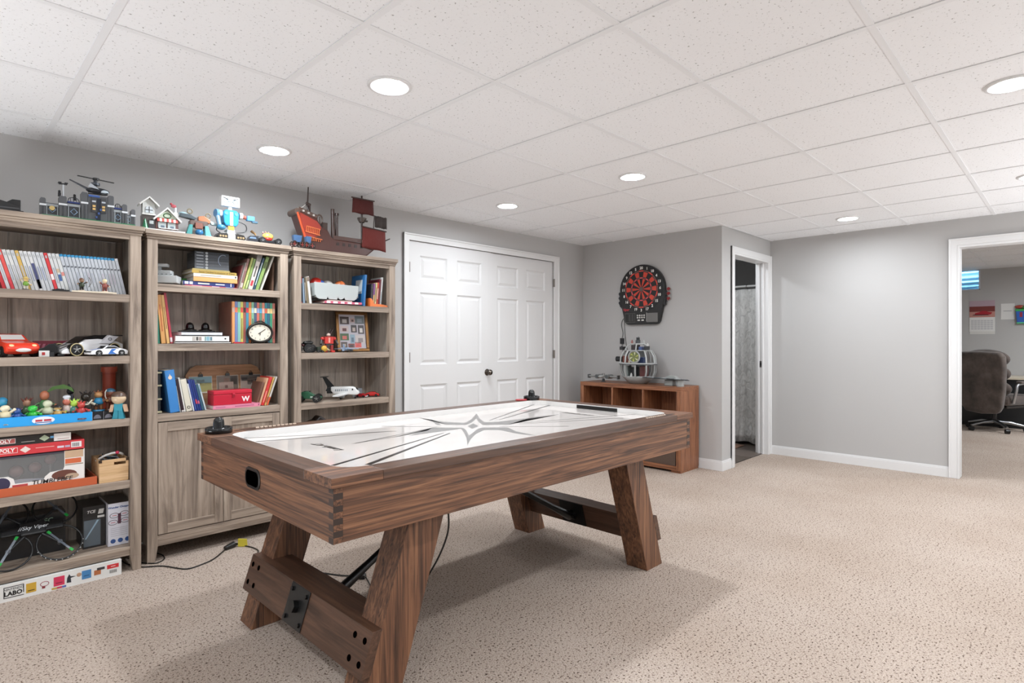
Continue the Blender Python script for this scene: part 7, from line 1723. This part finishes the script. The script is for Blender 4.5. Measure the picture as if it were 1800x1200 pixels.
for i in range(4):
    for j in range(2): kid(t, 'button', ('c', (-0.044 + 0.026 * i, -0.053, -0.268 - 0.022 * j), (-0.044 + 0.026 * i, -0.047, -0.268 - 0.022 * j), 0.0085, '#cfcdc9/s', 12))
for x in (-0.03, 0.016): kid(t, 'button', ('b', x - 0.014, x + 0.014, -0.053, -0.047, -0.324, -0.31, '#dad8d4/s'), bv=0.002)
for s in (-1, 1): kid(t, 'dart_holder', ('b', s * 0.256 - 0.01, s * 0.256 + 0.01, -0.04, -0.01, -0.17, -0.02, '#1d1d1e/s'))
for s, c, nm in ((-1, '#20222a/s', 'black'), (1, '#7c2026/s', 'red')):
    for k, z in enumerate((-0.045, -0.09, -0.14)):
        px_, pz_ = 0.272, z
        loc = (5.157 - 0.03, DY - s * px_, DZ + pz_)
        d = thing('dart', '%s %s-flighted dart in the %s side holder of the dartboard' % (('top', 'middle', 'bottom')[k], nm, 'left' if s < 0 else 'right'), 'dart', loc, R(-90), '%s darts in the board holder' % nm)
        kid(d, 'barrel', ('c', (-s * 0.02, 0, -0.045), (s * 0.012, 0, 0.01), 0.0045, '#5a5c5e/m', 8))
        for an in (0, 90):
            q = MB(); q.hexa([(0.0, -0.001, 0.0), (0.034, -0.001, 0.0), (0.034, 0.001, 0.0), (0.0, 0.001, 0.0)], [(0.004, -0.001, 0.026), (0.03, -0.001, 0.026), (0.03, 0.001, 0.026), (0.004, 0.001, 0.026)], c)
            q2 = part('flight', q, d, 0, None, (s * 0.018, 0, 0.012), (R(an * 0.5 - 25), R(-s * 35), 0))
def wallpt(x, z, d=0.008): return (5.157 - d, DY - x, DZ + z)
cord('adapter_wire', [wallpt(-0.19, -0.29, 0.02), wallpt(-0.245, -0.30, 0.01), wallpt(-0.268, -0.36), wallpt(-0.25, -0.44), wallpt(-0.258, -0.50)], 'thin black wire from the dartboard to the little wall adapter box', 0.0028)
q = MB(wallpt(-0.258, -0.53)); a = wallpt(-0.258, -0.53); q.b(a[0] - 0.016, a[0] + 0.008, a[1] - 0.02, a[1] + 0.02, a[2] - 0.03, a[2] + 0.03, '#17171a/s')
o = solo('wall_adapter', q, 'small black adapter box hanging on its wire below the dartboard', 'adapter', None, a); bevel(o, 0.003)
cord('adapter_wire', [wallpt(-0.258, -0.56), wallpt(-0.25, -0.64), wallpt(-0.245, -0.72), wallpt(-0.23, -0.82), wallpt(-0.2, -0.92)], 'thin black wire running down from the adapter box behind the grey station', 0.0022)
cord('adapter_wire', [wallpt(-0.235, -0.2, 0.02), wallpt(-0.232, -0.32), wallpt(-0.225, -0.44), wallpt(-0.21, -0.56), wallpt(-0.18, -0.68), wallpt(-0.16, -0.8), wallpt(-0.15, -0.92)], 'longer black wire from the dartboard side straight down behind the station', 0.0026)

# ================================================================= BATHROOM beyond the pocket door
m = MB(); m.b(5.277, 7.6, 2.40, 3.963, -0.002, 0.002, '#33302e')
bf = struct('floor_bathroom', m)
k = 0
for i in range(7):
    for j in range(4):
        x0 = 5.29 + 0.335 * i; y0 = 2.405 + 0.39 * j
        part('floor_tile', MB().b(x0 + 0.002, x0 + 0.333, y0 + 0.002, y0 + 0.388, 0.0021, 0.006, ('#5d524b/s', '#685c54/s', '#54493f/s')[(i * 2 + j) % 3]), bf, 0.001)
q = MB((6.25, 2.95, 0)); q.b(5.95, 6.55, 2.72, 3.2, 0.0062, 0.018, '#8a6a58/f'); 
o = solo('bath_mat', q, 'brown bath mat on the bathroom floor beyond the doorway', 'mat', None, (6.25, 2.95, 0)); bevel(o, 0.006)
t = thing('shower_curtain', 'white textured shower curtain hanging in the bathroom', 'curtain', (6.72, 3.1, 1.85))
q = MB((6.72, 3.1, 1.85)); vs = []; fs = []; NY, NZ = 90, 16
for j in range(NZ + 1):
    for i in range(NY + 1):
        y = 2.5 + 1.4 * i / NY; z = 1.815 - 1.785 * j / NZ
        vs.append((6.72 + (0.016 + 0.010 * j / NZ) * math.sin(y * 42) + 0.01 * math.sin(y * 17 + 1) + (-0.05 * max(0, j - NZ + 2) / 2), y, z + (0.012 * math.sin(y * 21) if j == NZ else 0)))
fs = [(j * (NY + 1) + i, j * (NY + 1) + i + 1, (j + 1) * (NY + 1) + i + 1, (j + 1) * (NY + 1) + i) for j in range(NZ) for i in range(NY)]
q.add(vs, fs, 'curtain_cloth', True)
o = part('curtain_cloth', q, t); mm = o.modifiers.new('solid', 'SOLIDIFY'); mm.thickness = 0.003
for i in range(8):
    y = 2.58 + 0.18 * i
    part('curtain_ring', MB((6.72, 3.1, 1.85)).t([(6.72 + 0.021 * math.cos(R(a)), y, 1.845 + 0.026 * math.sin(R(a))) for a in range(0, 360, 30)], 0.0035, '#8a8784/m', 6, True), t)
q = MB((6.72, 3.1, 1.85)); q.c((6.72, 2.471, 1.85), (6.72, 3.962, 1.85), 0.0125, '#d8d8d6/s', 14)
solo('curtain_rod', q, 'white shower rod above the curtain in the bathroom', 'rod', None, (6.72, 3.1, 1.85))
t = thing('strike_plate', 'dark square metal strike plate on the bathroom door jamb', 'strike plate', (6.2525, 2.418, 0.96))
kid(t, 'plate', ('b', -0.003, 0.0, -0.022, 0.022, -0.034, 0.034, '#6a6662/m'), bv=0.001)
kid(t, 'latch_hole', ('b', -0.0036, -0.0005, -0.010, 0.010, -0.016, 0.016, '#1c1b1a'))
downlight(5.85, 2.85, 'bathroom ceiling light, hidden behind the doorway header', None, 0.092, 0.05, ZC - 0.005)  # added fill for the dim bathroom, kept out of view

# ================================================================= OFFICE beyond the right doorway
m = MB(); m.b(6.454, OX, -2.8, 2.25, OZ - 0.022, OZ - 0.014, 'grid_paint')
oc = struct('ceiling', m)
for i in range(8):
    for j in range(9):
        x0 = 6.5 + 0.61 * i; y0 = -2.75 + 0.61 * j
        if y0 + 0.59 > 2.25: continue
        if x0 + 0.59 < OX: part('ceiling_tile', MB().b(x0 + 0.012, x0 + 0.598, y0 + 0.012, y0 + 0.598, OZ - 0.026, OZ - 0.0221, 'ceiling_tile'), oc)
downlight(9.5, -0.45, 'office ceiling light hidden to the right of the doorway', 'office ceiling lights', 0.13, 0.1, z=OZ - 0.031)
downlight(7.7, -0.75, 'office ceiling light just inside the doorway, out of view', 'office ceiling lights', 0.13, 0.1, z=OZ - 0.031)
downlight(9.9, -1.8, 'office ceiling light deep in the right of the office, out of view', 'office ceiling lights', 0.13, 0.1, z=OZ - 0.031)  # extra unseen light, added only to make the office brighter
# basement window with a corrugated steel well outside
wy0, wy1, wz0, wz1 = 1.05, 1.75, 1.99, 2.30
m = MB()
for a in ((OX - 0.006, OX + 0.07, wy0, wy1, wz0, wz0 + 0.012), (OX - 0.006, OX + 0.07, wy0, wy1, wz1 - 0.012, wz1), (OX - 0.006, OX + 0.07, wy0, wy0 + 0.02, wz0, wz1), (OX - 0.006, OX + 0.07, wy1 - 0.02, wy1, wz0, wz1), (OX + 0.03, OX + 0.06, 1.31, 1.335, wz0, wz1)): m.b(*a, '#c9ccd6/s')
wn = struct('window_1', m)
for a, b in ((wy0 + 0.02, 1.31), (1.335, wy1 - 0.02)): part('window_pane', MB().b(OX + 0.042, OX + 0.046, a, b, wz0 + 0.012, wz1 - 0.012, 'glass'), wn)
q = MB(); vs = []; n = 24; rows = 40
for j in range(rows + 1):
    z = 1.7 + 0.9 * j / rows
    for i in range(n + 1):
        a = math.pi * i / n; r = 0.5 + 0.02 * math.sin(z * 2 * math.pi / 0.075)
        vs.append((OX + 0.12 + r * 1.0 * math.sin(a), 1.4 + r * 1.1 * math.cos(a), z))
q.add(vs, [(j * (n + 1) + i + 1, j * (n + 1) + i, (j + 1) * (n + 1) + i, (j + 1) * (n + 1) + i + 1) for j in range(rows) for i in range(n)], '#bcdcea/s', True)
q.b(OX + 0.12, OX + 0.7, 0.8, 2.0, 1.66, 1.7, '#6a6260/f')
w_ = struct('window_well', q)
# things on the office wall
t = thing('wall_calendar', 'wall calendar with a red car picture in the office', 'calendar', (OX, 1.03, 1.57), R(-90))
kid(t, 'backing_page', ('b', -0.145, 0.15, -0.003, 0.0, -0.255, 0.0, '#d9d8d4/s')); kid(t, 'month_page', ('b', -0.15, 0.15, -0.006, -0.003, -0.215, 0.0, '#e4e4e2/s'))
pg = kid(t, 'picture_page', ('b', -0.15, 0.15, -0.006, -0.002, 0.0, 0.253, '#b8a0ac/s'))
kid(pg, 'picture_print', ('b', -0.15, 0.15, -0.0068, -0.0058, 0.085, 0.165, '#7c3a36/s')); kid(pg, 'picture_print', ('b', -0.15, 0.15, -0.0068, -0.0058, 0.0, 0.085, '#c08a80/s'))
kid(pg, 'picture_print', ('p', [(-0.09, 0.04), (-0.08, 0.065), (-0.03, 0.08), (0.0, 0.095), (0.04, 0.095), (0.07, 0.08), (0.12, 0.07), (0.1, 0.04)], 'y', -0.0074, -0.0064, '#a82430/s')); kid(pg, 'picture_print', ('p', [(-0.12, 0.03), (0.09, 0.03), (0.07, 0.04), (-0.1, 0.042)], 'y', -0.008, -0.007, '#2a2022/s'))
for r_ in range(5):
    for c_ in range(7): kid(t, 'date_cell', ('b', -0.132 + 0.038 * c_, -0.1 + 0.038 * c_, -0.0068, -0.0058, -0.065 - 0.03 * r_, -0.042 - 0.03 * r_, '#c9c9cb/s'))
t = thing('wall_note', 'plain white paper sheet pinned to the office wall', 'paper', (OX, 0.735, 1.65), R(-90))
kid(t, 'paper_sheet', ('b', -0.077, 0.077, -0.003, 0.0, -0.12, 0.115, '#e2e2e0/s')); kid(t, 'paper_print', ('b', -0.05, 0.045, -0.0036, -0.0026, 0.0, 0.01, '#a8a8ac/s'))
t = thing('wall_pocket', 'green and blue wall pocket with red leaves, cut by the right edge', 'wall pocket', (OX, 0.57, 1.60), R(-90))
kid(t, 'pocket_body', ('p', [(-0.06, -0.12), (0.09, -0.13), (0.1, 0.06), (-0.075, 0.06)], 'y', -0.05, 0.0, '#2f62b8/s'), bv=0.006)
kid(t, 'green_band', ('b', -0.078, 0.1, -0.053, 0.0, 0.045, 0.075, '#3fae5c/s'), bv=0.004); kid(t, 'green_band', ('b', -0.064, 0.092, -0.053, 0.0, -0.135, -0.115, '#58c48c/s'), bv=0.004)
kid(t, 'pocket_print', ('b', -0.03, 0.0, -0.0515, -0.05, -0.04, 0.03, '#a03048/s'), ('b', 0.02, 0.05, -0.0515, -0.05, -0.06, 0.01, '#d8e0ee/s'))
kid(t, 'red_leaf', ('s', (-0.03, -0.03, 0.11), (0.06, 0.02, 0.025), '#a8483a/s', 10, 6)); kid(t, 'green_leaf', ('s', (0.02, -0.03, 0.1), (0.05, 0.02, 0.03), '#4a6a34/s', 10, 6))
# desk
L = (10.83, 1.2, 0)
t = thing('office_desk', 'black office desk with pale top along the far office wall', 'desk', L)
part('desktop', MB(L).b(10.49, 11.19, 0.2, 2.2, 0.675, 0.705, '#cfc3ae/s'), t, 0.002)
part('modesty_panel', MB(L).b(10.53, 10.55, 0.25, 2.15, 0.05, 0.675, '#1f2123/s'), t)
for y in (0.25, 2.12): part('end_panel', MB(L).b(10.53, 11.15, y, y + 0.03, 0.0, 0.675, '#1f2123/s'), t)
part('drawer_unit', MB(L).b(10.56, 11.1, 0.3, 0.75, 0.03, 0.66, '#26282a/s'), t, 0.002)
part('floor_rail', MB(L).b(10.52, 10.56, 0.25, 2.15, 0.0, 0.05, '#121314/s'), t)
part('panel_groove', MB(L).b(10.527, 10.53, 0.28, 2.1, 0.36, 0.366, '#0c0d0e/s'), t)
# chair
t = thing('office_chair', 'big brown suede office chair with silver star base', 'office chair', (10.12, 0.80, 0), R(-28))
bp_ = [(-0.20, 0.28), (0.0, 0.26), (0.20, 0.28), (0.245, 0.36), (0.285, 0.56), (0.315, 0.86), (0.315, 1.03), (0.27, 1.09), (0.0, 1.10), (-0.27, 1.09), (-0.315, 1.03), (-0.315, 0.86), (-0.285, 0.56), (-0.245, 0.36)]
q = MB(); q.x = Matrix.Translation((-0.12, 0, 0)) @ Matrix.Shear('XY', 4, (0, 0)) if False else Matrix.Translation((-0.2, 0, 0)); q.p(bp_, 'x', -0.05, 0.05, 'suede')
o = part('back_shell', q, t, 0.035); o.modifiers['bevel'].segments = 4; o.rotation_euler = (0, R(-6), 0)
for p_ in o.data.polygons: p_.use_smooth = True
for z, h in ((0.58, 0.13), (0.78, 0.13), (0.97, 0.13)):
    o = kid(t, 'back_cushion', ('s', (0, 0, 0), (0.1, 0.30, h), 'suede', 20, 14), loc=(-0.15 - 0.08 * (z - 0.58), 0, z))
kid(t, 'seat_cushion', ('b', -0.2, 0.32, -0.29, 0.29, 0.36, 0.50, 'suede'), bv=0.05)
kid(t, 'seat_base', ('b', -0.16, 0.26, -0.25, 0.25, 0.325, 0.36, '#2a2522/s'), bv=0.01)
kid(t, 'back_label', ('s', (0, 0, 0), (0.006, 0.028, 0.010), '#c4c0ba/s', 12, 6), loc=(-0.205, -0.16, 0.40))
for s in (-1, 1):
    kid(t, 'armrest', ('t', smooth_pts([(-0.14, s * 0.31, 0.40), (-0.14, s * 0.345, 0.56), (-0.10, s * 0.345, 0.645), (0.12, s * 0.345, 0.645), (0.2, s * 0.34, 0.58), (0.2, s * 0.30, 0.40)], 5), 0.017, '#b4b6b8/ms', 10))
    kid(t, 'arm_pad', ('b', -0.1, 0.14, s * 0.345 - 0.035, s * 0.345 + 0.035, 0.655, 0.69, 'suede'), bv=0.015)
kid(t, 'gas_column', ('c', (0, 0, 0.10), (0, 0, 0.33), 0.028, '#1c1c1d/s', 14, 0.022))
for k in range(5):
    a = R(72 * k + 20); c_, s_ = math.cos(a), math.sin(a)
    kid(t, 'base_leg', ('t', [(0.02 * c_, 0.02 * s_, 0.125), (0.16 * c_, 0.16 * s_, 0.115), (0.32 * c_, 0.32 * s_, 0.075)], [0.026, 0.022, 0.016], '#a9abad/ms', 8))
    w_ = kid(t, 'caster', ('c', (0.32 * c_ - 0.022 * s_, 0.32 * s_ + 0.022 * c_, 0.03), (0.32 * c_ + 0.022 * s_, 0.32 * s_ - 0.022 * c_, 0.03), 0.03, '#131314/s', 14))
